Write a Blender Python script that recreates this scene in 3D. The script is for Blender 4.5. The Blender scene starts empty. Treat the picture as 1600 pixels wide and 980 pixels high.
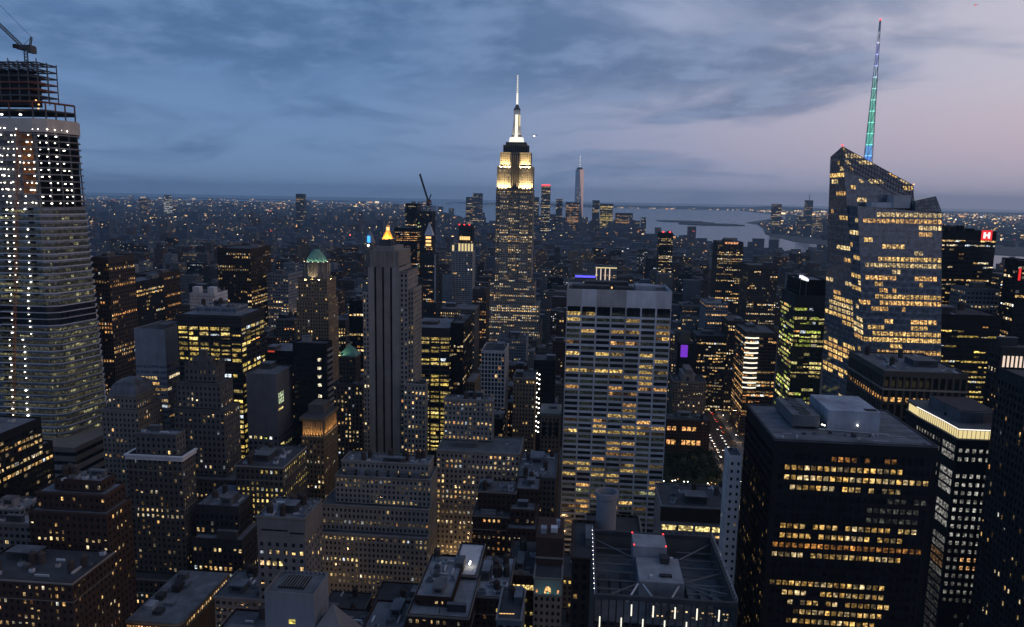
import bpy, math, random
import numpy as np
from mathutils import Matrix, Vector
SC = bpy.context.scene
COL = SC.collection
R = math.radians
# ------------------------------------------------------------------ camera
RC=(0.995786,0.089902,0.018114);UC=(-0.031436,0.149063,0.988328);FW=(-0.086153,0.984732,-0.151261)
cam = bpy.data.cameras.new('camera'); camo = bpy.data.objects.new('camera', cam); COL.objects.link(camo)
cam.lens = 26.775; cam.sensor_width = 36; cam.sensor_fit = 'HORIZONTAL'; cam.clip_start = 1; cam.clip_end = 90000
camo.matrix_world = Matrix(((RC[0], UC[0], -FW[0], 0), (RC[1], UC[1], -FW[1], 0), (RC[2], UC[2], -FW[2], 265), (0, 0, 0, 1)))
SC.camera = camo
# ------------------------------------------------------------------ dusk sky
W = bpy.data.worlds.new('World'); SC.world = W; W.use_nodes = True
nt = W.node_tree; nt.nodes.clear()
def N(t, ty, **kw):
    n = t.nodes.new(ty)
    for k, v in kw.items():
        if k.startswith('i_'): n.inputs[int(k[2:])].default_value = v
        else: setattr(n, k, v)
    return n
def L(t, a, ia, b, ib): t.links.new(a.outputs[ia], b.inputs[ib])
def MATH(t, op, a, b=None, c=None, clamp=False):
    n = t.nodes.new('ShaderNodeMath'); n.operation = op; n.use_clamp = clamp
    for i, v in enumerate((a, b, c)):
        if v is None: continue
        if isinstance(v, (int, float)): n.inputs[i].default_value = v
        else: t.links.new(v, n.inputs[i])
    return n.outputs[0]
def MAPR(t, v, a, b, c=0., d=1., smooth=True):
    n = t.nodes.new('ShaderNodeMapRange'); n.interpolation_type = 'SMOOTHSTEP' if smooth else 'LINEAR'
    t.links.new(v, n.inputs[0])
    for i, x in zip((1, 2, 3, 4), (a, b, c, d)): n.inputs[i].default_value = x
    return n.outputs[0]
def MIX(t, f, a, b, mode='MIX'):
    n = t.nodes.new('ShaderNodeMix'); n.data_type = 'RGBA'; n.blend_type = mode
    for i, v in ((0, f), (6, a), (7, b)):
        if isinstance(v, (int, float)): n.inputs[i].default_value = v
        elif isinstance(v, tuple): n.inputs[i].default_value = (*v, 1)
        else: t.links.new(v, n.inputs[i])
    return n.outputs[2]
tc = N(nt, 'ShaderNodeTexCoord'); sp = N(nt, 'ShaderNodeSeparateXYZ'); L(nt, tc, 'Generated', sp, 0)
X, Y, Z = sp.outputs[0], sp.outputs[1], sp.outputs[2]
zc = MATH(nt, 'MAXIMUM', Z, 0.0)
west = MAPR(nt, X, -0.36, 0.80)                       # 0 in the east, 1 towards the sunset
hi = MAPR(nt, zc, 0.0, 0.20)
blue = MIX(nt, hi, (0.178, 0.282, 0.470), (0.132, 0.250, 0.470))
rose = MIX(nt, MAPR(nt, zc, 0.0, 0.13), (0.520, 0.425, 0.500), (0.640, 0.580, 0.640))
base = MIX(nt, west, blue, rose)
base = MIX(nt, MAPR(nt, X, 0.45, 1.0, 0., .55), base, (0.55, 0.36, 0.30))
band = MATH(nt, 'MULTIPLY', MAPR(nt, zc, 0.02, 0.07), MAPR(nt, zc, 0.16, 0.09))
base = MIX(nt, MATH(nt, 'MULTIPLY', MATH(nt, 'MULTIPLY', band, west), .35), base, (0.60, 0.40, 0.44))
sky = N(nt, 'ShaderNodeTexSky', sky_type='NISHITA'); sky.sun_disc = False
sky.sun_elevation = R(1.0); sky.sun_rotation = R(90); sky.air_density = 1.5; sky.dust_density = 2.0; sky.ozone_density = 3.0
skyb = MIX(nt, 1.0, sky.outputs[0], (0.05, 0.05, 0.05), 'MULTIPLY')
base = MIX(nt, 0.06, base, skyb)
# cloud deck seen in perspective (a plane overhead)
den = MATH(nt, 'ADD', zc, 0.16)
cv = N(nt, 'ShaderNodeCombineXYZ'); nt.links.new(MATH(nt, 'DIVIDE', X, den), cv.inputs[0]); nt.links.new(MATH(nt, 'DIVIDE', Y, den), cv.inputs[1])
n1 = N(nt, 'ShaderNodeTexNoise'); n1.inputs['Scale'].default_value = 1.0; n1.inputs['Detail'].default_value = 9; n1.inputs['Roughness'].default_value = .52; n1.inputs['Distortion'].default_value = .9
mp = N(nt, 'ShaderNodeMapping'); mp.inputs[1].default_value = (3.1, 7.7, 0); mp.inputs[3].default_value = (1.0, .95, 1); L(nt, cv, 0, mp, 0); L(nt, mp, 0, n1, 'Vector')
n2 = N(nt, 'ShaderNodeTexNoise'); n2.inputs['Scale'].default_value = 3.2; n2.inputs['Detail'].default_value = 8; n2.inputs['Roughness'].default_value = .6; L(nt, mp, 0, n2, 'Vector')
cover = MATH(nt, 'ADD', MAPR(nt, zc, 0.05, 0.20, -.07, .14), MAPR(nt, X, 0.16, 0.46, .03, -.15))
m = MATH(nt, 'ADD', MATH(nt, 'ADD', MATH(nt, 'MULTIPLY', n1.outputs[0], .72), MATH(nt, 'MULTIPLY', n2.outputs[0], .28)), cover)
mask = MAPR(nt, m, 0.45, 0.64)
ccol = MIX(nt, west, (0.062, 0.126, 0.258), (0.086, 0.134, 0.240))
ccol = MIX(nt, MAPR(nt, n2.outputs[0], .40, .66), ccol, MIX(nt, west, (0.140, 0.230, 0.402), (0.235, 0.278, 0.410)))
base = MIX(nt, MATH(nt, 'MULTIPLY', mask, .74), base, ccol)
bg = N(nt, 'ShaderNodeBackground'); bg.inputs[1].default_value = 1.12; nt.links.new(base, bg.inputs[0])
wo = N(nt, 'ShaderNodeOutputWorld'); L(nt, bg, 0, wo, 0)
# last glow of the sun, already at the western horizon
sl = bpy.data.lights.new('sun', 'SUN'); sl.energy = 0.10; sl.angle = R(25); sl.color = (1, .72, .62)
so = bpy.data.objects.new('sun', sl); COL.objects.link(so); so.rotation_euler = (R(84), 0, R(90))
SC.view_settings.view_transform = 'Standard'; SC.view_settings.look = 'None'; SC.view_settings.exposure = 0; SC.view_settings.gamma = 1
SC.render.engine = 'CYCLES'; cy = SC.cycles
cy.use_denoising = True; cy.max_bounces = 4; cy.diffuse_bounces = 2; cy.glossy_bounces = 2; cy.transmission_bounces = 2; cy.volume_bounces = 0
cy.sample_clamp_indirect = 1.5; cy.caustics_reflective = False; cy.caustics_refractive = False; cy.use_light_tree = True

# ------------------------------------------------------------------ materials
MATS = {}
def wallmat(name, c, rough=.85, var=.13, streak=.12, metal=0., spec=.3):
    m = bpy.data.materials.new(name); m.use_nodes = True; t = m.node_tree; b = t.nodes['Principled BSDF']
    g = N(t, 'ShaderNodeNewGeometry')
    mp = N(t, 'ShaderNodeMapping'); mp.inputs[3].default_value = (.35, .35, .03); L(t, g, 'Position', mp, 0)
    a = N(t, 'ShaderNodeTexNoise'); a.inputs['Scale'].default_value = 1; a.inputs['Detail'].default_value = 5; L(t, mp, 0, a, 'Vector')
    f = N(t, 'ShaderNodeTexNoise'); f.inputs['Scale'].default_value = .11; f.inputs['Detail'].default_value = 6; L(t, g, 'Position', f, 'Vector')
    k = MATH(t, 'ADD', MAPR(t, a.outputs[0], .3, .75, 1 - streak, 1 + streak * .6, False), MAPR(t, f.outputs[0], .3, .7, -var, var, False))
    oi = N(t, 'ShaderNodeObjectInfo'); k = MATH(t, 'MULTIPLY', k, MAPR(t, oi.outputs['Random'], 0, 1, .66, 1.12, False))
    v = N(t, 'ShaderNodeCombineXYZ')
    for i in range(3): t.links.new(MATH(t, 'MULTIPLY', k, MAPR(t, oi.outputs['Random'], 0, 1, *((1.04, .97) if i == 0 else (1, 1) if i == 1 else (.95, 1.05)), False)), v.inputs[i])
    o = MIX(t, 1.0, c, v.outputs[0], 'MULTIPLY')
    t.links.new(o, b.inputs['Base Color']); b.inputs['Roughness'].default_value = rough; b.inputs['Metallic'].default_value = metal
    b.inputs['Specular IOR Level'].default_value = spec
    MATS[name] = m; return m
def glassmat(name, c, rough=.09, spec=.3):
    m = bpy.data.materials.new(name); m.use_nodes = True; t = m.node_tree; b = t.nodes['Principled BSDF']
    g = N(t, 'ShaderNodeNewGeometry'); f = N(t, 'ShaderNodeTexNoise'); f.inputs['Scale'].default_value = .35; f.inputs['Detail'].default_value = 3; L(t, g, 'Position', f, 'Vector')
    o = MIX(t, MAPR(t, f.outputs[0], .35, .7), c, tuple(x * 2.2 + .004 for x in c)); t.links.new(o, b.inputs['Base Color'])
    b.inputs['Roughness'].default_value = rough; b.inputs['Specular IOR Level'].default_value = spec
    MATS[name] = m; return m
def emit(name, c, s, sample=False):
    m = bpy.data.materials.new(name); m.use_nodes = True; b = m.node_tree.nodes['Principled BSDF']
    b.inputs['Base Color'].default_value = (.02, .02, .02, 1); b.inputs['Emission Color'].default_value = (*c, 1); b.inputs['Emission Strength'].default_value = s
    m.cycles.emission_sampling = 'AUTO' if sample else 'NONE'; MATS[name] = m; return m
def litmat(name, src):
    m = bpy.data.materials.new(name); m.use_nodes = True; t = m.node_tree; b = t.nodes['Principled BSDF']
    if src == 'attr': a = N(t, 'ShaderNodeAttribute', attribute_name='lit'); col = a.outputs['Color']
    else: a = N(t, 'ShaderNodeObjectInfo'); col = a.outputs['Color']
    g = N(t, 'ShaderNodeNewGeometry')
    # furniture, blinds and ceiling lamps inside the room
    v = N(t, 'ShaderNodeTexVoronoi'); v.inputs['Scale'].default_value = .75; L(t, g, 'Position', v, 'Vector')
    n = N(t, 'ShaderNodeTexNoise'); n.inputs['Scale'].default_value = .65; n.inputs['Detail'].default_value = 1.5; L(t, g, 'Position', n, 'Vector')
    k = MATH(t, 'MULTIPLY', MAPR(t, v.outputs['Distance'], .15, .8, 1.6, .55), MAPR(t, n.outputs[0], .38, .60, .22, 1.3))
    b.inputs['Base Color'].default_value = (.012, .014, .018, 1); b.inputs['Roughness'].default_value = .12
    t.links.new(col, b.inputs['Emission Color']); t.links.new(k, b.inputs['Emission Strength'])
    m.cycles.emission_sampling = 'NONE'; MATS[name] = m; return m
for nm, c in dict(brick=(.062, .040, .034), brickbrown=(.10, .07, .052), stone=(.20, .188, .175), stonedark=(.085, .082, .08), limestone=(.215, .207, .195), grey=(.15, .165, .19), tan=(.20, .15, .10),
                  white=(.50, .50, .52), concrete=(.20, .20, .215), blank=(.17, .19, .22), blankdark=(.10, .105, .12), black=(.016, .017, .02), brown=(.056, .046, .043), darkpier=(.038, .039, .044),
                  roofdark=(.045, .05, .06), roofgrey=(.115, .128, .15), roofpale=(.24, .27, .32), steel=(.10, .105, .115), rust=(.20, .07, .04), orange=(.42, .16, .05), wrap=(.62, .58, .55), copper=(.16, .33, .26),
                  gold=(.75, .42, .10), travertine=(.44, .45, .48), asphalt=(.035, .035, .038), pave=(.12, .12, .12), farwall=(.055, .065, .085), esbstone=(.25, .23, .20), metalpale=(.42, .44, .48), bark=(.05, .035, .025)).items():
    wallmat(nm, c, var=.32 if nm.startswith('roof') else .13, streak=.2 if nm.startswith('roof') else .12, spec=.08 if nm in ('black', 'darkpier', 'brown', 'brick') else .25)
wallmat('leaf', (.022, .034, .016), .8); wallmat('grass', (.03, .05, .02), .9); wallmat('land', (.05, .055, .055), .95)
glassmat('glass', (.006, .008, .012)); glassmat('glassblue', (.055, .074, .098), .10, 1.0); glassmat('glassgreen', (.012, .026, .018), .12); glassmat('glassgrey', (.09, .105, .13), .18, .6)
litmat('lit_attr', 'attr'); litmat('lit_obj', 'obj')
emit('lampwhite', (1, .93, .78), 9., True); emit('lampwarm', (1, .55, .2), 1.7); emit('lampred', (1, .04, .05), 3.); emit('signwhite', (.95, .97, 1), 1.2); emit('signred', (1, .03, .03), .9)
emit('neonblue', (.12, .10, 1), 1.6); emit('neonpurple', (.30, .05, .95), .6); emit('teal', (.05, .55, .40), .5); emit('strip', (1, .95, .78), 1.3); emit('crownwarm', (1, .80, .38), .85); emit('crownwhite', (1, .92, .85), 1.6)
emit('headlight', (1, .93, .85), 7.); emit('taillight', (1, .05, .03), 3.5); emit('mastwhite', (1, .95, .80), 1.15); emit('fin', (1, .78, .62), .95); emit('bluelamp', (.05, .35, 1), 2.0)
wm = bpy.data.materials.new('water'); wm.use_nodes = True; t = wm.node_tree; b = t.nodes['Principled BSDF']
b.inputs['Base Color'].default_value = (.045, .06, .085, 1); b.inputs['Roughness'].default_value = .22; b.inputs['Specular IOR Level'].default_value = .5
g = N(t, 'ShaderNodeNewGeometry'); f = N(t, 'ShaderNodeTexNoise'); f.inputs['Scale'].default_value = .02; f.inputs['Detail'].default_value = 6; L(t, g, 'Position', f, 'Vector')
bp = N(t, 'ShaderNodeBump'); bp.inputs['Strength'].default_value = .25; bp.inputs['Distance'].default_value = 4; L(t, f, 0, bp, 'Height'); L(t, bp, 0, b, 'Normal'); MATS['water'] = wm

# ------------------------------------------------------------------ mesh helpers
BOXF = np.array([(0, 1, 3, 2), (4, 6, 7, 5), (0, 4, 5, 1), (2, 3, 7, 6), (0, 2, 6, 4), (1, 5, 7, 3)])
def mk(name, V, Fc, mats, parent=None, mi=None, lit=None, smooth=False, kind=None):
    """quads only (n,4) or python list of polygons"""
    me = bpy.data.meshes.new(name)
    if isinstance(Fc, np.ndarray):
        V = np.asarray(V, dtype=np.float32); n = len(Fc); k = Fc.shape[1]
        me.vertices.add(len(V)); me.vertices.foreach_set('co', V.ravel())
        me.loops.add(n * k); me.loops.foreach_set('vertex_index', Fc.astype(np.int32).ravel())
        me.polygons.add(n); me.polygons.foreach_set('loop_start', np.arange(0, n * k, k, dtype=np.int32))
        me.polygons.foreach_set('use_smooth', np.zeros(n, dtype=bool)); me.update(calc_edges=True)
    else:
        me.from_pydata([tuple(v) for v in V], [], [tuple(f) for f in Fc])
    for m in (mats if isinstance(mats, (list, tuple)) else [mats]): me.materials.append(MATS[m])
    if mi is not None: me.polygons.foreach_set('material_index', np.asarray(mi, dtype=np.int32))
    if lit is not None:
        at = me.attributes.new('lit', 'FLOAT_COLOR', 'FACE'); at.data.foreach_set('color', np.asarray(lit, dtype=np.float32).ravel())
    if smooth: me.polygons.foreach_set('use_smooth', np.ones(len(me.polygons), dtype=bool))
    me.update()
    return link(name, me, parent, kind)
def link(name, me, parent=None, kind=None):
    o = bpy.data.objects.new(name, me); COL.objects.link(o)
    if parent is not None: o.parent = parent
    if kind: o['kind'] = kind
    return o
class Acc:
    def __init__(s): s.b = []; s.m = []
    def box(s, x0, x1, y0, y1, z0, z1, m=0):
        if x1 > x0 and y1 > y0 and z1 > z0: s.b.append((x0, x1, y0, y1, z0, z1)); s.m.append(m)
    def build(s, name, mats, parent=None, kind=None):
        if not s.b: return None
        B = np.array(s.b); n = len(B)
        V = np.empty((n, 8, 3))
        for i in range(8):
            V[:, i, 0] = B[:, i >> 2 & 1]; V[:, i, 1] = B[:, 2 + (i >> 1 & 1)]; V[:, i, 2] = B[:, 4 + (i & 1)]
        Fc = (BOXF[None] + (np.arange(n) * 8)[:, None, None]).reshape(-1, 4)
        return mk(name, V.reshape(-1, 3), Fc, mats, parent, np.repeat(s.m, 6) if max(s.m) else None, kind=kind)
def boxo(name, parent, x0, x1, y0, y1, z0, z1, mat):
    a = Acc(); a.box(x0, x1, y0, y1, z0, z1); return a.build(name, mat, parent)
def hexo(name, parent, c8, mat):
    return mk(name, c8, BOXF, mat, parent)
def prism(name, parent, pts, z0, z1, mat, top=None):
    """pts polygon at z0, top polygon (same count) at z1 or a single apex"""
    n = len(pts); top = top or pts; V = [(x, y, z0) for x, y in pts]
    if len(top) == 1:
        V.append((*top[0], z1)); F_ = [(i, (i + 1) % n, n) for i in range(n)] + [tuple(range(n))[::-1]]
    else:
        V += [(x, y, z1) for x, y in top]; F_ = [(i, (i + 1) % n, n + (i + 1) % n, n + i) for i in range(n)] + [tuple(range(n))[::-1], tuple(range(n, 2 * n))]
    return mk(name, V, F_, mat, parent)
def ngon(cx, cy, r, n, a0=0., ry=None): return [(cx + r * math.cos(a0 + 2 * math.pi * i / n), cy + (ry or r) * math.sin(a0 + 2 * math.pi * i / n)) for i in range(n)]
def rods(name, segs, r, mat, parent=None, kind=None):
    V = []; Fc = []
    for a, b_ in segs:
        a = Vector(a); b_ = Vector(b_); d = (b_ - a).normalized(); u = d.orthogonal().normalized(); w = d.cross(u)
        k = len(V)
        for p in (a, b_):
            for s, q in ((1, 1), (-1, 1), (-1, -1), (1, -1)): V.append(p + u * r * s + w * r * q)
        for i in range(4): Fc.append((k + i, k + (i + 1) % 4, k + 4 + (i + 1) % 4, k + 4 + i))
        Fc += [(k, k + 3, k + 2, k + 1), (k + 4, k + 5, k + 6, k + 7)]
    return mk(name, np.array([tuple(v) for v in V]), np.array(Fc), mat, parent, kind=kind)
LABELS = {}
def thing(name, label, cat, loc, group=None):
    o = bpy.data.objects.new(name, None); COL.objects.link(o); o.location = loc; o.empty_display_size = 2
    o['label'] = label; o['category'] = cat
    if group: o['group'] = group
    return o
class Root:
    """an Empty at the base; children keep world coordinates through the inverse"""
    def __init__(s): pass
def root(name, label, cat, x, y, group=None):
    o = bpy.data.objects.new(name, None); COL.objects.link(o); o['label'] = label; o['category'] = cat
    if group: o['group'] = group
    return o            # children carry world coordinates, so the Empty stays at the origin of the site grid
# shared unit meshes
def unit_box(name, mat):
    V = [(x, y, z) for x in (-.5, .5) for y in (-.5, .5) for z in (-.5, .5)]
    me = bpy.data.meshes.new(name); me.from_pydata(V, [], [tuple(f) for f in BOXF]); me.materials.append(MATS[mat]); return me
PANE = unit_box('window_pane', 'lit_obj')
_um = {}
def ubox(mat):
    if mat not in _um: _um[mat] = unit_box('box_' + mat, mat)
    return _um[mat]
def pc(name, parent, me, loc, sc=(1, 1, 1), rz=0):
    o = bpy.data.objects.new(name, me); COL.objects.link(o); o.parent = parent; o.location = loc; o.scale = sc; o.rotation_euler = (0, 0, rz); return o
def lathe_mesh(name, prof, n, mat):
    V = []; Fc = []
    for r, z in prof:
        for i in range(n): V.append((r * math.cos(2 * math.pi * i / n), r * math.sin(2 * math.pi * i / n), z))
    for j in range(len(prof) - 1):
        for i in range(n): Fc.append((j * n + i, j * n + (i + 1) % n, (j + 1) * n + (i + 1) % n, (j + 1) * n + i))
    me = bpy.data.meshes.new(name); me.from_pydata(V, [], Fc); me.materials.append(MATS[mat]); return me
TANK = lathe_mesh('tank', [(0, 1.6), (.9, 1.6), (.95, 0), (.95, 3.6), (1.05, 3.7), (0, 4.9)], 10, 'brown')
FAN = lathe_mesh('fan', [(0, .25), (.22, .25), (.25, .12), (.8, .12), (.82, .45), (1, .45), (1, 0)], 14, 'steel')
LAMP = lathe_mesh('lamp', [(0, -.5), (.5, -.2), (.5, .2), (0, .5)], 8, 'lampwhite')
LAMPR = lathe_mesh('lamp_red', [(0, -.5), (.5, -.2), (.5, .2), (0, .5)], 6, 'lampred')
LAMPW = lathe_mesh('lamp_warm', [(0, -.5), (.5, -.2), (.5, .2), (0, .5)], 6, 'lampwarm')
def spot(name, parent, loc, target, energy, color=(1, .8, .5), deg=70, blend=.6, rad=.3):
    l = bpy.data.lights.new(name, 'SPOT'); l.energy = energy; l.color = color; l.spot_size = R(deg); l.spot_blend = blend; l.shadow_soft_size = rad
    o = bpy.data.objects.new(name, l); COL.objects.link(o); o.parent = parent; o.location = loc
    o.rotation_euler = (Vector(target) - Vector(loc)).to_track_quat('-Z', 'Y').to_euler(); return o

# ------------------------------------------------------------------ facades
#        wall      glass    bay  floor  wf   hf  sill depth proud top
ST = dict(brick=('brick', 'glass', 3.0, 3.5, .44, .52, .25, .35, 's', 1.6), stone=('stone', 'glass', 3.0, 3.7, .46, .54, .25, .4, 'p', 2.), stonedark=('stonedark', 'glass', 2.9, 3.7, .46, .54, .25, .4, 'p', 2.),
          limestone=('limestone', 'glass', 2.75, 3.7, .48, .58, .2, .45, 's', 1.5), grey=('grey', 'glass', 3.2, 3.8, .6, .5, .25, .3, 's', 2.), tan=('tan', 'glass', 2.8, 3.6, .46, .55, .2, .35, 'p', 2.),
          white=('white', 'glass', 2.2, 3.4, .38, .42, .3, .2, 's', 2.), whitegrid=('white', 'glass', 2.7, 3.6, .70, .74, .14, .5, 'p', 2.), concrete=('concrete', 'glass', 4.0, 3.9, .4, .5, .25, .3, 's', 12.),
          concreterib=('concrete', 'blank', 1.6, 80., .72, .98, .01, .12, 'p', 3.), blank=('blank', 'glassblue', 6.0, 4.2, .93, .5, .25, .25, 's', 26.), blankdark=('blankdark', 'glass', 4.0, 4., .5, .5, .25, .2, 's', 44.),
          black=('black', 'glass', 3.2, 3.8, .8, .52, .25, .25, 's', 4.), blackglass=('black', 'glass', 3.4, 3.9, .86, .55, .25, .15, 's', 3.), blackband=('black', 'glass', 4.2, 3.9, .94, .36, .3, .25, 's', 7.),
          yellowband=('darkpier', 'glass', 8.4, 3.75, .82, .60, .2, .3, 's', 8.), greenband=('darkpier', 'glassgreen', 5., 3.9, .93, .58, .2, .2, 's', 10.), brownband=('brown', 'glass', 5., 3.8, .9, .55, .22, .25, 's', 5.),
          brownpier=('brown', 'glass', 2.8, 3.8, .62, .55, .22, .35, 'p', 5.), darkpier=('darkpier', 'glass', 3.0, 3.8, .55, .6, .2, .5, 'p', 5.), stonepier=('stonedark', 'glass', 3.9, 8.2, .68, .88, .06, .9, 'p', 3.),
          fardark=('farwall', 'glass', 7., 6., .7, .6, .2, .3, 'p', 6.), farlit=('farwall', 'glass', 8., 6., .85, .7, .15, .3, 'p', 4.))
PAL = dict(warm=[(1, .63, .24), (1, .70, .32), (1, .78, .46), (1, .58, .20)], yellow=[(1, .68, .17), (1, .74, .25), (.95, .70, .16)], orange=[(1, .43, .13), (1, .52, .18), (1, .62, .25)],
           dim=[(.34, .24, .10), (.45, .30, .12), (.2, .15, .07), (.8, .55, .22)], dimorange=[(.5, .24, .07), (.3, .13, .04)], white=[(1, .93, .80), (.9, .95, 1)], green=[(.62, .72, .12), (.95, .85, .30), (1, .78, .28)])
def litgrid(nf, nb, p, mode, rng):
    g = np.zeros((nf, nb))
    for j in range(nf):
        if mode == 'f':
            u = rng.random(); q = .97 if u < p * .6 else (.45 if u < p * .6 + .35 else p * .3)
            q = min(.97, q) if p > 0 else 0
        elif mode == 'g':
            u = rng.random(); q = .85 if u < p * .7 else p * .55
        else: q = p
        amp = math.exp(rng.gauss(-.55, .5))
        i = 0; st = rng.random() < q
        for i in range(nb):
            if rng.random() < (.35 if mode == 'f' else .7): st = rng.random() < q
            if st: g[j, i] = min(1.35, amp * math.exp(rng.gauss(0, .35)))
            elif rng.random() < .10 * min(1, p * 6): g[j, i] = .06 + .1 * rng.random()
    return g
def facade(T, side, st, acc, rng, panes, p, mode, pal, lights=True):
    wall, gl, bay, fl, wf, hf, sill, d, proud, top = st
    x0, x1, y0, y1, z0, z1 = T
    if side in 'NS': u0, u1 = x0, x1
    else: u0, u1 = y0 + d + .01, y1 - d - .01
    Wd = u1 - u0; Hh = z1 - z0 - top
    if Wd < 1.5 or Hh < 2: top = 0; Hh = z1 - z0
    nb = max(1, round(Wd / bay)); nf = max(1, round(Hh / fl)); cw = Wd / nb; ch = Hh / nf
    po, so_ = (0., .10) if proud == 'p' else (.05, 0.)
    def put(a0, a1, za, zb, o):
        if side == 'N': acc.box(a0, a1, y0 + o, y0 + d + .05, za, zb)
        elif side == 'S': acc.box(a0, a1, y1 - d - .05, y1 - o, za, zb)
        elif side == 'E': acc.box(x0 + o, x0 + d + .05, a0, a1, za, zb)
        else: acc.box(x1 - d - .05, x1 - o, a0, a1, za, zb)
    pw = cw * (1 - wf)
    for i in range(nb + 1):
        put(max(u0, u0 + i * cw - pw / 2), min(u1, u0 + i * cw + pw / 2), z0, z1 - (0 if proud == 'p' else .02), po)
    for j in range(nf + 1):
        za = z0 + max(0, (j - 1 + sill + hf) * ch); zb = z0 + (j + sill) * ch if j < nf else z1 - (.03 if proud == 'p' else 0)
        if j == 0: za = z0
        put(u0 + .012, u1 - .012, za, zb, so_)
    if not lights: return
    g = litgrid(nf, nb, p, mode, rng); cols = PAL[pal]
    for j in range(nf):
        fc = rng.choice(cols)
        for i in range(nb):
            if g[j, i] <= 0: continue
            c = rng.choice(cols) if rng.random() < .35 else fc
            if rng.random() < .12: c = rng.choice([(.95, .95, .85), (.8, .9, 1), (1, .45, .15), (1, .85, .6)])
            uc = u0 + (i + .5) * cw; zc_ = z0 + (j + sill + hf / 2) * ch; w = cw * wf; h = hf * ch; o = d - .05
            if rng.random() < .22: q = rng.uniform(.35, .7); zc_ += (1 - q) * h / 2 * rng.choice([-1, 1]); h *= q      # a blind half down
            elif rng.random() < .15 and w > 1: q = rng.uniform(.4, .7); uc += (1 - q) * w / 2 * rng.choice([-1, 1]); w *= q
            if side == 'N': loc = (uc, y0 + o, zc_); sc = (w, .06, h)
            elif side == 'E': loc = (x0 + o, uc, zc_); sc = (.06, w, h)
            elif side == 'W': loc = (x1 - o, uc, zc_); sc = (.06, w, h)
            else: continue
            panes.append((loc, sc, side, tuple(g[j, i] * k for k in c)))
def panes_out(rt, panes, nwin, rng):
    """the strongest lit windows as parts of their own, the rest joined"""
    panes = sorted(panes, key=lambda q: -q[3][0] * q[1][2])
    for loc, sc, side, c in panes[:nwin]:
        o = pc('window', rt, PANE, loc, sc); o.color = (*c, 1)
    rest = panes[nwin:]
    if rest:
        V = []; Cc = []
        for (x, y, z), (a, b_, h), side, c in rest:
            if side == 'N': V += [(x - a / 2, y, z - h / 2), (x + a / 2, y, z - h / 2), (x + a / 2, y, z + h / 2), (x - a / 2, y, z + h / 2)]
            else: V += [(x, y - b_ / 2, z - h / 2), (x, y + b_ / 2, z - h / 2), (x, y + b_ / 2, z + h / 2), (x, y - b_ / 2, z + h / 2)]
            Cc.append((*c, 1))
        n = len(rest)
        mk('windows', np.array(V), np.arange(4 * n).reshape(n, 4), 'lit_attr', rt, lit=Cc, kind='stuff')
def clutter(rt, T, n, rng, old=False):
    x0, x1, y0, y1, z0, z1 = T; z = z1 - .88; w = x1 - x0; dp = y1 - y0
    if n <= 0 or w < 5: return
    pw, pd, ph = min(14, w * rng.uniform(.22, .4)), min(14, dp * rng.uniform(.2, .38)), rng.uniform(2.6, 5)
    cx, cy_ = rng.uniform(x0 + pw * .6, x1 - pw * .6), rng.uniform(y0 + pd * .65, y1 - pd * .6)
    m = rng.choice(['roofgrey', 'concrete', 'stonedark', 'roofdark'])
    o = pc('mechanical_penthouse', rt, ubox(m), (cx, cy_, z + ph / 2), (pw, pd, ph))
    pc('penthouse_roof', o, ubox('roofgrey'), (0, 0, .5 + .12 / ph), ((pw + .5) / pw, (pd + .5) / pd, .22 / ph))
    if n > 2: pc('louvre', o, ubox('darkpier'), (0, -.503, .05), (.62, .012, .5))
    for k in range((n - 1) * (5 if n > 2 else 2)):
        ux, uy = rng.uniform(x0 + 2.2, x1 - 2.2), rng.uniform(y0 + 2.2, y1 - 2.2); q = rng.random()
        if abs(ux - cx) < pw / 2 + 1.5 and abs(uy - cy_) < pd / 2 + 1.5: continue
        if q < .5:
            s = rng.uniform(1.6, 3.2); o = pc('air_conditioner', rt, ubox(rng.choice(['roofpale', 'metalpale', 'roofgrey'])), (ux, uy, z + .8), (s, s * rng.uniform(.8, 1.2), 1.5))
            pc('fan', o, FAN, (0, 0, .51), (.38, .38, .5))
        elif q < .68 and w > 8: pc('water_tank', rt, TANK, (ux, uy, z), (1.6, 1.6, 1.3))
        elif q < .85: pc('duct', rt, ubox('metalpale'), (ux, uy, z + .6), (rng.uniform(3, 7) if w > 12 else 2.5, .8, .9), rng.choice([0, math.pi / 2]))
        else: pc('vent_pipe', rt, ubox('steel'), (ux, uy, z + 1.2), (.4, .4, 2.6))
MASON = {'brick', 'stone', 'stonedark', 'limestone', 'tan', 'grey', 'concrete'}
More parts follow.
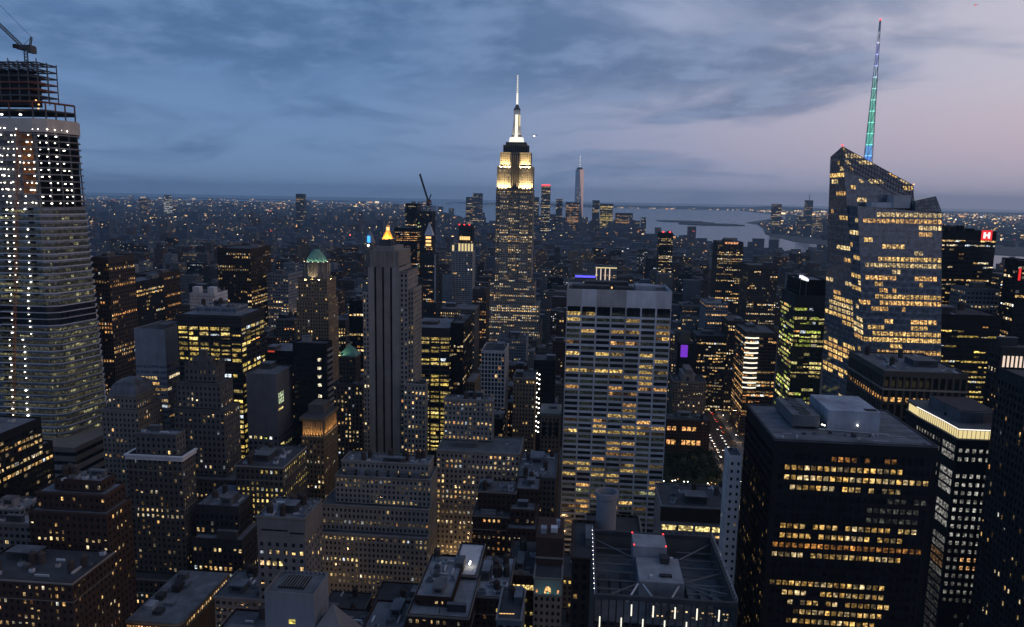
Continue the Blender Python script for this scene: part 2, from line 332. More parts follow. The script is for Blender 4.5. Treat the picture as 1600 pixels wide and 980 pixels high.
def block(rt, tiers, style, rng, lit, nwin, pal, mode, clut=3, roof=None, light_sides=True):
    st = ST[style]; panes = []; wa = Acc(); gl = Acc(); rf = Acc()
    for T in tiers:
        x0, x1, y0, y1, z0, z1 = T; d = st[7]
        gl.box(x0 + d, x1 - d, y0 + d, y1 - d, z0, z1 - 1.0)
        rf.box(x0 + d - .03, x1 - d + .03, y0 + d - .03, y1 - d + .03, z1 - .98, z1 - .88)
        for s in 'NSEW':
            vis = s == 'N' or (s == 'W' and x1 < 60) or (s == 'E' and x0 > -60)
            facade(T, s, st, wa, rng, panes, lit, mode, pal, vis and light_sides)
    if style in MASON:
        cm = st[0] if rng.random() < .5 else 'stone'
        for T in tiers:
            x0, x1, y0, y1, z0, z1 = T
            if z1 - z0 < 6 or x1 - x0 < 6: continue
            cs = [('cornice', .45, z1 - 1.0, z1 - .25)] + ([('belt_course', .18, z1 - 9.2, z1 - 8.8)] if z1 - z0 > 25 and y0 < 900 else []) + ([('belt_course', .2, z0 + (z1 - z0) * .55, z0 + (z1 - z0) * .55 + .5)] if z1 - z0 > 60 and y0 < 900 else [])
            for nm, e, za, zb in cs:
                co = Acc(); co.box(x0 - e, x1 + e, y0 - e, y0 - .004, za, zb); co.box(x0 - e, x0 - .004, y0 - .005, y1, za + .002, zb - .002); co.box(x1 + .004, x1 + e, y0 - .005, y1, za + .002, zb - .002)
                co.build(nm, cm, rt)
    wa.build('wall', st[0], rt); gl.build('glazing', st[1], rt)
    rf.build('roof', roof or rng.choice(['roofdark', 'roofdark', 'roofgrey']), rt)
    panes_out(rt, panes, nwin, rng)
    clutter(rt, tiers[-1], clut, rng)
    if len(tiers) > 1 and clut > 2: 
        a, b_ = tiers[-2], tiers[-1]
        if b_[2] - a[2] > 5: clutter(rt, (a[0], a[1], a[2], b_[2], a[4], a[5]), 2, rng)
ROOT = {}
ROOFS = {35: 'roofpale', 36: 'roofpale', 37: 'roofpale', 31: 'roofgrey', 4: 'roofpale', 10: 'roofgrey', 42: 'roofdark', 29: 'roofgrey', 30: 'roofgrey'}
def B(name, label, cat, style, seed, tiers, lit, clut, nwin, pal, mode):
    rng = random.Random(seed * 31 + 5); rt = root(name, label, cat, 0, 0); ROOT[seed] = (rt, tiers)
    block(rt, tiers, style, rng, lit, nwin, pal, mode, clut, ROOFS.get(seed))

# ------------------------------------------------------------------ setting: water, land, streets
def sheet(name, pts, z, mat, kind='structure', label=None):
    o = mk(name, [(x, y, z) for x, y in pts], [tuple(range(len(pts)))], mat); o['kind'] = kind; return o
sheet('water', [(-60000, -3000), (60000, -3000), (60000, 60000), (-60000, 60000)], -3, 'water')
def island(name, pts, z0, z1, mat='land'):
    a = sum(p[0] * q[1] - q[0] * p[1] for p, q in zip(pts, pts[1:] + pts[:1]))
    if a < 0: pts = pts[::-1]
    o = prism(name, None, pts, z0, z1, mat); o['kind'] = 'structure'; return o
island('ground', [(-40000, -2500), (2200, -2500), (1500, 2400), (1239.0,3881.4), (874.6,4215.2), (452.1,5204.8), (473.7,6177.2), (180, 6900), (-900, 7200), (-1500, 9500), (-2600, 13500), (-4200, 21000), (-40000, 21500)], -8, 0)
island('shore_land', [(1517.6,6461.9), (1458.2,5393.3), (1591.9,4944.1), (3500, 3500), (30000, 3000), (30000, 24000), (4600, 23000), (3900, 15000), (2056.7,9829.9), (2041.1,8900.4)], -8, -.4)
island('far_land', [(-3400, 24000), (8000, 22500), (40000, 25000), (40000, 34000), (-6000, 34000)], -8, 0)
island('far_coast', [(-40000, 27000), (-7000, 25500), (-7000, 31000), (-40000, 31000)], -8, 0)
for k, (px_, s) in enumerate((((1220.5,9778.7), 260), ((1460.7,8748.9), 330), ((1358.3,9361.7), 200))):
    r_ = random.Random(k); island('island', [(px_[0] + s * math.cos(a) * r_.uniform(.8, 1.2), px_[1] + s * .9 * math.sin(a) * r_.uniform(.8, 1.2)) for a in [i * .5236 for i in range(12)]], -8, 7)
# low wooded hills on the far shore
def hills(name, x0, x1, y, h, seed):
    rr = random.Random(seed); n = 90; V = []; Fc = []
    ph = [rr.uniform(0, 6) for _ in range(4)]
    for i in range(n + 1):
        t_ = i / n; x = x0 + (x1 - x0) * t_; e = min(1, t_ * 7, (1 - t_) * 7)
        z = h * e * (.62 + .2 * math.sin(t_ * 9 + ph[0]) + .12 * math.sin(t_ * 23 + ph[1]) + .06 * math.sin(t_ * 61 + ph[2]))
        V += [(x, y, -1), (x, y + 1500, max(0, z)), (x, y + 4500, -1)]
    for i in range(n):
        for k in (0, 1): Fc.append((3 * i + k, 3 * i + 3 + k, 3 * i + 4 + k, 3 * i + 1 + k))
    o = mk(name, V, Fc, 'land', smooth=True); o['kind'] = 'structure'
hills('hills', -2600, 9500, 23500, 120, 3); hills('hills', 9000, 30000, 25500, 90, 5)
# the avenue by the park
sheet('road', [(150, 150), (178, 150), (178, 2600), (150, 2600)], .02, 'asphalt')
for x0, x1 in ((144, 149.8), (178.2, 184)):
    o = boxo('pavement', None, x0, x1, 150, 2600, -.5, .15, 'pave'); o['kind'] = 'structure'
a = Acc()
for k in range(3):
    for j in range(90): a.box(156.6 + k * 7, 156.75 + k * 7, 560 + j * 9, 563 + j * 9, .024, .03)
o = a.build('road_marking', 'white'); o['kind'] = 'structure'
o = boxo('park_lawn', None, 70, 142, 684, 786, -.5, .12, 'grass'); o['kind'] = 'structure'

# ------------------------------------------------------------------ named buildings of the crowded middle
B('brick_building','broad dark brick setback building, lower left, with scattered yellow windows below a flat roof','building','brick',3,[(-257.44, -218.19, 322.0, 342.0, 0.0, 113.87), (-255.12, -220.23, 325.0, 341.0, 113.87, 122.22), (-247.78, -223.77, 328.0, 339.0, 122.22, 127.54)],0.14,5,120,'warm','r')
B('apartment_building','pale grey block with stepped roof at the left edge of the photo','building','grey',4,[(-311.99, -280.79, 352.0, 382.0, 0.0, 92.43), (-313.0, -291.16, 358.0, 376.0, 92.43, 96.26)],0.08,5,25,'warm','r')
B('brick_building','low brownish brick block in the bottom left corner with bright paired windows','building','brick',5,[(-261.96, -211.36, 286.0, 316.0, 0.0, 98.91)],0.2,6,90,'warm','r')
B('office_tower','dark stone tower with a pale white cornice band and small penthouse','office tower','stonedark',6,[(-254.72, -217.03, 388.0, 414.0, 0.0, 45.27), (-253.37, -220.91, 396.0, 411.0, 45.27, 116.02)],0.18,0,160,'warm','g')
B('office_block','dark ribbed office block with stepped terraces and angled lit rows at its side','building','darkpier',7,[(-216.12, -186.42, 394.0, 434.0, 0.0, 68.99), (-216.9, -190.8, 400.0, 434.0, 68.99, 86.34)],0.1,5,60,'warm','f')
B('mansard_building','small stone tower with a rounded mansard roof and tall columns','building','stone',8,[(-328.12, -300.98, 486.0, 516.0, 0.0, 114.3), (-324.09, -303.02, 488.0, 512.0, 114.3, 123.86)],0.1,0,30,'warm','r')
B('slab_tower','blue grey blank slab tower with pale side wall beside yellow lit block','office tower','blank',9,[(-321.89, -298.44, 520.0, 556.0, 0.0, 165.41)],0.05,2,30,'warm','f')
B('office_tower','office block with dark banded top and many bright yellow floors','office tower','yellowband',10,[(-282.03, -235.16, 508.0, 548.0, 0.0, 179.25)],0.92,0,260,'yellow','f')
B('deco_tower','art deco stone tower with crenellated crown and warm windows under the yellow block','office tower','stonedark',11,[(-255.54, -211.72, 440.0, 470.0, 0.0, 85.8), (-252.37, -219.54, 446.0, 468.0, 85.8, 129.0), (-251.48, -222.82, 449.0, 466.0, 129.0, 145.6), (-247.51, -226.81, 452.0, 464.0, 145.6, 155.67)],0.17,0,130,'warm','g')
B('office_tower','dark brown slab with lit lower floors behind the yellow block','office tower','brownpier',12,[(-433.85, -392.47, 880.0, 940.0, 0.0, 198.25)],0.14,1,0,'warm','f')
B('office_tower','black topped tower beside a brown one, just past the glass tower under construction','office tower','black',13,[(-453.44, -428.55, 700.0, 750.0, 0.0, 176.88)],0.2,2,0,'warm','f')
B('office_tower','brown shaft with few orange lights between black topped tower and blue slab','office tower','brownpier',14,[(-469.05, -443.62, 760.0, 810.0, 0.0, 178.08)],0.16,2,0,'orange','f')
B('office_tower','narrow brown tower hugging the right side of the glass tower under construction','office tower','brownpier',15,[(-434.75, -416.16, 640.0, 680.0, 0.0, 205.51)],0.12,1,0,'orange','f')
B('slab_tower','plain dark slab with greenish lit corner right of the yellow block','office tower','blankdark',16,[(-228.38, -206.34, 498.0, 528.0, 0.0, 140.78)],0.02,1,20,'green','f')
B('office_tower','black glass tower with one column of lit windows below the domed tower','office tower','blackglass',17,[(-202.95, -178.47, 520.0, 534.0, 0.0, 159.21)],0,1,16,'white','f')
B('office_block','dark flat roofed block with rows of yellow windows above the street','building','stonedark',19,[(-200.99, -171.75, 420.0, 460.0, 0.0, 103.85)],0.45,5,90,'yellow','f')
B('office_block','plain grey concrete block with rooftop machinery and a few square lit windows','building','concrete',20,[(-148.5, -125.08, 330.0, 354.0, 0.0, 113.64)],0.07,7,40,'warm','g')
B('office_tower','smooth ribbed grey tower in front with two yellow windows and recessed roof well','office tower','concreterib',21,[(-102.62, -85.47, 232.0, 247.0, 0.0, 131.86)],0,0,4,'yellow','f')
B('limestone_building','massive limestone setback building with regular rows of dark windows','building','limestone',23,[(-159.25, -89.77, 446.0, 480.0, 0.0, 51.94), (-159.03, -89.78, 450.0, 479.0, 51.94, 69.04), (-151.21, -89.38, 454.0, 478.0, 69.04, 87.29), (-148.46, -91.62, 459.0, 476.0, 87.29, 95.71)],0.15,6,240,'dim','f')
B('office_tower','bright yellow glass office block behind the tall striped tower','office tower','yellowband',25,[(-148.76, -112.91, 660.0, 720.0, 0.0, 148.6)],0.8,2,150,'yellow','f')
B('office_tower','black slab standing for the dark right side of the bright yellow block','office tower','black',26,[(-112.7, -101.19, 662.0, 722.0, 0.0, 153.11)],0.1,1,0,'warm','f')  # added slab, forms the yellow block's own black side wall
B('apartment_tower','white gridded tower with square windows in front of the tallest spire base','office tower','whitegrid',27,[(-79.45, -59.56, 620.0, 656.0, 0.0, 137.93)],0.05,2,20,'orange','r')
B('office_building','wide stone building with bright rows of paired windows, left of the white gridded slab','building','stone',28,[(-94.43, -36.72, 500.0, 536.0, 0.0, 91.22), (-93.51, -58.45, 524.0, 535.0, 91.22, 121.55)],0.5,6,280,'warm','g')
B('brick_building','dark red brick stepped building with orange window rows','building','brick',29,[(-58.61, -32.71, 425.0, 453.0, 0.0, 78.36), (-56.63, -33.54, 432.0, 452.0, 78.36, 90.71)],0.22,4,80,'orange','f')
B('brick_building','narrow brick wing with pale roof edging beside the orange windowed stepped building','building','brick',30,[(-37.26, -20.11, 418.0, 458.0, 0.0, 74.51), (-36.11, -21.42, 424.0, 454.0, 74.51, 83.73), (-33.88, -20.01, 436.0, 456.0, 83.73, 91.71)],0.25,3,40,'warm','f')
B('office_block','dim stone block with grey roof sheds at the foot of the white gridded slab','building','stonedark',31,[(-35.85, -11.05, 470.0, 520.0, 0.0, 86.74)],0.03,8,8,'warm','r')
B('stone_tower','tan tower with tall arched top storey behind the roof sheds','office tower','tan',32,[(-25.63, -11.09, 560.0, 586.0, 0.0, 102.36)],0.05,1,8,'orange','r')
B('stone_tower','tan block with a short bright row of lit windows halfway down','office tower','tan',33,[(-53.02, -34.5, 630.0, 660.0, 0.0, 113.57)],0.14,1,30,'warm','r')
B('office_tower','black tower with two dotted columns of white lights','office tower','blackglass',34,[(-37.63, -18.39, 660.0, 690.0, 0.0, 122.74)],0,1,0,'white','f')
B('office_block','near block with blue grey terrace roofs at the bottom centre','building','brick',35,[(-69.29, -42.56, 300.0, 356.0, 0.0, 86.66), (-67.67, -51.14, 308.0, 348.0, 86.66, 90.85)],0.28,7,60,'warm','f')
B('office_block','tall narrow brick block with white lit roof deck beside the blue terrace roofs','building','brick',36,[(-56.14, -43.93, 334.0, 368.0, 0.0, 88.16)],0.3,1,40,'warm','r')
B('brick_building','low block with a jumble of white rooftop sheds','building','brick',37,[(-42.82, -27.85, 322.0, 362.0, 0.0, 84.76)],0.18,7,30,'yellow','r')
B('brick_building','black brick block with one bright row of six windows under a stepped parapet','building','brick',38,[(-31.28, -17.01, 352.0, 392.0, 0.0, 80.49)],0.25,3,30,'yellow','f')
B('brick_building','plain brown tower wing left of the open roof tower with a round cooling tank','building','brick',40,[(0.65, 8.99, 236.0, 266.0, 0.0, 148.49)],0.08,1,14,'warm','r')
B('stone_building','dark stone block carrying the round cooling tank','building','stonedark',41,[(5.55, 25.68, 262.0, 282.0, 0.0, 144.65)],0.02,0,6,'warm','r')
B('library_block','low wide block with four long bright windows behind the open roof tower','building','concrete',42,[(52.07, 90.86, 430.0, 466.0, 0.0, 88.42)],0,4,0,'warm','f')
B('slab_tower','thin white slab with tiny windows squeezed beside the big black office tower','office tower','white',43,[(66.09, 71.4, 318.0, 329.0, 0.0, 158.18)],0.06,0,20,'warm','r')
B('office_tower','office tower with bright white curved corner strips on every floor','office tower','brownband',45,[(188.35, 222.5, 860.0, 920.0, 0.0, 120.12)],0.3,2,90,'orange','f')
B('office_tower','green lit glass tower with bright rooftop sign','office tower','greenband',46,[(185.25, 210.65, 665.0, 711.0, 0.0, 186.47)],0.55,0,120,'green','f')
B('office_tower','black slab tower with a red and white rooftop sign','office tower','blackband',48,[(314.31, 370.65, 720.0, 770.0, 0.0, 242.21)],0.3,4,0,'warm','f')
B('office_tower','dark ribbed office block with lit yellow bands below the black slab with red sign','office tower','blackband',49,[(271.35, 319.4, 600.0, 650.0, 0.0, 182.92)],0.55,3,90,'yellow','f')
B('office_tower','grey tower of heavy vertical stone piers with an orange lit floor','office tower','stonepier',50,[(180.4, 227.58, 455.0, 515.0, 0.0, 168.05)],0,6,30,'dimorange','f')
B('office_tower','dark pier tower filling the right edge with slanting scattered lights','office tower','darkpier',52,[(197.87, 244.16, 300.0, 370.0, 0.0, 190.1)],0.1,0,120,'warm','r')
B('office_tower','dark tower with five glowing vertical fins at the right edge','office tower','darkpier',53,[(241.66, 273.95, 450.0, 464.0, 0.0, 185.45)],0.06,1,20,'warm','r')
B('office_tower','dark tower at the right edge carrying red neon','office tower','black',54,[(348.52, 390.73, 640.0, 660.0, 0.0, 222.4)],0.05,1,0,'warm','f')
B('office_tower','dark tower with rows of orange windows right of the golden pyramid','office tower','blackband',61,[(-365.14, -319.12, 1480.0, 1540.0, 0.0, 201.4)],0.5,1,0,'orange','f')
B('office_tower','slim near black tower right beside the tower topped by a leaning crane','office tower','black',62,[(-361.78, -336.34, 1560.0, 1600.0, 0.0, 248.04)],0.12,1,0,'warm','f')
B('apartment_tower','slender pale edged tower with tapering orange lit top','office tower','darkpier',64,[(-299.32, -274.45, 1440.0, 1470.0, 0.0, 152.87), (-297.88, -281.72, 1445.0, 1463.0, 152.87, 189.23)],0.05,0,0,'orange','f')
B('apartment_tower','grey blue windowless slab beside the white ribbed tower with lit crown','office tower','blank',66,[(-241.87, -223.5, 1330.0, 1360.0, 0.0, 125.92)],0.02,0,0,'warm','f')
B('office_tower','grey block with blue neon roof edge behind the broad white framed slab','building','grey',67,[(-8.41, 33.64, 1480.0, 1540.0, 0.0, 115.12)],0.1,1,0,'warm','f')
B('office_tower','building with tall white lit columns at its top','building','grey',68,[(30.78, 72.83, 1490.0, 1550.0, 0.0, 132.7)],0.1,1,0,'warm','f')
B('apartment_tower','dark tower with red roof lamps behind the right end of the white framed slab','office tower','black',69,[(173.38, 202.41, 1700.0, 1740.0, 0.0, 193.35)],0.12,1,0,'warm','f')
B('apartment_tower','wide brown tower with orange lit penthouse before the river','office tower','brownpier',70,[(237.96, 281.3, 1350.0, 1400.0, 0.0, 195.12)],0.22,1,0,'warm','f')
B('office_block','squat grey block with one warm lit strip beneath its roof','building','grey',71,[(165.38, 193.88, 1000.0, 1050.0, 0.0, 133.35)],0.1,2,0,'orange','f')
B('office_block','brown slab with angled roof edge left of the curved corner strips','building','brownpier',72,[(187.48, 210.89, 960.0, 1020.0, 0.0, 116.85)],0.12,1,0,'warm','f')
B('office_block','dark block with clustered warm windows beyond the purple lit sign','building','black',73,[(149.22, 187.03, 960.0, 1010.0, 0.0, 97.1)],0.26,2,0,'warm','g')
B('office_block','pale stepped stone block under the purple sign beside the white framed slab','building','stone',74,[(116.51, 155.65, 905.0, 945.0, 0.0, 50.65)],0.1,2,0,'warm','r')
B('office_block','low dark block with two rows of bright orange windows beside the park','building','brick',75,[(95.78, 142.13, 790.0, 816.0, 0.0, 36.4)],0,3,0,'orange','f')
B('office_tower','brown grey office block with lit floors, left of the green lit glass tower','building','brownpier',77,[(270.87, 316.87, 1250.0, 1310.0, 0.0, 163.68)],0.1,1,0,'warm','f')
B('apartment_tower','dark tower with scattered white lights left of the striped tower','office tower','black',78,[(-216.99, -202.71, 700.0, 740.0, 0.0, 165.04)],0.18,1,0,'warm','f')
B('office_block','stepped stone block with warm windows below the small green pyramid','building','stonedark',79,[(-197.26, -172.71, 590.0, 630.0, 0.0, 112.14)],0.25,2,40,'warm','r')
B('office_block','grey blue office block with one lit ribbon left of the domed tower','building','grey',80,[(-381.35, -354.64, 900.0, 950.0, 0.0, 166.73)],0.25,1,0,'warm','f')
B('office_block','small white building with twin roof turrets above the yellow block','building','white',81,[(-406.71, -379.44, 760.0, 790.0, 0.0, 159.59)],0.05,1,0,'warm','r')
B('apartment_tower','blue grey tower with glowing red roof lamp at left','office tower','grey',82,[(-536.76, -507.61, 820.0, 860.0, 0.0, 170.41)],0.05,1,0,'warm','f')
B('office_block','brown block with dim warm windows right of the bright yellow block','building','tan',83,[(-114.24, -92.74, 680.0, 720.0, 0.0, 95.69)],0.1,2,0,'warm','r')
B('office_block','brown office slab lit on many floors, left of the tallest spire','building','brownpier',84,[(-155.3, -134.51, 1100.0, 1140.0, 0.0, 130.54)],0.16,1,0,'orange','f')
B('office_block','dark stone block below the white ribbed tower with lit crown','building','stonedark',85,[(-193.49, -144.33, 1050.0, 1100.0, 0.0, 108.56)],0.08,2,0,'warm','f')
B('warehouse_block','wide low block with a pale roof below the tallest spire','building','grey',86,[(-103.25, -65.23, 960.0, 1010.0, 0.0, 84.2)],0.05,3,0,'warm','f')
B('office_block','grey building topped by a dark glass storey near the right edge','building','grey',87,[(331.53, 357.5, 680.0, 710.0, 0.0, 194.42)],0.04,1,0,'warm','f')
B('office_block','dark block on the right horizon before the pale strip of river','building','black',88,[(578.69, 607.84, 1100.0, 1160.0, 0.0, 171.34)],0.1,1,0,'warm','f')
B('office_tower','ribbed dark shaft standing behind the domed tower','office tower','darkpier',89,[(-282.11, -261.32, 830.0, 870.0, 0.0, 123.84)],0.05,1,0,'warm','f')
B('office_block','dark block with small red roof sign left of the black glass tower','building','black',90,[(-276.27, -249.38, 640.0, 680.0, 0.0, 126.89)],0.05,2,0,'warm','f')
B('apartment_tower','lone dark slab standing tall against the horizon at left','office tower','fardark',101,[(-1978.82, -1923.91, 5200.0, 5250.0, 0.0, 259.68)],0.02,0,0,'warm','f')
B('apartment_tower','brightly lit slim tower on the left horizon','office tower','farlit',102,[(-4414.18, -4350.35, 7800.0, 7860.0, 0.0, 217.89)],0.6,0,0,'white','f')
B('apartment_tower','dark tower on the left horizon beside the bright slim one','office tower','fardark',103,[(-4566.46, -4483.01, 7600.0, 7660.0, 0.0, 181.81)],0.05,0,0,'warm','f')
B('apartment_tower','tall dark tower with red roof lamps left of the far pink lit spire','office tower','fardark',104,[(-261.25, -203.23, 5000.0, 5050.0, 0.0, 342.19)],0.3,0,0,'warm','f')
B('office_tower','golden lit round cornered block right of the far spire','office tower','farlit',105,[(136.82, 228.68, 5600.0, 5660.0, 0.0, 221.96)],0.75,0,0,'yellow','f')
B('office_tower','brown office block with lit edge at the far end of the island','office tower','fardark',106,[(244.86, 366.35, 5500.0, 5560.0, 0.0, 166.66)],0.25,0,0,'orange','f')
B('office_tower','dark slim block right of the far spire','office tower','fardark',107,[(81.2, 132.26, 5650.0, 5700.0, 0.0, 252.47)],0.08,0,0,'warm','f')
B('office_tower','broad brown lit block at the foot of the far spire','office tower','fardark',108,[(-115.13, -11.51, 5700.0, 5760.0, 0.0, 235.18)],0.4,0,0,'orange','f')
B('office_tower','dark double tower left of the tallest spire on the skyline','office tower','fardark',109,[(-835.7, -766.02, 5900.0, 5960.0, 0.0, 288.83)],0.06,0,0,'warm','f')
B('office_tower','small dark tower on the skyline touching the tallest spire at left','office tower','fardark',110,[(-897.82, -837.44, 5950.0, 6010.0, 0.0, 258.42)],0.06,0,0,'warm','f')
B('office_tower','slim dark tower between the red lamp tower and the far spire','office tower','fardark',111,[(-180.06, -134.5, 5500.0, 5550.0, 0.0, 257.02)],0.05,0,0,'warm','f')
B('office_tower','dark tower across the river at left, flat topped','office tower','fardark',112,[(1595.89, 1668.75, 6600.0, 6650.0, 0.0, 246.4)],0.06,0,0,'warm','f')
B('office_tower','taller dark tower across the river with thin roof mast','office tower','fardark',113,[(1948.12, 2007.49, 6900.0, 6950.0, 0.0, 283.73)],0.06,0,0,'warm','f')
B('office_tower','small dark block across the river below the masted tower','office tower','fardark',114,[(1783.56, 1844.85, 6500.0, 6550.0, 0.0, 151.6)],0.06,0,0,'warm','f')
B('office_tower','low lit block across the river right of the masted tower','office tower','fardark',115,[(1965.5, 2091.33, 6700.0, 6750.0, 0.0, 140.58)],0.25,0,0,'warm','f')
B('office_tower','dark block at the tip of the island beside the bay','office tower','fardark',116,[(416.83, 456.04, 6000.0, 6050.0, 0.0, 100.8)],0.04,0,0,'warm','f')
B('office_tower','narrow pair topped block by the bay at the island tip','office tower','fardark',117,[(468.65, 508.1, 6050.0, 6100.0, 0.0, 125.21)],0.04,0,0,'warm','f')
B('office_tower','dark block behind the skyline just right of the tallest spire','office tower','fardark',118,[(-346.56, -309.26, 5600.0, 5650.0, 0.0, 267.63)],0.06,0,0,'warm','f')
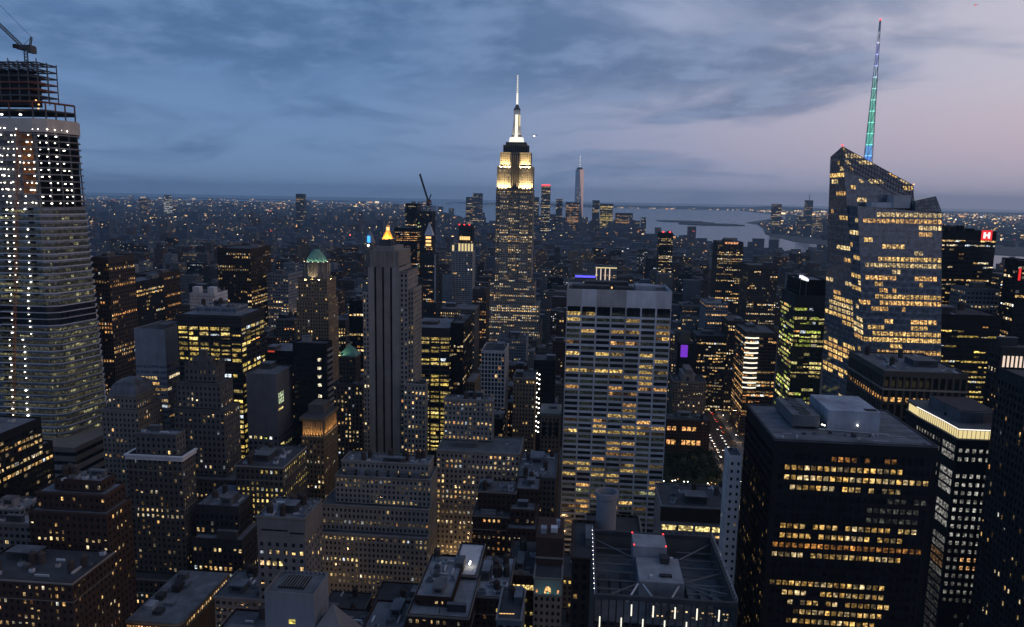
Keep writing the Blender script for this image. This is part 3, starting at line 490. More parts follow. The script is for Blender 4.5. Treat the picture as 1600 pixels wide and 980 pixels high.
FILL=[(-153, 73, 421, 450, 45, 'stonedark', 'mid height dark stone block just right of the teal lit gable'),
(-931, -748, 310, 339, 70, 'brick', 'mid height brick block further left of the blue terrace roofs'),
(-1411, -1141, 261, 290, 90, 'brick', 'tall brick block in front of and below the grey concrete block'),
(-1203, -859, 310, 339, 65, 'brick', 'mid height brick block in front of and below the grey concrete block'),
(-1113, -797, 390, 419, 36, 'brownpier', 'mid height brown ribbed block further left of the blue terrace roofs'),
(-1424, -1178, 390, 419, 28, 'stonedark', 'low dark stone block further right of the grey concrete block'),
(-3264, -3054, 790, 819, 130, 'stonedark', 'tall dark stone block in front of and below the green domed tower'),
(-907, -728, 390, 419, 36, 'brownpier', 'mid height brown ribbed block just left of the blue terrace roofs'),
(-2360, -2118, 581, 610, 55, 'grey', 'mid height grey block in front of and below the golden cornice tower'),
(-737, -566, 581, 610, 91, 'black', 'tall black block further left of the tan arched tower'),
(-3198, -2959, 630, 659, 130, 'stonedark', 'tall dark stone block further right of the yellow lit office block'),
(961, 1129, 501, 530, 65, 'stonedark', 'mid height dark stone block just right of the library block'),
(-4006, -3776, 710, 739, 130, 'grey', 'tall grey block just left of the yellow lit office block'),
(-3480, -3262, 741, 770, 110, 'brick', 'tall brick block further left of the black glass tower'),
(-72, 203, 341, 370, 55, 'tan', 'mid height tan block in front of and below the teal lit gable'),
(792, 975, 550, 579, 38, 'stonedark', 'mid height dark stone block behind and above the library block'),
(-7170, -6900, 1221, 1250, 100, 'stonedark', 'tall dark stone block just right of the black topped tower'),
(2349, 2521, 870, 899, 90, 'brownpier', 'tall brown ribbed block just right of the curved strip tower'),
(-907, -597, 901, 930, 63, 'brick', 'mid height brick block just right of the white gridded tower'),
(-593, -161, 1350, 1379, 100, 'grey', 'tall grey block further left of the blue neon block'),
(1882, 2148, 1350, 1379, 35, 'tan', 'low tan block behind and above the purple screen block'),
(-7887, -7486, 1430, 1459, 100, 'stonedark', 'tall dark stone block further left of the brown slab tower'),
(2839, 3267, 1030, 1059, 100, 'black', 'tall black block just left of the green lit tower'),
(-4828, -4586, 1061, 1090, 100, 'grey', 'tall grey block in front of and below the brown slab tower'),
(2100, 2301, 741, 770, 110, 'brownpier', 'tall brown ribbed block just right of the curved strip tower'),
(-4859, -4641, 870, 899, 130, 'stonedark', 'tall dark stone block further right of the black topped tower'),
(4769, 5063, 870, 899, 130, 'stonedark', 'tall dark stone block further right of the yellow banded block'),
(2558, 2905, 1590, 1619, 100, 'stonedark', 'tall dark stone block just left of the brown riverside tower'),
(-848, -592, 710, 739, 70, 'brick', 'mid height brick block further left of the tan arched tower'),
(-265, 26, 821, 850, 110, 'brick', 'tall brick block further right of the white gridded tower'),
(-6967, -6689, 1301, 1330, 100, 'black', 'tall black block further left of the brown slab tower'),
(-3748, -3473, 661, 690, 90, 'grey', 'tall grey block just left of the art deco crown tower'),
(917, 1245, 950, 979, 100, 'stonedark', 'tall dark stone block further left of the purple screen block'),
(-6324, -6022, 1061, 1090, 85, 'tan', 'tall tan block just right of the black topped tower'),
(1882, 2173, 1381, 1410, 55, 'grey', 'mid height grey block behind and above the purple screen block'),
(-9178, -8745, 1701, 1730, 100, 'black', 'tall black block further left of the brown slab tower'),
(-3793, -3513, 821, 850, 110, 'stonedark', 'tall dark stone block in front of and below the brown slab tower'),
(-9410, -8980, 1510, 1539, 100, 'brick', 'tall brick block behind and above the black topped tower'),
(1862, 2287, 2181, 2210, 100, 'black', 'tall black block just left of the red lamp tower'),
(4735, 5159, 1701, 1730, 100, 'brick', 'tall brick block further right of the brown riverside tower'),
(-4690, -4250, 1430, 1459, 100, 'brownpier', 'tall brown ribbed block just right of the green domed tower'),
(-7046, -6698, 1750, 1779, 100, 'grey', 'tall grey block just left of the green domed tower'),
(2269, 2600, 1750, 1779, 100, 'black', 'tall black block in front of and below the red lamp tower'),
(-662, -332, 1590, 1619, 100, 'black', 'tall black block further left of the blue neon block'),
(4884, 5313, 1830, 1859, 100, 'grey', 'tall grey block further right of the brown riverside tower'),
(-4108, -3659, 1110, 1139, 100, 'brick', 'tall brick block just right of the green domed tower'),
(3330, 3611, 1350, 1379, 100, 'brick', 'tall brick block behind and above the green lit tower'),
(1921, 2237, 1430, 1459, 70, 'stonedark', 'mid height dark stone block further left of the brown riverside tower'),
(-6940, -6685, 1541, 1570, 100, 'brownpier', 'tall brown ribbed block just right of the brown slab tower'),
(2254, 2662, 1590, 1619, 100, 'brick', 'tall brick block further left of the brown riverside tower'),
(-644, -269, 1861, 1890, 100, 'stonedark', 'tall dark stone block further left of the blue neon block'),
(-3493, -3271, 790, 819, 110, 'brick', 'tall brick block further left of the black glass tower'),
(-10167, -9833, 1941, 1970, 100, 'stonedark', 'tall dark stone block just left of the brown slab tower'),
(-4452, -4095, 1270, 1299, 100, 'brick', 'tall brick block just right of the green domed tower'),
(-5831, -5422, 1830, 1859, 100, 'stonedark', 'tall dark stone block further right of the green domed tower'),
(-10917, -10628, 1910, 1939, 100, 'grey', 'tall grey block behind and above the black topped tower'),
(-1154, -810, 790, 819, 65, 'brick', 'mid height brick block just left of the white gridded tower'),
(2231, 2636, 1541, 1570, 70, 'brownpier', 'mid height brown ribbed block just left of the brown riverside tower'),
(-10318, -9894, 1781, 1810, 70, 'brick', 'mid height brick block further right of the black topped tower'),
(-2583, -2380, 581, 610, 55, 'brick', 'mid height brick block just left of the golden cornice tower'),
(-573, -301, 1110, 1139, 45, 'stonedark', 'mid height dark stone block further right of the white gridded tower'),
(4626, 5020, 1621, 1650, 85, 'stonedark', 'tall dark stone block behind and above the green lit tower'),
(-10996, -10738, 1701, 1730, 100, 'brownpier', 'tall brown ribbed block behind and above the black topped tower'),
(1078, 1424, 1061, 1090, 85, 'stonedark', 'tall dark stone block just left of the purple screen block'),
(891, 1267, 1781, 1810, 85, 'brownpier', 'tall brown ribbed block just right of the blue neon block'),
(-13454, -13118, 2181, 2210, 100, 'black', 'tall black block behind and above the black topped tower'),
(-5409, -5069, 1590, 1619, 100, 'brick', 'tall brick block just right of the green domed tower'),
(10, 446, 2390, 2419, 100, 'tan', 'tall tan block behind and above the blue neon block'),
(-3957, -3768, 661, 690, 45, 'grey', 'mid height grey block just left of the art deco crown tower'),
(-252, 69, 901, 930, 130, 'brownpier', 'tall brown ribbed block in front of and below the blue neon block'),
(-865, -581, 1061, 1090, 49, 'grey', 'mid height grey block further right of the white gridded tower'),
(-856, -593, 1141, 1170, 50, 'stonedark', 'mid height dark stone block behind and above the white gridded tower'),
(5976, 6359, 2390, 2419, 100, 'brick', 'tall brick block further right of the brown riverside tower'),
(-12997, -12556, 2101, 2130, 85, 'brick', 'tall brick block behind and above the black topped tower'),
(1939, 2244, 2550, 2579, 45, 'brick', 'mid height brick block just left of the red lamp tower'),
(-546, -381, 550, 579, 65, 'brick', 'mid height brick block further right of the wide lit stone building'),
(-437, -135, 1221, 1250, 85, 'brick', 'tall brick block further left of the blue neon block'),
(-461, -117, 1270, 1299, 100, 'brick', 'tall brick block further left of the blue neon block'),
(4029, 4441, 1510, 1539, 85, 'grey', 'tall grey block behind and above the green lit tower'),
(-9400, -9106, 2101, 2130, 100, 'brownpier', 'tall brown ribbed block just right of the brown slab tower'),
(-11678, -11356, 2230, 2259, 100, 'brownpier', 'tall brown ribbed block just left of the brown slab tower'),
(-376, -53, 2390, 2419, 100, 'tan', 'tall tan block behind and above the blue neon block'),
(1983, 2234, 1621, 1650, 70, 'brick', 'mid height brick block in front of and below the red lamp tower'),
(-7620, -7312, 1861, 1890, 100, 'brownpier', 'tall brown ribbed block just left of the green domed tower'),
(-12070, -11813, 2070, 2099, 100, 'brick', 'tall brick block behind and above the black topped tower'),
(-2857, -2623, 2101, 2130, 85, 'brick', 'tall brick block just right of the white ribbed tower'),
(1943, 2366, 2101, 2130, 70, 'stonedark', 'mid height dark stone block in front of and below the red lamp tower'),
(88, 436, 2150, 2179, 85, 'grey', 'tall grey block behind and above the blue neon block'),
(435, 815, 2150, 2179, 100, 'brick', 'tall brick block behind and above the blue neon block'),
(-5281, -4850, 1141, 1170, 100, 'brick', 'tall brick block in front of and below the brown slab tower'),
(-10449, -10021, 1830, 1859, 85, 'stonedark', 'tall dark stone block behind and above the black topped tower'),
(10924, 11276, 2101, 2130, 100, 'brownpier', 'tall brown ribbed block just right of the black slab with red sign'),
(6391, 6691, 2181, 2210, 100, 'stonedark', 'tall dark stone block further left of the faceted glass tower'),
(-9213, -8882, 2341, 2370, 100, 'stonedark', 'tall dark stone block behind and above the green domed tower'),
(-3349, -3110, 2550, 2579, 100, 'stonedark', 'tall dark stone block behind and above the white ribbed tower'),
(1921, 2194, 1461, 1490, 70, 'brick', 'mid height brick block further left of the brown riverside tower'),
(-10542, -10090, 2341, 2370, 100, 'tan', 'tall tan block behind and above the brown slab tower'),
(-14679, -14262, 2581, 2610, 100, 'black', 'tall black block further left of the brown slab tower'),
(2214, 2434, 1430, 1459, 70, 'brownpier', 'mid height brown ribbed block just left of the brown riverside tower'),
(-3090, -2643, 1590, 1619, 100, 'stonedark', 'tall dark stone block just right of the crane topped tower'),
(-2332, -1909, 1590, 1619, 85, 'stonedark', 'tall dark stone block just right of the white ribbed tower'),
(-104, 332, 1670, 1699, 100, 'stonedark', 'tall dark stone block just left of the blue neon block'),
(-10812, -10379, 2261, 2290, 100, 'grey', 'tall grey block behind and above the brown slab tower'),
(-1178, -971, 870, 899, 63, 'grey', 'mid height grey block just left of the white gridded tower'),
(1985, 2364, 1221, 1250, 85, 'stonedark', 'tall dark stone block behind and above the purple screen block'),
(3686, 3940, 1381, 1410, 85, 'tan', 'tall tan block behind and above the green lit tower'),
(-8018, -7626, 1590, 1619, 100, 'brownpier', 'tall brown ribbed block just left of the brown slab tower'),
(-3474, -3151, 1830, 1859, 100, 'brick', 'tall brick block just left of the white ribbed tower'),
(-11374, -11075, 2021, 2050, 100, 'brownpier', 'tall brown ribbed block further left of the brown slab tower'),
(6878, 7215, 2470, 2499, 100, 'brownpier', 'tall brown ribbed block further right of the brown riverside tower'),
(13677, 14088, 2581, 2610, 100, 'brick', 'tall brick block further right of the black slab with red sign'),
(-3258, -2917, 901, 930, 110, 'stonedark', 'tall dark stone block in front of and below the green domed tower'),
(-3752, -3479, 1190, 1219, 100, 'brownpier', 'tall brown ribbed block further right of the green domed tower'),
(-8344, -8038, 1621, 1650, 100, 'brick', 'tall brick block just left of the brown slab tower'),
(2445, 2709, 1670, 1699, 100, 'stonedark', 'tall dark stone block just left of the brown riverside tower'),
(4475, 4861, 1670, 1699, 85, 'black', 'tall black block further right of the brown riverside tower'),
(5293, 5589, 1750, 1779, 100, 'stonedark', 'tall dark stone block further left of the faceted glass tower'),
(-8432, -8014, 1990, 2019, 100, 'grey', 'tall grey block further right of the brown slab tower'),
(-205, 179, 2261, 2290, 85, 'tan', 'tall tan block just left of the blue neon block'),
(5307, 5580, 2310, 2339, 100, 'tan', 'tall tan block just right of the brown riverside tower'),
(1939, 2325, 2581, 2610, 100, 'brownpier', 'tall brown ribbed block just left of the red lamp tower'),
(-11147, -10867, 1830, 1859, 85, 'grey', 'tall grey block behind and above the black topped tower'),
(-12282, -11885, 1941, 1970, 85, 'black', 'tall black block behind and above the black topped tower'),
(5759, 6182, 1941, 1970, 100, 'stonedark', 'tall dark stone block further left of the faceted glass tower'),
(1044, 1331, 2070, 2099, 85, 'tan', 'tall tan block just right of the blue neon block'),
(-11047, -10673, 2581, 2610, 85, 'stonedark', 'tall dark stone block further right of the brown slab tower'),
(1, 298, 470, 499, 28, 'grey', 'low grey block behind and above the teal lit gable'),
(-3379, -3127, 581, 610, 45, 'grey', 'mid height grey block in front of and below the art deco crown tower'),
(-4239, -4029, 710, 739, 63, 'stonedark', 'mid height dark stone block just left of the art deco crown tower'),
(-4705, -4505, 821, 850, 70, 'brownpier', 'mid height brown ribbed block just left of the yellow lit office block'),
(-5444, -5204, 1221, 1250, 100, 'grey', 'tall grey block just right of the brown slab tower'),
(3589, 3881, 1301, 1330, 70, 'black', 'mid height black block behind and above the green lit tower'),
(-6358, -5964, 1381, 1410, 85, 'brownpier', 'tall brown ribbed block just right of the brown slab tower'),
(-8810, -8432, 1541, 1570, 70, 'stonedark', 'mid height dark stone block further right of the black topped tower'),
(-7878, -7640, 1861, 1890, 85, 'stonedark', 'tall dark stone block further right of the brown slab tower'),
(2827, 3067, 1941, 1970, 100, 'tan', 'tall tan block just right of the red lamp tower'),
(-911, -669, 1990, 2019, 100, 'stonedark', 'tall dark stone block just right of the tallest spired skyscraper'),
(3015, 3360, 2021, 2050, 100, 'brownpier', 'tall brown ribbed block just left of the brown riverside tower'),
(5191, 5452, 1990, 2019, 100, 'brownpier', 'tall brown ribbed block further right of the brown riverside tower'),
(-14296, -14026, 2261, 2290, 100, 'black', 'tall black block behind and above the black topped tower'),
(2988, 3267, 2261, 2290, 100, 'brick', 'tall brick block just right of the red lamp tower'),
(3581, 3928, 2261, 2290, 100, 'grey', 'tall grey block just left of the brown riverside tower'),
(518, 941, 2341, 2370, 100, 'brick', 'tall brick block behind and above the blue neon block'),
(-8389, -8007, 2390, 2419, 100, 'grey', 'tall grey block behind and above the green domed tower'),
(-13615, -13229, 2550, 2579, 100, 'grey', 'tall grey block further left of the brown slab tower'),
(-533, -136, 1430, 1459, 100, 'brownpier', 'tall brown ribbed block just left of the blue neon block'),
(-9391, -9091, 1590, 1619, 70, 'tan', 'mid height tan block just right of the black topped tower'),
(-7460, -7094, 1670, 1699, 100, 'brick', 'tall brick block just right of the brown slab tower'),
(-10050, -9675, 1830, 1859, 85, 'tan', 'tall tan block further left of the brown slab tower'),
(-13417, -13017, 2101, 2130, 85, 'stonedark', 'tall dark stone block behind and above the black topped tower'),
(6121, 6418, 2310, 2339, 85, 'stonedark', 'tall dark stone block further right of the brown riverside tower'),
(-930, -620, 790, 819, 65, 'brick', 'mid height brick block just right of the white gridded tower'),
(-3519, -3091, 1110, 1139, 100, 'grey', 'tall grey block just right of the green domed tower'),
(-4910, -4599, 1270, 1299, 100, 'brick', 'tall brick block just left of the green domed tower'),
(-2991, -2543, 1510, 1539, 45, 'stonedark', 'mid height dark stone block behind and above the bright yellow glass block'),
(775, 1113, 1590, 1619, 85, 'brownpier', 'tall brown ribbed block just right of the blue neon block'),
(-6496, -6152, 2021, 2050, 100, 'brownpier', 'tall brown ribbed block further left of the golden pyramid'),
(-11473, -11020, 2310, 2339, 100, 'brick', 'tall brick block behind and above the brown slab tower'),
(-997, -685, 2390, 2419, 85, 'brownpier', 'tall brown ribbed block just right of the tallest spired skyscraper'),
(-4782, -4404, 2470, 2499, 85, 'stonedark', 'tall dark stone block behind and above the crane topped tower'),
(-11301, -10937, 2550, 2579, 100, 'brick', 'tall brick block behind and above the brown slab tower'),
(2031, 2432, 1301, 1330, 28, 'brownpier', 'low brown ribbed block behind and above the purple screen block'),
(-9813, -9430, 1541, 1570, 100, 'brownpier', 'tall brown ribbed block behind and above the black topped tower'),
(3605, 4010, 1510, 1539, 100, 'stonedark', 'tall dark stone block further right of the brown riverside tower'),
(-444, -124, 1701, 1730, 85, 'grey', 'tall grey block just left of the blue neon block'),
(-6269, -5874, 1781, 1810, 100, 'grey', 'tall grey block behind and above the green domed tower'),
(-429, -206, 1910, 1939, 100, 'grey', 'tall grey block just left of the blue neon block'),
(1785, 2122, 1910, 1939, 55, 'brownpier', 'mid height brown ribbed block in front of and below the red lamp tower'),
(-12070, -11639, 2101, 2130, 100, 'brownpier', 'tall brown ribbed block further left of the brown slab tower'),
(-12971, -12637, 2230, 2259, 100, 'brick', 'tall brick block behind and above the black topped tower'),
(961, 1316, 2310, 2339, 85, 'brick', 'tall brick block just right of the blue neon block'),
(2783, 3220, 2310, 2339, 100, 'brick', 'tall brick block just right of the red lamp tower'),
(-9783, -9375, 2390, 2419, 85, 'stonedark', 'tall dark stone block further right of the brown slab tower'),
(6953, 7341, 2421, 2450, 85, 'grey', 'tall grey block further left of the faceted glass tower'),
(972, 1328, 2470, 2499, 100, 'black', 'tall black block behind and above the blue neon block'),
(-351, -146, 710, 739, 70, 'stonedark', 'mid height dark stone block behind and above the tan arched tower'),
(-1195, -885, 1061, 1090, 55, 'stonedark', 'mid height dark stone block behind and above the white gridded tower'),
(2839, 3116, 1061, 1090, 70, 'grey', 'mid height grey block just left of the green lit tower'),
(-5168, -4930, 1301, 1330, 85, 'black', 'tall black block just left of the green domed tower'),
(-4317, -3964, 1430, 1459, 100, 'grey', 'tall grey block further right of the green domed tower'),
(-4732, -4324, 1541, 1570, 100, 'stonedark', 'tall dark stone block further right of the green domed tower'),
(1954, 2251, 1510, 1539, 55, 'brownpier', 'mid height brown ribbed block in front of and below the red lamp tower'),
(-7316, -6956, 1621, 1650, 100, 'black', 'tall black block just right of the brown slab tower'),
(-2310, -1910, 1701, 1730, 85, 'brownpier', 'tall brown ribbed block just right of the white ribbed tower'),
(-8093, -7714, 1781, 1810, 100, 'stonedark', 'tall dark stone block just right of the brown slab tower'),
(2659, 2882, 1750, 1779, 100, 'brick', 'tall brick block just left of the brown riverside tower'),
(-10745, -10319, 1990, 2019, 85, 'stonedark', 'tall dark stone block further left of the brown slab tower'),
(2386, 2730, 2070, 2099, 100, 'brick', 'tall brick block just right of the red lamp tower'),
(-13912, -13592, 2150, 2179, 85, 'brick', 'tall brick block behind and above the black topped tower'),
(-11656, -11228, 2150, 2179, 85, 'stonedark', 'tall dark stone block further left of the brown slab tower'),
(-4017, -3567, 2181, 2210, 85, 'tan', 'tall tan block just left of the white ribbed tower'),
(1862, 2085, 2150, 2179, 45, 'brownpier', 'mid height brown ribbed block in front of and below the red lamp tower'),
(3243, 3617, 2181, 2210, 100, 'stonedark', 'tall dark stone block just right of the red lamp tower'),
(-7160, -6905, 2261, 2290, 100, 'black', 'tall black block further left of the golden pyramid'),
(-7547, -7159, 2310, 2339, 100, 'brick', 'tall brick block further left of the golden pyramid'),
(961, 1397, 2341, 2370, 85, 'stonedark', 'tall dark stone block just right of the blue neon block'),
(-12400, -11956, 2390, 2419, 100, 'stonedark', 'tall dark stone block behind and above the brown slab tower'),
(-8821, -8409, 2421, 2450, 100, 'grey', 'tall grey block behind and above the green domed tower'),
(5669, 5956, 2421, 2450, 100, 'tan', 'tall tan block further right of the brown riverside tower'),
(2177, 2409, 2501, 2530, 100, 'stonedark', 'tall dark stone block just left of the red lamp tower'),
(-878, -639, 2581, 2610, 100, 'brownpier', 'tall brown ribbed block further right of the tallest spired skyscraper'),
(423, 811, 2581, 2610, 100, 'black', 'tall black block behind and above the blue neon block'),
(-265, -37, 790, 819, 70, 'stonedark', 'mid height dark stone block behind and above the tan arched tower'),
(3313, 3569, 1301, 1330, 55, 'tan', 'mid height tan block just left of the green lit tower'),
(2998, 3310, 1381, 1410, 100, 'tan', 'tall tan block in front of and below the brown riverside tower'),
(-7416, -7073, 1461, 1490, 85, 'stonedark', 'tall dark stone block just left of the brown slab tower'),
(1004, 1266, 1430, 1459, 100, 'brick', 'tall brick block further right of the blue neon block'),
(4642, 4932, 2101, 2130, 100, 'brick', 'tall brick block just right of the brown riverside tower'),
(-14006, -13663, 2261, 2290, 100, 'brick', 'tall brick block behind and above the black topped tower'),
(11900, 12155, 2230, 2259, 100, 'stonedark', 'tall dark stone block further right of the black slab with red sign'),
(3530, 3911, 2310, 2339, 100, 'brick', 'tall brick block just right of the red lamp tower'),
(-13503, -13059, 2421, 2450, 85, 'stonedark', 'tall dark stone block further left of the brown slab tower'),
(-616, -255, 2390, 2419, 85, 'stonedark', 'tall dark stone block just left of the blue neon block'),
(13073, 13440, 2501, 2530, 85, 'stonedark', 'tall dark stone block just right of the black slab with red sign'),
(6851, 7238, 2550, 2579, 100, 'brownpier', 'tall brown ribbed block further right of the brown riverside tower'),
(-551, -318, 710, 739, 91, 'grey', 'tall grey block just right of the white gridded tower'),
(4051, 4341, 741, 770, 130, 'grey', 'tall grey block further right of the yellow banded block'),
(-561, -320, 1061, 1090, 35, 'grey', 'low grey block further right of the white gridded tower'),
(-437, -52, 1190, 1219, 45, 'grey', 'mid height grey block further right of the white gridded tower'),
(-4388, -3964, 1381, 1410, 85, 'stonedark', 'tall dark stone block further right of the green domed tower'),
(-6595, -6155, 1430, 1459, 85, 'brick', 'tall brick block just right of the brown slab tower'),
(-898, -630, 1750, 1779, 100, 'grey', 'tall grey block just right of the tallest spired skyscraper'),
(436, 763, 1861, 1890, 100, 'brick', 'tall brick block behind and above the blue neon block'),
(2681, 2905, 1830, 1859, 100, 'brick', 'tall brick block just right of the red lamp tower'),
(2933, 3348, 1830, 1859, 85, 'stonedark', 'tall dark stone block just left of the brown riverside tower'),
(-6018, -5741, 1910, 1939, 100, 'brick', 'tall brick block further left of the golden pyramid'),
(2838, 3182, 2101, 2130, 85, 'brownpier', 'tall brown ribbed block just right of the red lamp tower'),
(11551, 11926, 2181, 2210, 100, 'brick', 'tall brick block further right of the black slab with red sign'),
(-14613, -14316, 2261, 2290, 100, 'stonedark', 'tall dark stone block behind and above the black topped tower'),
(-9612, -9381, 2261, 2290, 85, 'brownpier', 'tall brown ribbed block just right of the brown slab tower'),
(1883, 2324, 2261, 2290, 100, 'stonedark', 'tall dark stone block just left of the red lamp tower'),
(6427, 6649, 2261, 2290, 85, 'brownpier', 'tall brown ribbed block further right of the brown riverside tower'),
(-13366, -13048, 2310, 2339, 100, 'brick', 'tall brick block behind and above the black topped tower'),
(-11081, -10795, 2421, 2450, 100, 'brick', 'tall brick block behind and above the brown slab tower'),
(10, 438, 2421, 2450, 100, 'stonedark', 'tall dark stone block behind and above the blue neon block'),
(4093, 4406, 2470, 2499, 100, 'stonedark', 'tall dark stone block behind and above the brown riverside tower'),
(-8956, -8598, 2581, 2610, 100, 'grey', 'tall grey block behind and above the green domed tower'),
(5739, 6030, 2581, 2610, 85, 'brick', 'tall brick block just right of the brown riverside tower'),
(-6002, -5781, 1030, 1059, 55, 'grey', 'mid height grey block behind and above the yellow lit office block'),
(1985, 2227, 1190, 1219, 70, 'brownpier', 'mid height brown ribbed block behind and above the purple screen block'),
(-5300, -4857, 1510, 1539, 85, 'grey', 'tall grey block just right of the green domed tower'),
(3149, 3577, 1621, 1650, 100, 'brownpier', 'tall brown ribbed block just right of the brown riverside tower'),
(-3101, -2844, 1670, 1699, 100, 'brick', 'tall brick block just left of the white ribbed tower'),
(-11035, -10729, 1750, 1779, 85, 'brownpier', 'tall brown ribbed block behind and above the black topped tower'),
(-8850, -8397, 1750, 1779, 100, 'brownpier', 'tall brown ribbed block just left of the brown slab tower'),
(4679, 5019, 1941, 1970, 85, 'brownpier', 'tall brown ribbed block further right of the brown riverside tower'),
(-8004, -7626, 1990, 2019, 100, 'brick', 'tall brick block behind and above the green domed tower'),
(-6736, -6402, 2101, 2130, 100, 'brick', 'tall brick block further left of the golden pyramid'),
(5884, 6195, 2101, 2130, 85, 'brownpier', 'tall brown ribbed block further right of the brown riverside tower'),
(-14084, -13715, 2390, 2419, 100, 'grey', 'tall grey block behind and above the black topped tower'),
(-13039, -12737, 2390, 2419, 85, 'brick', 'tall brick block further left of the brown slab tower'),
(-11526, -11101, 2421, 2450, 100, 'tan', 'tall tan block behind and above the brown slab tower'),
(-7365, -7140, 2390, 2419, 100, 'brownpier', 'tall brown ribbed block just left of the golden pyramid'),
(6295, 6547, 2390, 2419, 85, 'grey', 'tall grey block further right of the brown riverside tower'),
(7094, 7343, 2550, 2579, 100, 'brownpier', 'tall brown ribbed block further right of the brown riverside tower'),
(-577, -272, 901, 930, 55, 'grey', 'mid height grey block further right of the white gridded tower'),
(1968, 2274, 1141, 1170, 100, 'stonedark', 'tall dark stone block in front of and below the brown riverside tower'),
(-3752, -3354, 1221, 1250, 100, 'brick', 'tall brick block further right of the green domed tower'),
(2998, 3243, 1350, 1379, 70, 'stonedark', 'mid height dark stone block in front of and below the brown riverside tower'),
(-5909, -5688, 1430, 1459, 100, 'grey', 'tall grey block just left of the green domed tower'),
(-7806, -7480, 1701, 1730, 100, 'brick', 'tall brick block just right of the brown slab tower'),
(-5530, -5267, 1830, 1859, 85, 'brick', 'tall brick block further right of the green domed tower'),
(-2376, -2135, 1861, 1890, 85, 'brick', 'tall brick block just right of the white ribbed tower'),
(1903, 2225, 1861, 1890, 70, 'stonedark', 'mid height dark stone block in front of and below the red lamp tower'),
(3637, 3992, 1830, 1859, 100, 'black', 'tall black block just right of the brown riverside tower'),
(-11226, -11005, 1910, 1939, 70, 'brownpier', 'mid height brown ribbed block behind and above the black topped tower'),
(689, 1129, 1941, 1970, 85, 'brick', 'tall brick block just right of the blue neon block'),
(-12434, -12072, 2021, 2050, 70, 'stonedark', 'mid height dark stone block behind and above the black topped tower'),
(2215, 2487, 1990, 2019, 100, 'brownpier', 'tall brown ribbed block in front of and below the red lamp tower'),
(-7094, -6765, 2070, 2099, 85, 'brick', 'tall brick block behind and above the green domed tower'),
(-6382, -6103, 2101, 2130, 100, 'brownpier', 'tall brown ribbed block just left of the golden pyramid'),
(-470, -233, 2230, 2259, 85, 'brick', 'tall brick block just left of the blue neon block'),
(3581, 4016, 2230, 2259, 70, 'stonedark', 'mid height dark stone block just left of the brown riverside tower'),
(3948, 4215, 2261, 2290, 85, 'brownpier', 'tall brown ribbed block just left of the brown riverside tower'),
(-9097, -8841, 2421, 2450, 100, 'tan', 'tall tan block behind and above the green domed tower'),
(-8106, -7720, 2390, 2419, 85, 'brick', 'tall brick block behind and above the green domed tower'),
(-7708, -7429, 2390, 2419, 100, 'brownpier', 'tall brown ribbed block further left of the golden pyramid'),
(-1424, -1017, 2421, 2450, 100, 'tan', 'tall tan block just right of the tallest spired skyscraper'),
(831, 1284, 2421, 2450, 85, 'tan', 'tall tan block behind and above the blue neon block'),
(-15986, -15685, 2470, 2499, 100, 'brownpier', 'tall brown ribbed block behind and above the black topped tower'),
(-4574, -4217, 2581, 2610, 100, 'stonedark', 'tall dark stone block behind and above the white ribbed tower')]
FILLREST=[]

for k, (x0, x1, y0, y1, zt, st, lb) in enumerate(FILL):
    rt = root('city_block', lb, 'building', 0, 0, 'anonymous blocks filling the streets')
    rg = random.Random(k + 500)
    T = (x0 / 10, x1 / 10, y0, y1, 0, zt)
    tiers = [T]
    if rg.random() < .4 and zt > 30 and x1 - x0 > 160:
        T0 = (T[0], T[1], T[2], T[3], 0, zt * .78); i_ = 2.5
        tiers = [T0, (T[0] + i_, T[1] - i_, T[2] + i_, T[3] - 1, zt * .78, zt)]
    block(rt, tiers, st, rg, rg.choice([.02, .04, .07, .11, .18]), 6 if y0 < 600 else 0, rg.choice(['warm', 'warm', 'orange', 'white', 'yellow']), rg.choice('rrrg'), 3 if y0 < 1200 else 1, light_sides=True)
emit('signdim', (1, .1, .05), .5)
def mul(k, c): return tuple(k * v for v in c)
# ------------------------------------------------------------------ trims on table buildings
def win(rt, loc, sc, c):
    o = pc('window', rt, PANE, loc, sc); o.color = (*c, 1); return o
def front(seed, k=-1): return ROOT[seed][0], ROOT[seed][1][k]
rt, T = front(6)        # white cornice + penthouse
for nm, e, za, zb in (('cornice', .8, -2.6, -.6), ('cornice', 1.5, -.6, .35)):
    a = Acc()
    a.box(T[0] - e, T[1] + e, T[2] - e, T[2] + .0 - .01, T[5] + za, T[5] + zb); a.box(T[1] + .01, T[1] + e, T[2], T[3], T[5] + za, T[5] + zb); a.box(T[0] - e, T[0] - .01, T[2], T[3], T[5] + za, T[5] + zb)
    a.build(nm, 'white', rt)
block(rt, [(T[0] + 3.5, T[1] - 4.5, T[2] + 3, T[3] - 2, T[5] - .8, T[5] + 12)], 'stonedark', random.Random(1), .03, 2, 'warm', 'r', 2)
rt, T = front(8)        # mansard roof
cx, cy_ = (T[0] + T[1]) / 2, (T[2] + T[3]) / 2; w = (T[1] - T[0]) / 2 - .5; d = (T[3] - T[2]) / 2 - .5; z = T[5]
lv = [(1, 0), (.95, 3), (.84, 6), (.66, 8.5), (.4, 10)]
for (s0, a0), (s1, a1) in zip(lv, lv[1:]):
    q = lambda s: [(cx - w * s, cy_ - d * s), (cx + w * s, cy_ - d * s), (cx + w * s, cy_ + d * s), (cx - w * s, cy_ + d * s)]
    prism('mansard_roof', rt, q(s0), z + a0, z + a1, 'roofgrey', q(s1))
rt, T = front(10)       # dark banded top
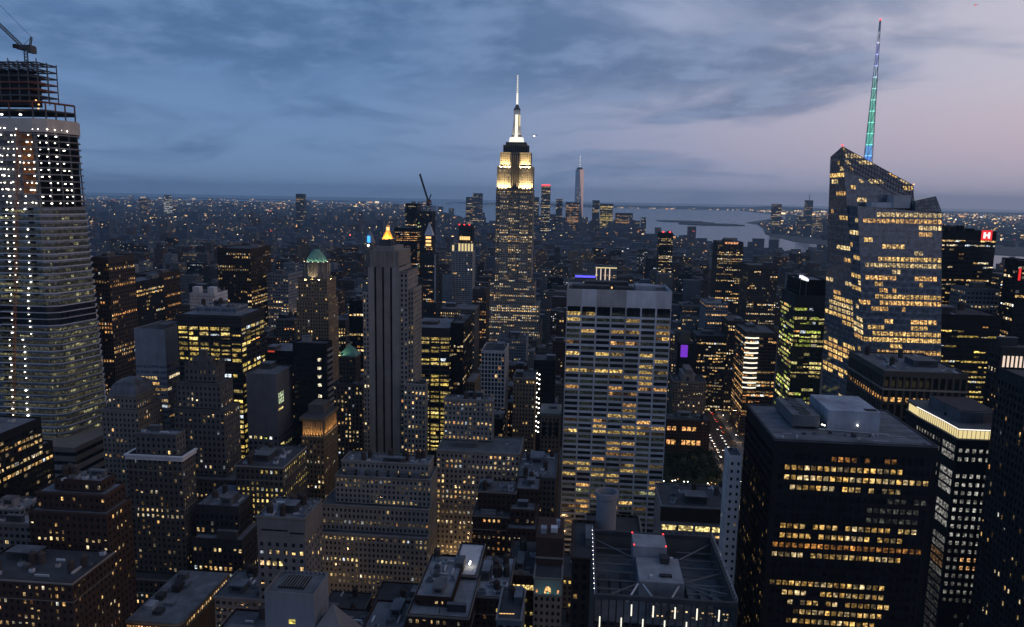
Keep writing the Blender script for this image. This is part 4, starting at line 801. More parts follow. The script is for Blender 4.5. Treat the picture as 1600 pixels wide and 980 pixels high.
for k in range(3):
    e = .5; a = Acc(); za = T[5] - 7.5 + k * 2.8
    a.box(T[0] - e, T[1] + e, T[2] - e, T[2] - .01, za, za + 1.3); a.box(T[1] + .01, T[1] + e, T[2], T[3], za, za + 1.3); a.build('roof_band', 'darkpier', rt)
block(rt, [(T[0] + 8, T[1] - 9, T[2] + 12, T[3] - 8, T[5] - .9, T[5] + 4)], 'blank', random.Random(4), 0, 0, 'warm', 'r', 5)
rt, T = front(11)       # crenellated crown
n = 9
for i in range(n):
    x = T[0] + (i + .5) * (T[1] - T[0]) / n
    boxo('merlon', rt, x - .7, x + .7, T[2] - .25, T[2] + .6, T[5] - 1.2, T[5] + (3.2 if i % 2 else 2.2), 'stonedark')
for i in range(4):
    y = T[2] + 2 + i * (T[3] - T[2] - 3) / 3; boxo('merlon', rt, T[1] - .6, T[1] + .25, y - .7, y + .7, T[5] - 1.2, T[5] + (3 if i % 2 else 2.2), 'stonedark')
block(rt, [(T[0] + 4, T[1] - 5, T[2] + 3, T[3] - 2, T[5] - .9, T[5] + 5)], 'stonedark', random.Random(4), 0, 0, 'warm', 'r', 2)
rt, T = front(16)       # lit glazed corner
for k, z in enumerate((T[5] - 16, T[5] - 20.3)):
    win(rt, (T[1] + .05, T[2] + 7, z), (.1, 9, 3.6), (.42, .5, .3)); 
for z in (T[5] - 26, T[5] - 52, T[5] - 64): win(rt, (T[1] + .05, T[2] + 6, z), (.1, 8, 1.4), (.9, .7, .25))
rt, T = front(17)
for k in range(9): win(rt, (T[1] - 5, T[2] + .02, T[5] - 12 - k * 6.2 - (2 if k > 3 else 0)), (2.6, .1, 2.2), (1, .88, .6))
for k in range(14): boxo('balcony', rt, T[1] + .02, T[1] + 1.2, T[2] + 2, T[3] - 1, T[5] - 6 - k * 4.2, T[5] - 4.6 - k * 4.2, 'concrete')
rt, T = front(20)
boxo('roof_slot', rt, T[0] + 2, T[0] + 15, T[2] - .04, T[2] + .2, T[5] - 7.2, T[5] - 6.4, 'black'); boxo('roof_slot', rt, T[0] + 16, T[1] - .6, T[2] - .04, T[2] + .2, T[5] - 8.2, T[5] - 7.4, 'black')
for k in range(4): win(rt, (T[0] + 2 + k * 3.1, T[2] - .03, T[5] - 23.5), (1.7, .08, 2.2), (1, .62 + .05 * k, .3))
rt, T = front(21)
win(rt, ((T[0] * .45 + T[1] * .55), T[2] - .03, T[5] - 10.5), (2.2, .1, 1.5), (.9, .72, .16)); win(rt, ((T[0] * .45 + T[1] * .55), T[2] - .03, T[5] - 13.6), (2.2, .1, 1.3), (1, .55, .2))
boxo('roof_well', rt, T[0] + 3, T[1] - 5, T[2] + 4, T[3] - 2, T[5] - .86, T[5] - .7, 'black')
for k in range(9): boxo('roof_beam', rt, T[0] + 3.5 + k, T[0] + 3.9 + k, T[2] + 4.5, T[3] - 2.5, T[5] - .6, T[5] - .2, 'steel')
rt, T = front(23)
for k in range(7): boxo('roof_vent', rt, T[0] + 4 + k * 7, T[0] + 9 + k * 7, T[2] - 3.6, T[2] - .6, T[4] - .8, T[4] + 3.2, 'roofgrey')
rt, T = front(32)
for k in range(3):
    x = T[0] + (k + .5) * (T[1] - T[0]) / 3
    prism('arch', rt, [(x - 1.4, T[2] - .12), (x + 1.4, T[2] - .12), (x + 1.4, T[2] + .2), (x - 1.4, T[2] + .2)], T[5] - 17, T[5] - 5.5, 'black')
boxo('cornice', rt, T[0] - .9, T[1] + .9, T[2] - .9, T[3] + .5, T[5] + .05, T[5] + 1.2, 'stone')
rt, T = front(34)
for k in range(13):
    for j in (0, 1):
        if (k * 7 + j * 3) % 5 != 1: pc('lamp', rt, LAMP, (T[0] + 3.2 + j * 2.2, T[2] - .4, T[5] - 12 - k * 4.4 - j), (1.1, .8, 1.3))
rt, T = front(36); boxo('roof_deck', rt, T[0] + 1, T[1] - 1, T[2] + 1.5, T[3] - 2, T[5] - .86, T[5] - .7, 'white'); pc('lamp', rt, LAMP, (T[0] * .35 + T[1] * .65, T[2] + 9, T[5] + 1.5), (.8, 4, 1.0))
rt, T = front(38)
for k in range(6): win(rt, (T[0] + 1.6 + k * 2.1 + (k // 2) * .35, T[2] - .02, T[5] - 6.6), (1.7, .1, 2.6), (1, .70, .25))
for k, e in enumerate((0, 1.2, 2, 1.2, 0)): boxo('parapet_step', rt, T[0] + k * (T[1] - T[0]) / 5 + .03, T[0] + (k + 1) * (T[1] - T[0]) / 5, T[2] - .06, T[2] + .4, T[5] - .5, T[5] + .5 + e, 'stone')
rt, T = front(41)       # round cooling tank
cx = T[0] + 7.2; cy_ = T[2] + 8
o = mk('cooling_tank', *(lambda me: ([v.co[:] for v in me.vertices], [tuple(p.vertices) for p in me.polygons]))(lathe_mesh('t', [(3.7, 0), (3.7, 12.5), (4.2, 12.6), (4.2, 14.6), (3.9, 14.6), (3.7, 12.0), (0, 11.6)], 28, 'concrete')), 'concrete', rt); o.location = (cx, cy_, T[5] - .9)
rods('rail', [((T[0] + 1, T[2] + 1, T[5] + .9), (T[0] + 14, T[2] + 1, T[5] + .9)), ((T[0] + 1, T[2] + 1, T[5] - .9), (T[0] + 1, T[2] + 1, T[5] + .9)), ((T[0] + 14, T[2] + 1, T[5] - .9), (T[0] + 14, T[2] + 1, T[5] + .9))], .09, 'metalpale', rt)
rt, T = front(42)
for k in range(4):
    x = T[0] + 1 + k * (T[1] - T[0]) / 4; wl = (T[1] - T[0]) / 4 - 1.5
    win(rt, (x + wl / 2, T[2] - .03, T[5] - 13.5), (wl, .1, 3.0), (1, .78, .30))
    for j in range(1, 5): boxo('mullion', rt, x + j * wl / 5 - .06, x + j * wl / 5 + .06, T[2] - .16, T[2] - .07, T[5] - 15, T[5] - 12, 'darkpier')
for k in range(40): win(rt, (T[0] + random.Random(k).uniform(14, 36), T[2] - .02, T[5] - 18 - (k % 4) * 4), (1.4, .08, 1.4), mul(random.Random(k + 9).choice([.1, .4, .8]), (1, .62, .25)))
boxo('roof_band', rt, T[0] - .3, T[1] + .3, T[2] - .35, T[2] - .02, T[5] - 9.5, T[5] - 1, 'brown')
rt, T = front(45)
for k in range(11):
    z = T[5] - 6 - k * 5.7; pts = []
    for i in range(7): pts.append((T[0] - .9 + 15 * (i / 6), T[2] - .5 - 2.4 * math.sin(math.pi * i / 6), z))
    rods('light_strip', list(zip(pts, pts[1:])), .55, 'strip', rt)
for k in range(24): win(rt, (T[0] - .03, T[2] + 4 + (k % 6) * 8, T[5] - 50 - (k // 6) * 7), (.1, 5, 1.6), (1, .55, .18))
rt, T = front(46)       # rooftop sign and dark plant storey
block(rt, [(T[0] + 3, T[1], T[2] + 5, T[3] - 3, T[5] - .9, T[5] + 13)], 'black', random.Random(4), 0, 0, 'warm', 'r', 2)
zz = T[5] + 14; sx = T[0] + 6; sy = T[2] + 4
rods('sign_post', [((sx - 2, sy + .4, T[5] - .9), (sx - 2, sy + .4, zz + 2)), ((sx + 3, sy + .4, T[5] - .9), (sx + 3, sy + .4, zz + 2))], .2, 'steel', rt)
for dx, dz, w, h in ((-3.4, 1.6, 1.6, 2.6), (-1.6, .9, 1.5, 3.6), (.1, .2, 1.6, 3.4), (1.9, -.5, 1.5, 3.0), (3.4, -1.2, 1.2, 2.2)): boxo('sign_panel', rt, sx + dx, sx + dx + w, sy, sy + .3, zz + dz - h / 2, zz + dz + h / 2, 'signwhite')
for k in range(46):
    rg = random.Random(k); win(rt, (T[0] - .02, T[2] + rg.uniform(2, 44), T[5] - 12 - 3.9 * rg.randrange(26)), (.1, 3.5, 1.8), mul(rg.choice([.15, .3, .6]), (.62, .72, .14)))
rt, T = front(48)       # red sign with white face
sx = T[1] - 13
boxo('sign_board', rt, sx, sx + 9, T[2] - .5, T[2] - .05, T[5] - 8, T[5] + 1, 'signred')
for q in ((1.6, 3.4, -6.2, -.8), (3.4, 5.4, -4.2, -2.6), (5.4, 7.2, -6.2, -.8)): boxo('sign_letter', rt, sx + q[0], sx + q[1], T[2] - .8, T[2] - .52, T[5] + q[2], T[5] + q[3], 'signwhite')
for k in range(4): boxo('roof_plant', rt, T[0] + 8 + k * 9, T[0] + 13 + k * 9, T[2] + 6, T[2] + 14, T[5] - .8, T[5] + 2 + k % 3 * 1.3, 'black')
rt, T = front(50)
for k in range(11): win(rt, (T[0] + 2.1 + k * 4.25, T[2] + .4, T[5] - 17.2), (2.8, .1, 2.6), tuple((.9 if k % 3 else .5) * v for v in (1, .52, .16)))
for k in range(15): win(rt, (T[0] + .4, T[2] + 4 + k * 3.7, T[5] - 17.2), (.1, 2.6, 2.4), tuple((.8 if k % 4 else .4) * v for v in (1, .48, .14)))
boxo('attic_band', rt, T[0] - .2, T[1] + .2, T[2] - .2, T[2] + .3, T[5] - 11.5, T[5] - 10.4, 'stone'); boxo('attic_band', rt, T[0] - .2, T[0] + .3, T[2] + .32, T[3], T[5] - 11.5, T[5] - 10.4, 'stone')
rt, T = front(53)
for k in range(6): boxo('light_fin', rt, T[0] + 1 + k * 2.3, T[0] + 1.9 + k * 2.3, T[2] - .8, T[2] - .1, T[5] - 17, T[5] - 5, 'fin')
rt, T = front(54); boxo('neon_sign', rt, T[0] + .8, T[0] + 2.4, T[2] - .6, T[2] - .1, T[5] - 16, T[5] - 6, 'signred')
rt, T = front(67); boxo('neon_line', rt, T[0] + 1, T[1] - 2, T[2] - .8, T[2] - .1, T[5] - 2, T[5] + 1.6, 'neonblue')
rt, T = front(68)
for k in range(4): boxo('lit_column', rt, T[0] + 2 + k * 8.5, T[0] + 3.6 + k * 8.5, T[2] - .8, T[2] - .1, T[5] - 36, T[5] - 2, 'fin')
boxo('lit_cornice', rt, T[0] + 1, T[1], T[2] - .9, T[2] - .05, T[5] - 1.8, T[5] + .2, 'crownwarm')
rt, T = front(70)
for k in range(5): win(rt, (T[0] + 14 + k * 4.6, T[2] - .05, T[5] - 2.2), (3.8, .1, 3.2), (1, .42, .18))
rt, T = front(71)
for k in range(6): win(rt, (T[0] + 10 + k * 2.9, T[2] - .04, T[5] - 15.5), (2.5, .1, 1.6), (1, .6, .25))
rt, T = front(74); bx = (T[0] + T[1]) / 2
for k, (w, h) in enumerate(((9, 8), (5, 13))): boxo('stepped_tower', rt, bx - w, bx + w * .7, T[2] + 2 + k, T[3] - 4, T[5] - .9, T[5] + h, 'stone')
rt, T = front(73)       # purple screen on its flank
boxo('screen', rt, *sorted(((130.72,956.00,76.06)[0], (139.43,956.00,76.38)[0])), T[2] - 1.3, T[2] - .7, (135.85,956.00,68.85)[2], (135.05,956.00,84.42)[2], 'neonpurple')
boxo('screen_frame', rt, (129.13,956.00,76.00)[0], (151.28,956.00,76.81)[0], T[2] - .69, T[2] + 20, 0, (134.96,956.00,86.05)[2], 'black')
rt, T = front(75)
for j, z in enumerate((T[5] - 10, T[5] - 25)):
    for k in range(7):
        if k in (2,) or (j == 0 and k > 5): continue
        win(rt, (T[0] + 4 + k * 5.2, T[2] - .04, z), (3.9, .1, 5.0 if j else 4.2), (1, .45 + .03 * (k % 3), .16))
rt, T = front(79)       # small green pyramid
cx = (T[0] + T[1]) / 2 - 1.5
block(rt, [(cx - 7, cx + 7, T[2] + 5, T[2] + 19, T[5] - .9, T[5] + 22)], 'stonedark', random.Random(2), .1, 0, 'warm', 'r', 0)
prism('copper_roof', rt, [(cx - 7.4, T[2] + 4.6), (cx + 7.4, T[2] + 4.6), (cx + 7.4, T[2] + 19.4), (cx - 7.4, T[2] + 19.4)], T[5] + 22, T[5] + 31, 'copper', [(cx, T[2] + 12)])
pc('lamp', rt, LAMPW, (cx - 6, T[2] + 3.8, T[5] + 22.6), (1.2, 1.2, 1.2)); spot('flood_lamp', rt, (cx - 7, T[2] + 2, T[5] + 22.4), (cx - 2, T[2] + 8, T[5] + 27), 3000, (.7, 1, .6), 80)
for sd, n in ((69, 2), (104, 4), (82, 2)):
    rt, T = front(sd)
    for k in range(n): pc('beacon', rt, LAMPR, (T[0] + (k + .5) * (T[1] - T[0]) / n, T[2] - 1, T[5] + 2), (T[2] * .0022,) * 3)
rt, T = front(64); prism('spire_roof', rt, [(T[0], T[2]), (T[1], T[2]), (T[1], T[3]), (T[0], T[3])], T[5], T[5] + 26, 'metalpale', [((T[0] + T[1]) / 2, (T[2] + T[3]) / 2)])
for k in range(3): boxo('lit_lantern', rt, T[0] + 3, T[1] - 3, T[2] - .6, T[2] - .05, T[5] - 6 - k * 7, T[5] - 2 - k * 7, 'lampwarm')
boxo('pale_edge', rt, ROOT[64][1][0][1] - 3, ROOT[64][1][0][1] + .3, 1439.4, 1439.9, 60, ROOT[64][1][0][5], 'white')
rt, T = front(81)
for x in (T[0] + 6, T[1] - 5): boxo('turret', rt, x - 3.5, x + 3.5, T[2] + 2, T[2] + 10, T[5] - .8, T[5] + 6, 'white')
rt, T = front(90); boxo('roof_sign', rt, T[0] + 4, T[0] + 10, T[2] - .6, T[2] - .1, T[5] - 1.5, T[5] - .2, 'signdim')
rt, T = front(113); rods('mast', [((T[0] + 30, T[2] + 20, T[5]), (T[0] + 30, T[2] + 20, T[5] + 48))], 2, 'steel', rt)
rt, T = front(105); boxo('dark_cap', rt, T[0] - 3, T[1] + 3, T[2] - 3, T[3], T[5], T[5] + 7, 'darkpier')
rt, T = front(82); prism('roof_drum', rt, ngon((T[0] + T[1]) / 2, T[2] + 18, 12, 12), T[5] - .8, T[5] + 9, 'grey')

# ------------------------------------------------------------------ corner block at the left edge (only its far end is in frame)
rt = root('office_block', 'black office block at the left edge with slanting rows of small lights', 'building', 0, 0)
p = (-307.10,400.00,134.28); q = (-319.91,425.00,111.72)
block(rt, [(p[0] - 60, q[0], 300, 425, 0, q[2]), (p[0] - 60, p[0], 303, 400, q[2], p[2])], 'black', random.Random(12), .22, 60, 'warm', 'f', 4)
for k in range(3): pc('lamp', rt, LAMPW, (p[0] - 12 - k * 5, 372 + k * 8, p[2] + 1.2), (1.4, 1.4, 1.2))

# ------------------------------------------------------------------ glass tower under construction
rt = root('tower_under_construction', 'huge tapering glass tower under construction with white work lights and open steel top', 'tower', 0, 0)
LB = [(-554.90,540.00,62.13), (-404.19,541.00,67.95), (-396.75,547.00,67.39), (-389.85,585.00,74.80)]; LT = [(-534.09,548.00,308.16), (-409.66,549.00,309.51), (-401.40,553.00,309.95), (-395.10,578.00,319.55)]
zb, zt_ = LB[2][2], LT[2][2]
def ring(z, e=0.):
    t_ = (z - zb) / (zt_ - zb); P = [(a_[0] + (b_[0] - a_[0]) * t_, a_[1] + (b_[1] - a_[1]) * t_) for a_, b_ in zip(LB, LT)]
    P = [(P[0][0], P[0][1] - e), (P[1][0], P[1][1] - e), (P[2][0] + e * .8, P[2][1] - e * .6), (P[3][0] + e, P[3][1])]
    return P + [(P[3][0] - 9, P[3][1] + 16), (P[0][0], P[3][1] + 16)]
def on(P, i, f): return (P[i][0] + (P[i + 1][0] - P[i][0]) * f, P[i][1] + (P[i + 1][1] - P[i][1]) * f)
wrg = random.Random(77); FH = 5.0; z_clad = (-400.13,550.00,245.63)[2]; z_mech = (-398.51,560.00,238.08)[2]; z_end = (-398.59,553.00,306.70)[2]
prism('concrete_core', rt, [(x * .86 + ring(zb)[0][0] * .14 + 0 - 6, y + 9) for x, y in ring(zb, -4)[:4]] + [(x - 8, y - 6) for x, y in ring(zb)[4:]], 0, z_end, 'brown')
z = 20.; k = 0; lampspots = []
while z < z_end:
    P = ring(z, .25 if z < z_clad else 0.)
    prism('floor_slab', rt, P, z, z + (.75 if z < z_clad else .9), 'metalpale' if z < z_clad else 'concrete')
    if z < z_clad:
        Q = ring(z); Q2 = ring(z + FH)
        for i, nm in ((0, 'glass_panel'), (1, 'glass_panel'), (2, 'glass_panel')):
            if i == 0:
                # the north face is still open around the hoist
                segs = ((0, .77), (.86, .93), (.965, 1)) if z > 175 else ((0, .735), (.80, 1))
            else: segs = ((0, 1),)
            for f0, f1 in segs:
                a_, b_, c_, d_ = on(Q, i, f0), on(Q, i, f1), on(Q2, i, f1), on(Q2, i, f0); z0_, z1_ = z + .76, z + FH - .02
                mt = 'glassgrey' if i == 2 and z > z_clad - 42 else 'glassblue'
                dark = 155 < z < 172
                mk(nm, [(*a_, z0_), (*b_, z0_), (*c_, z1_), (*d_, z1_)], [(0, 1, 2, 3)], 'glass' if dark else mt, rt)
        for i in (0, 1, 2):
            if 155 < z < 172: continue
            q = wrg.uniform(.018, .06) if z < 200 else wrg.uniform(.01, .03); a_, b_ = on(ring(z, .03), i, .72 if i == 0 else .0), on(ring(z, .03), i, 1.)
            o = mk('window', [(*a_, z + 1.0), (*b_, z + 1.0), (*b_, z + 3.6), (*a_, z + 3.6)], [(0, 1, 2, 3)], 'lit_obj', rt); o.color = (q, q * .95, q * .62, 1)
        # rooms already lit behind the glass
        for i in (0, 1, 2):
            for kk in range(7 if i == 2 else 4):
                if wrg.random() < (.62 if z < 165 else .25):
                    f0 = wrg.random() * .85; f1 = f0 + wrg.uniform(.05, .15); a_, b_ = on(ring(z, .06), i, f0), on(ring(z, .06), i, f1); h0 = z + 1.5; h1 = z + 1.5 + wrg.uniform(1, 2.6); q = wrg.choice([.05, .08, .12, .2, .32])
                    if 155 < z < 172: continue
                    o = mk('window', [(*a_, h0), (*b_, h0), (*b_, h1), (*a_, h1)], [(0, 1, 2, 3)], 'lit_obj', rt); o.color = (q, q * .92, q * .45, 1)
        for f in ((.775, .855) if z < 150 else (.80, .90) if z < 190 else (.80, .84, .92)):
            if wrg.random() < .85: lampspots.append((*on(ring(z, .5), 0, f), z + 3.9))
    else:
        for f in (.785, .805, .83, .865, .895, .93, .965, .99):
            if wrg.random() < .66: lampspots.append((*on(ring(z, .4), 0, f + wrg.uniform(-.012, .012)), z + 4.0))
        for i_, f in ((1, .35), (1, .9), (2, .22), (2, .45), (2, .62)):
            if wrg.random() < (.85 if i_ == 1 else .7): lampspots.append((*on(ring(z, .4), i_, f), z + 4.0))
        if k % 2 == 0 or True:
            for i, fs in ((0, (.05, .25, .45, .62, .8, 1)), (2, (0, .35, .7, 1))):
                for f in fs:
                    c = on(ring(z, -.6), i, f); pc('column', rt, ubox('steel'), (c[0], c[1], z + FH / 2 + .45), (.7, .7, FH - .9))
        if wrg.random() < .8:
            a_ = on(ring(z, -2.5), 0, .90); b_ = on(ring(z, -2.5), 0, .975); mk('board_screen', [(*a_, z + .95), (*b_, z + .95), (*b_, z + FH), (*a_, z + FH)], [(0, 1, 2, 3)], 'orange', rt)
        a_ = on(ring(z, -3.5), 0, 0); b_ = on(ring(z, -3.5), 0, 1); mk('inner_wall', [(*a_, z + .95), (*b_, z + .95), (*b_, z + FH), (*a_, z + FH)], [(0, 1, 2, 3)], 'concrete', rt)
    z += FH; k += 1
for q in lampspots: pc('work_light', rt, LAMP, (q[0] + wrg.uniform(-.8, .8), q[1], q[2] + wrg.uniform(-.4, .3)), (wrg.choice([.6, .9, 1.2, 1.9]), .8, wrg.uniform(.5, 1.1)))
# hoist mast on the open bay
P0 = on(ring(zb, 1.6), 0, .77); P1 = on(ring(zt_, 1.6), 0, .915); sg = []
for k in range(48):
    za, zc2 = 20 + k * 6, 26 + k * 6; t0 = (za - zb) / (zt_ - zb); x = P0[0] + (P1[0] - P0[0]) * t0; y = P0[1] + (P1[1] - P0[1]) * t0
    sg += [((x - 1, y, za), (x - 1, y, zc2)), ((x + 1, y, za), (x + 1, y, zc2)), ((x - 1, y, za), (x + 1, y, zc2))]
rods('hoist_mast', sg, .16, 'orange', rt)
# white wrap band, then bare steel
P = ring(z_end, .6)
prism('wrap_band', rt, P, z_end, z_end + 10.0, 'wrap')
zs = z_end + 10.0
for lev in range(2):
    z0_ = zs + lev * 6.0
    for i, fs in ((0, (.0, .2, .4, .55, .7, .85, 1)), (2, (0, .33, .66, 1))):
        for f in fs:
            c = on(ring(zt_, -.8), i, f); pc('steel_column', rt, ubox('rust' if lev == 1 else 'steel'), (c[0], c[1], z0_ + 3), (.8, .8, 6))
    Q = ring(zt_, -.8)
    rods('steel_beam', [((*Q[0], z0_ + 6), (*Q[1], z0_ + 6)), ((*Q[1], z0_ + 6), (*Q[2], z0_ + 6)), ((*Q[2], z0_ + 6), (*Q[3], z0_ + 6))], .55, 'rust' if lev else 'steel', rt)
    if lev < 1: prism('floor_slab', rt, ring(zt_, -1.6), z0_ + 5.0, z0_ + 5.5, 'brown')
    if lev == 0:
        for f in (.3, .42, .55, .68, .8, .92): pc('work_light', rt, LAMP, (*on(Q, 0, f), z0_ + 2.5), (2.2, 1.2, 1.2))
zs += 12.3; Xr = (-407.87,577.00,350.73)[0]; Xl = (-557.73,577.00,350.05)[0]
SH = ((-409.90,560.00,357.90)[2] - zs) / 6
for lev in range(6):
    z0_ = zs + lev * SH
    for x in [Xr - j * 7.5 for j in range(9)]:
        for y in (555, 566, 577): pc('steel_column', rt, ubox('steel'), (x, y, z0_ + SH / 2), (.55, .55, SH if lev < 5 else wrg.choice([SH, 1.6 * SH, 2.2 * SH])))
    rods('steel_beam', [((Xl, y, z0_ + SH), (Xr, y, z0_ + SH)) for y in (555, 566, 577)] + [((x, 555, z0_ + SH), (x, 577, z0_ + SH)) for x in [Xr - j * 7.5 for j in range(9)]], .38, 'rust' if lev in (1, 2) else 'steel', rt)
    if lev < 5: pc('deck', rt, ubox('brown'), ((Xl + Xr) / 2 - 6, 567, z0_ + SH - .4), (Xr - Xl - 8, 18, .25))
prism('core_wall', rt, [(Xr - 50, 560), (Xr - 12, 560), (Xr - 12, 575), (Xr - 50, 575)], zs - 2, zs + SH * 4.6, 'darkpier')
for q in ((Xr + 1, 553, zs - 2), (Xr + .5, 553, zs - 5), (Xr - 1, 553, zs + 1)): pc('work_light', rt, LAMPW, q, (1.6, 1.2, 1.4))
# podium
pp = (-391.26,520.00,72.96); pq = (-375.03,522.00,76.59); pr = (-373.26,566.00,74.17)
for k in range(5):
    zz = pp[2] - 1 - k * 7.2
    prism('podium_band', rt, [(pp[0] - 60, 521), (pq[0], 521), (pr[0], 566), (pr[0], 590), (pp[0] - 60, 590)], zz - 3.8, zz, 'stone')
    prism('podium_glazing', rt, [(pp[0] - 60, 522.2), (pq[0] - .6, 522.2), (pr[0] - 1, 566), (pr[0] - 1, 589), (pp[0] - 60, 589)], zz - 7.2, zz - 3.81, 'glass')
prism('podium_base', rt, [(pp[0] - 60, 522), (pq[0] - .5, 522), (pr[0] - 1, 566), (pr[0] - 1, 589), (pp[0] - 60, 589)], 0, pp[2] - 37.1, 'stonedark')
# tower crane
rt = root('tower_crane', 'dark luffing tower crane on top of the unfinished glass tower', 'crane', 0, 0)
cb = (-423.84,566.00,362.15); ct = (-418.40,566.00,378.01); cj = (-452.46,566.00,395.66); zc2 = (-423.81,566.00,368.70)[2]
def lattice(name, a_, b_, w, n, r, mat, parent):
    a_ = Vector(a_); b_ = Vector(b_); d = (b_ - a_); u = d.normalized().orthogonal().normalized() * w; v = d.normalized().cross(u).normalized() * w; sg = []
    cs = [u + v, -u + v, -u - v, u - v]
    for c in cs: sg.append((a_ + c, b_ + c))
    for i in range(n):
        p_, q_ = a_ + d * (i / n), a_ + d * ((i + 1) / n)
        for j in range(4): sg.append((p_ + cs[j], q_ + cs[(j + 1) % 4]))
    return rods(name, sg, r, mat, parent)
lattice('mast', (cb[0], 566, cb[2] - 6), (cb[0], 566, zc2), 1.1, 6, .2, 'steel', rt)
boxo('slewing_platform', rt, cb[0] - 5, cb[0] + 6, 563, 569, zc2, zc2 + 3.2, 'steel'); boxo('cab', rt, cb[0] - 6.5, cb[0] - 3.5, 561, 563, zc2 + .5, zc2 + 3.4, 'darkpier'); boxo('counterweight', rt, cb[0] + 3.5, cb[0] + 6.4, 562.5, 569.5, zc2 - 2.5, zc2 + 2.5, 'steel')
lattice('jib', (cb[0] - 3, 566, zc2 + 3), (cj[0], 566, cj[2]), .9, 14, .16, 'steel', rt)
lattice('a_frame', (cb[0] + 4, 566, zc2 + 3), (ct[0], 566, ct[2]), .6, 5, .18, 'steel', rt); rods('stay', [((cb[0] - 2, 566, zc2 + 3), (ct[0], 566, ct[2])), ((ct[0], 566, ct[2]), (cj[0], 566, cj[2] + 16))], .12, 'steel', rt)

# ------------------------------------------------------------------ striped art deco tower
rt = root('striped_tower', 'tall grey stone tower with three dark vertical stripes down its front', 'office tower', 0, 0)
def at(px0, px1): return px0, px1
zt3 = (-145.02,556.00,223.71)[2]; zs3 = (-145.11,556.00,211.31)[2]
xs = [(-157.30,556.00,210.99)[0], (-152.76,556.00,211.11)[0], (-151.15,556.00,211.15)[0], (-146.76,556.00,211.26)[0], (-145.21,556.00,211.30)[0], (-140.73,556.00,211.42)[0], (-139.08,556.00,211.47)[0], (-133.45,556.00,211.61)[0]]
boxo('stripe_glazing', rt, xs[0] + .2, xs[7] - .2, 557.6, 596, 0, zs3 + 1, 'glass')
for i in range(4): boxo('pier', rt, xs[2 * i], xs[2 * i + 1], 556, 558, 0, zs3, 'limestone')
boxo('wall', rt, xs[7] - 1.2, xs[7], 558.01, 597, 0, zs3, 'limestone'); boxo('wall', rt, xs[0], xs[0] + 1.2, 558.01, 597, 0, zs3, 'limestone')
boxo('attic', rt, xs[0] + 1.5, xs[7] - .6, 556.4, 596, zs3 + .01, zt3, 'limestone')
for k in range(9): boxo('attic_rib', rt, xs[0] + 2 + k * 2.5, xs[0] + 2.9 + k * 2.5, 556.1, 556.39, zs3 + .5, zt3 - .4, 'stone')
c0 = (-152.39,560.00,226.61); c1 = (-138.24,560.00,226.95); boxo('crown', rt, c0[0], c1[0], 560, 590, zt3, c0[2], 'stone')
c0 = (-151.52,566.00,230.13); c1 = (-142.16,566.00,230.34); boxo('penthouse', rt, c0[0], c1[0], 566, 582, zt3 + 3, c0[2] + 1, 'roofdark')
for k in range(3): rods('roof_rail', [((c0[0] - 3, 562 + k * 9, c0[2] - 2), (c1[0] + 3, 562 + k * 9, c0[2] - 2))], .2, 'steel', rt)
for (xl, xr, zt4, yf, dp, sd) in (((-161.96,557.00,192.42)[0], xs[0] - .02, (-160.24,557.00,192.47)[2], 557.5, 36, 1), (xs[7] + .02, (-127.39,557.00,208.81)[0], (-130.79,557.00,208.72)[2], 557.2, 36, 2), ((-128.02,560.00,194.98)[0], (-123.71,560.00,195.11)[0], (-126.16,560.00,195.04)[2], 560, 30, 3), ((-128.49,548.00,124.77)[0], (-111.92,548.00,125.44)[0], (-120.19,548.00,125.11)[2], 548, 8.9, 4)):
    block(rt, [(xl, xr, yf, yf + dp, 0, zt4)], 'limestone', random.Random(sd), .14, 20, 'warm', 'r', 1 if sd == 4 else 0)

# ------------------------------------------------------------------ white framed slab (seven bays wide)
rt = root('office_slab', 'broad white framed slab tower with seven bays of ribbon windows', 'office tower', 0, 0)
gx0, gx1, gy = (-8.08,530.00,202.00)[0], (64.43,530.00,202.76)[0], 530.; gz = 202.3
bandz = gz - 12.6; nbay, fh = 7, 4.05; cw = (gx1 - gx0) / nbay; nfl = int(bandz / fh)
boxo('glazing', rt, gx0 + .7, gx1 - .7, gy + .9, gy + 41, 0, bandz - .2, 'glass')
for i in range(nbay + 1):
    x = gx0 + i * cw; boxo('pier', rt, max(gx0, x - .55), min(gx1, x + .55), gy - .12, gy + .95, 0, bandz - .01, 'travertine')
for x in (gx0, gx1 - .7): boxo('side_wall', rt, x, x + .7, gy + .96, gy + 42, 0, bandz - .02, 'travertine')
boxo('rear_wall', rt, gx0 + .72, gx1 - .72, gy + 41.01, gy + 42, 0, bandz - .02, 'travertine')
for i in range(nbay):
    boxo('top_panel', rt, gx0 + i * cw + (.06 if i else 0), gx0 + (i + 1) * cw, gy - .05, gy + .9, bandz + .0, gz, 'travertine')
    boxo('top_slot', rt, gx0 + i * cw + .9, gx0 + (i + 1) * cw - .7, gy - .13, gy - .06, bandz - .35, bandz + .55, 'black')
for nm, q in (('parapet', (gx0, gx0 + .9, gy + .92, gy + 42)), ('parapet', (gx1 - .9, gx1, gy + .92, gy + 42)), ('parapet', (gx0 + .92, gx1 - .92, gy + 41, gy + 42))): boxo(nm, rt, *q, bandz, gz, 'travertine')
boxo('roof', rt, gx0 + .95, gx1 - .95, gy + .95, gy + 40.9, gz - 2.4, gz - 2, 'roofdark')
grg = random.Random(8)
rowp = [0.05, .12, .30, .6, .45, .45, .35, .85, .4, .95, .75, .6, .6, .65, .6, .1, .12, .15, .2, .95, .5, .75, .3, .35, .45, .5, .6, .75, .65, 1.0, .2, .4, .95, .3, .35, .5]
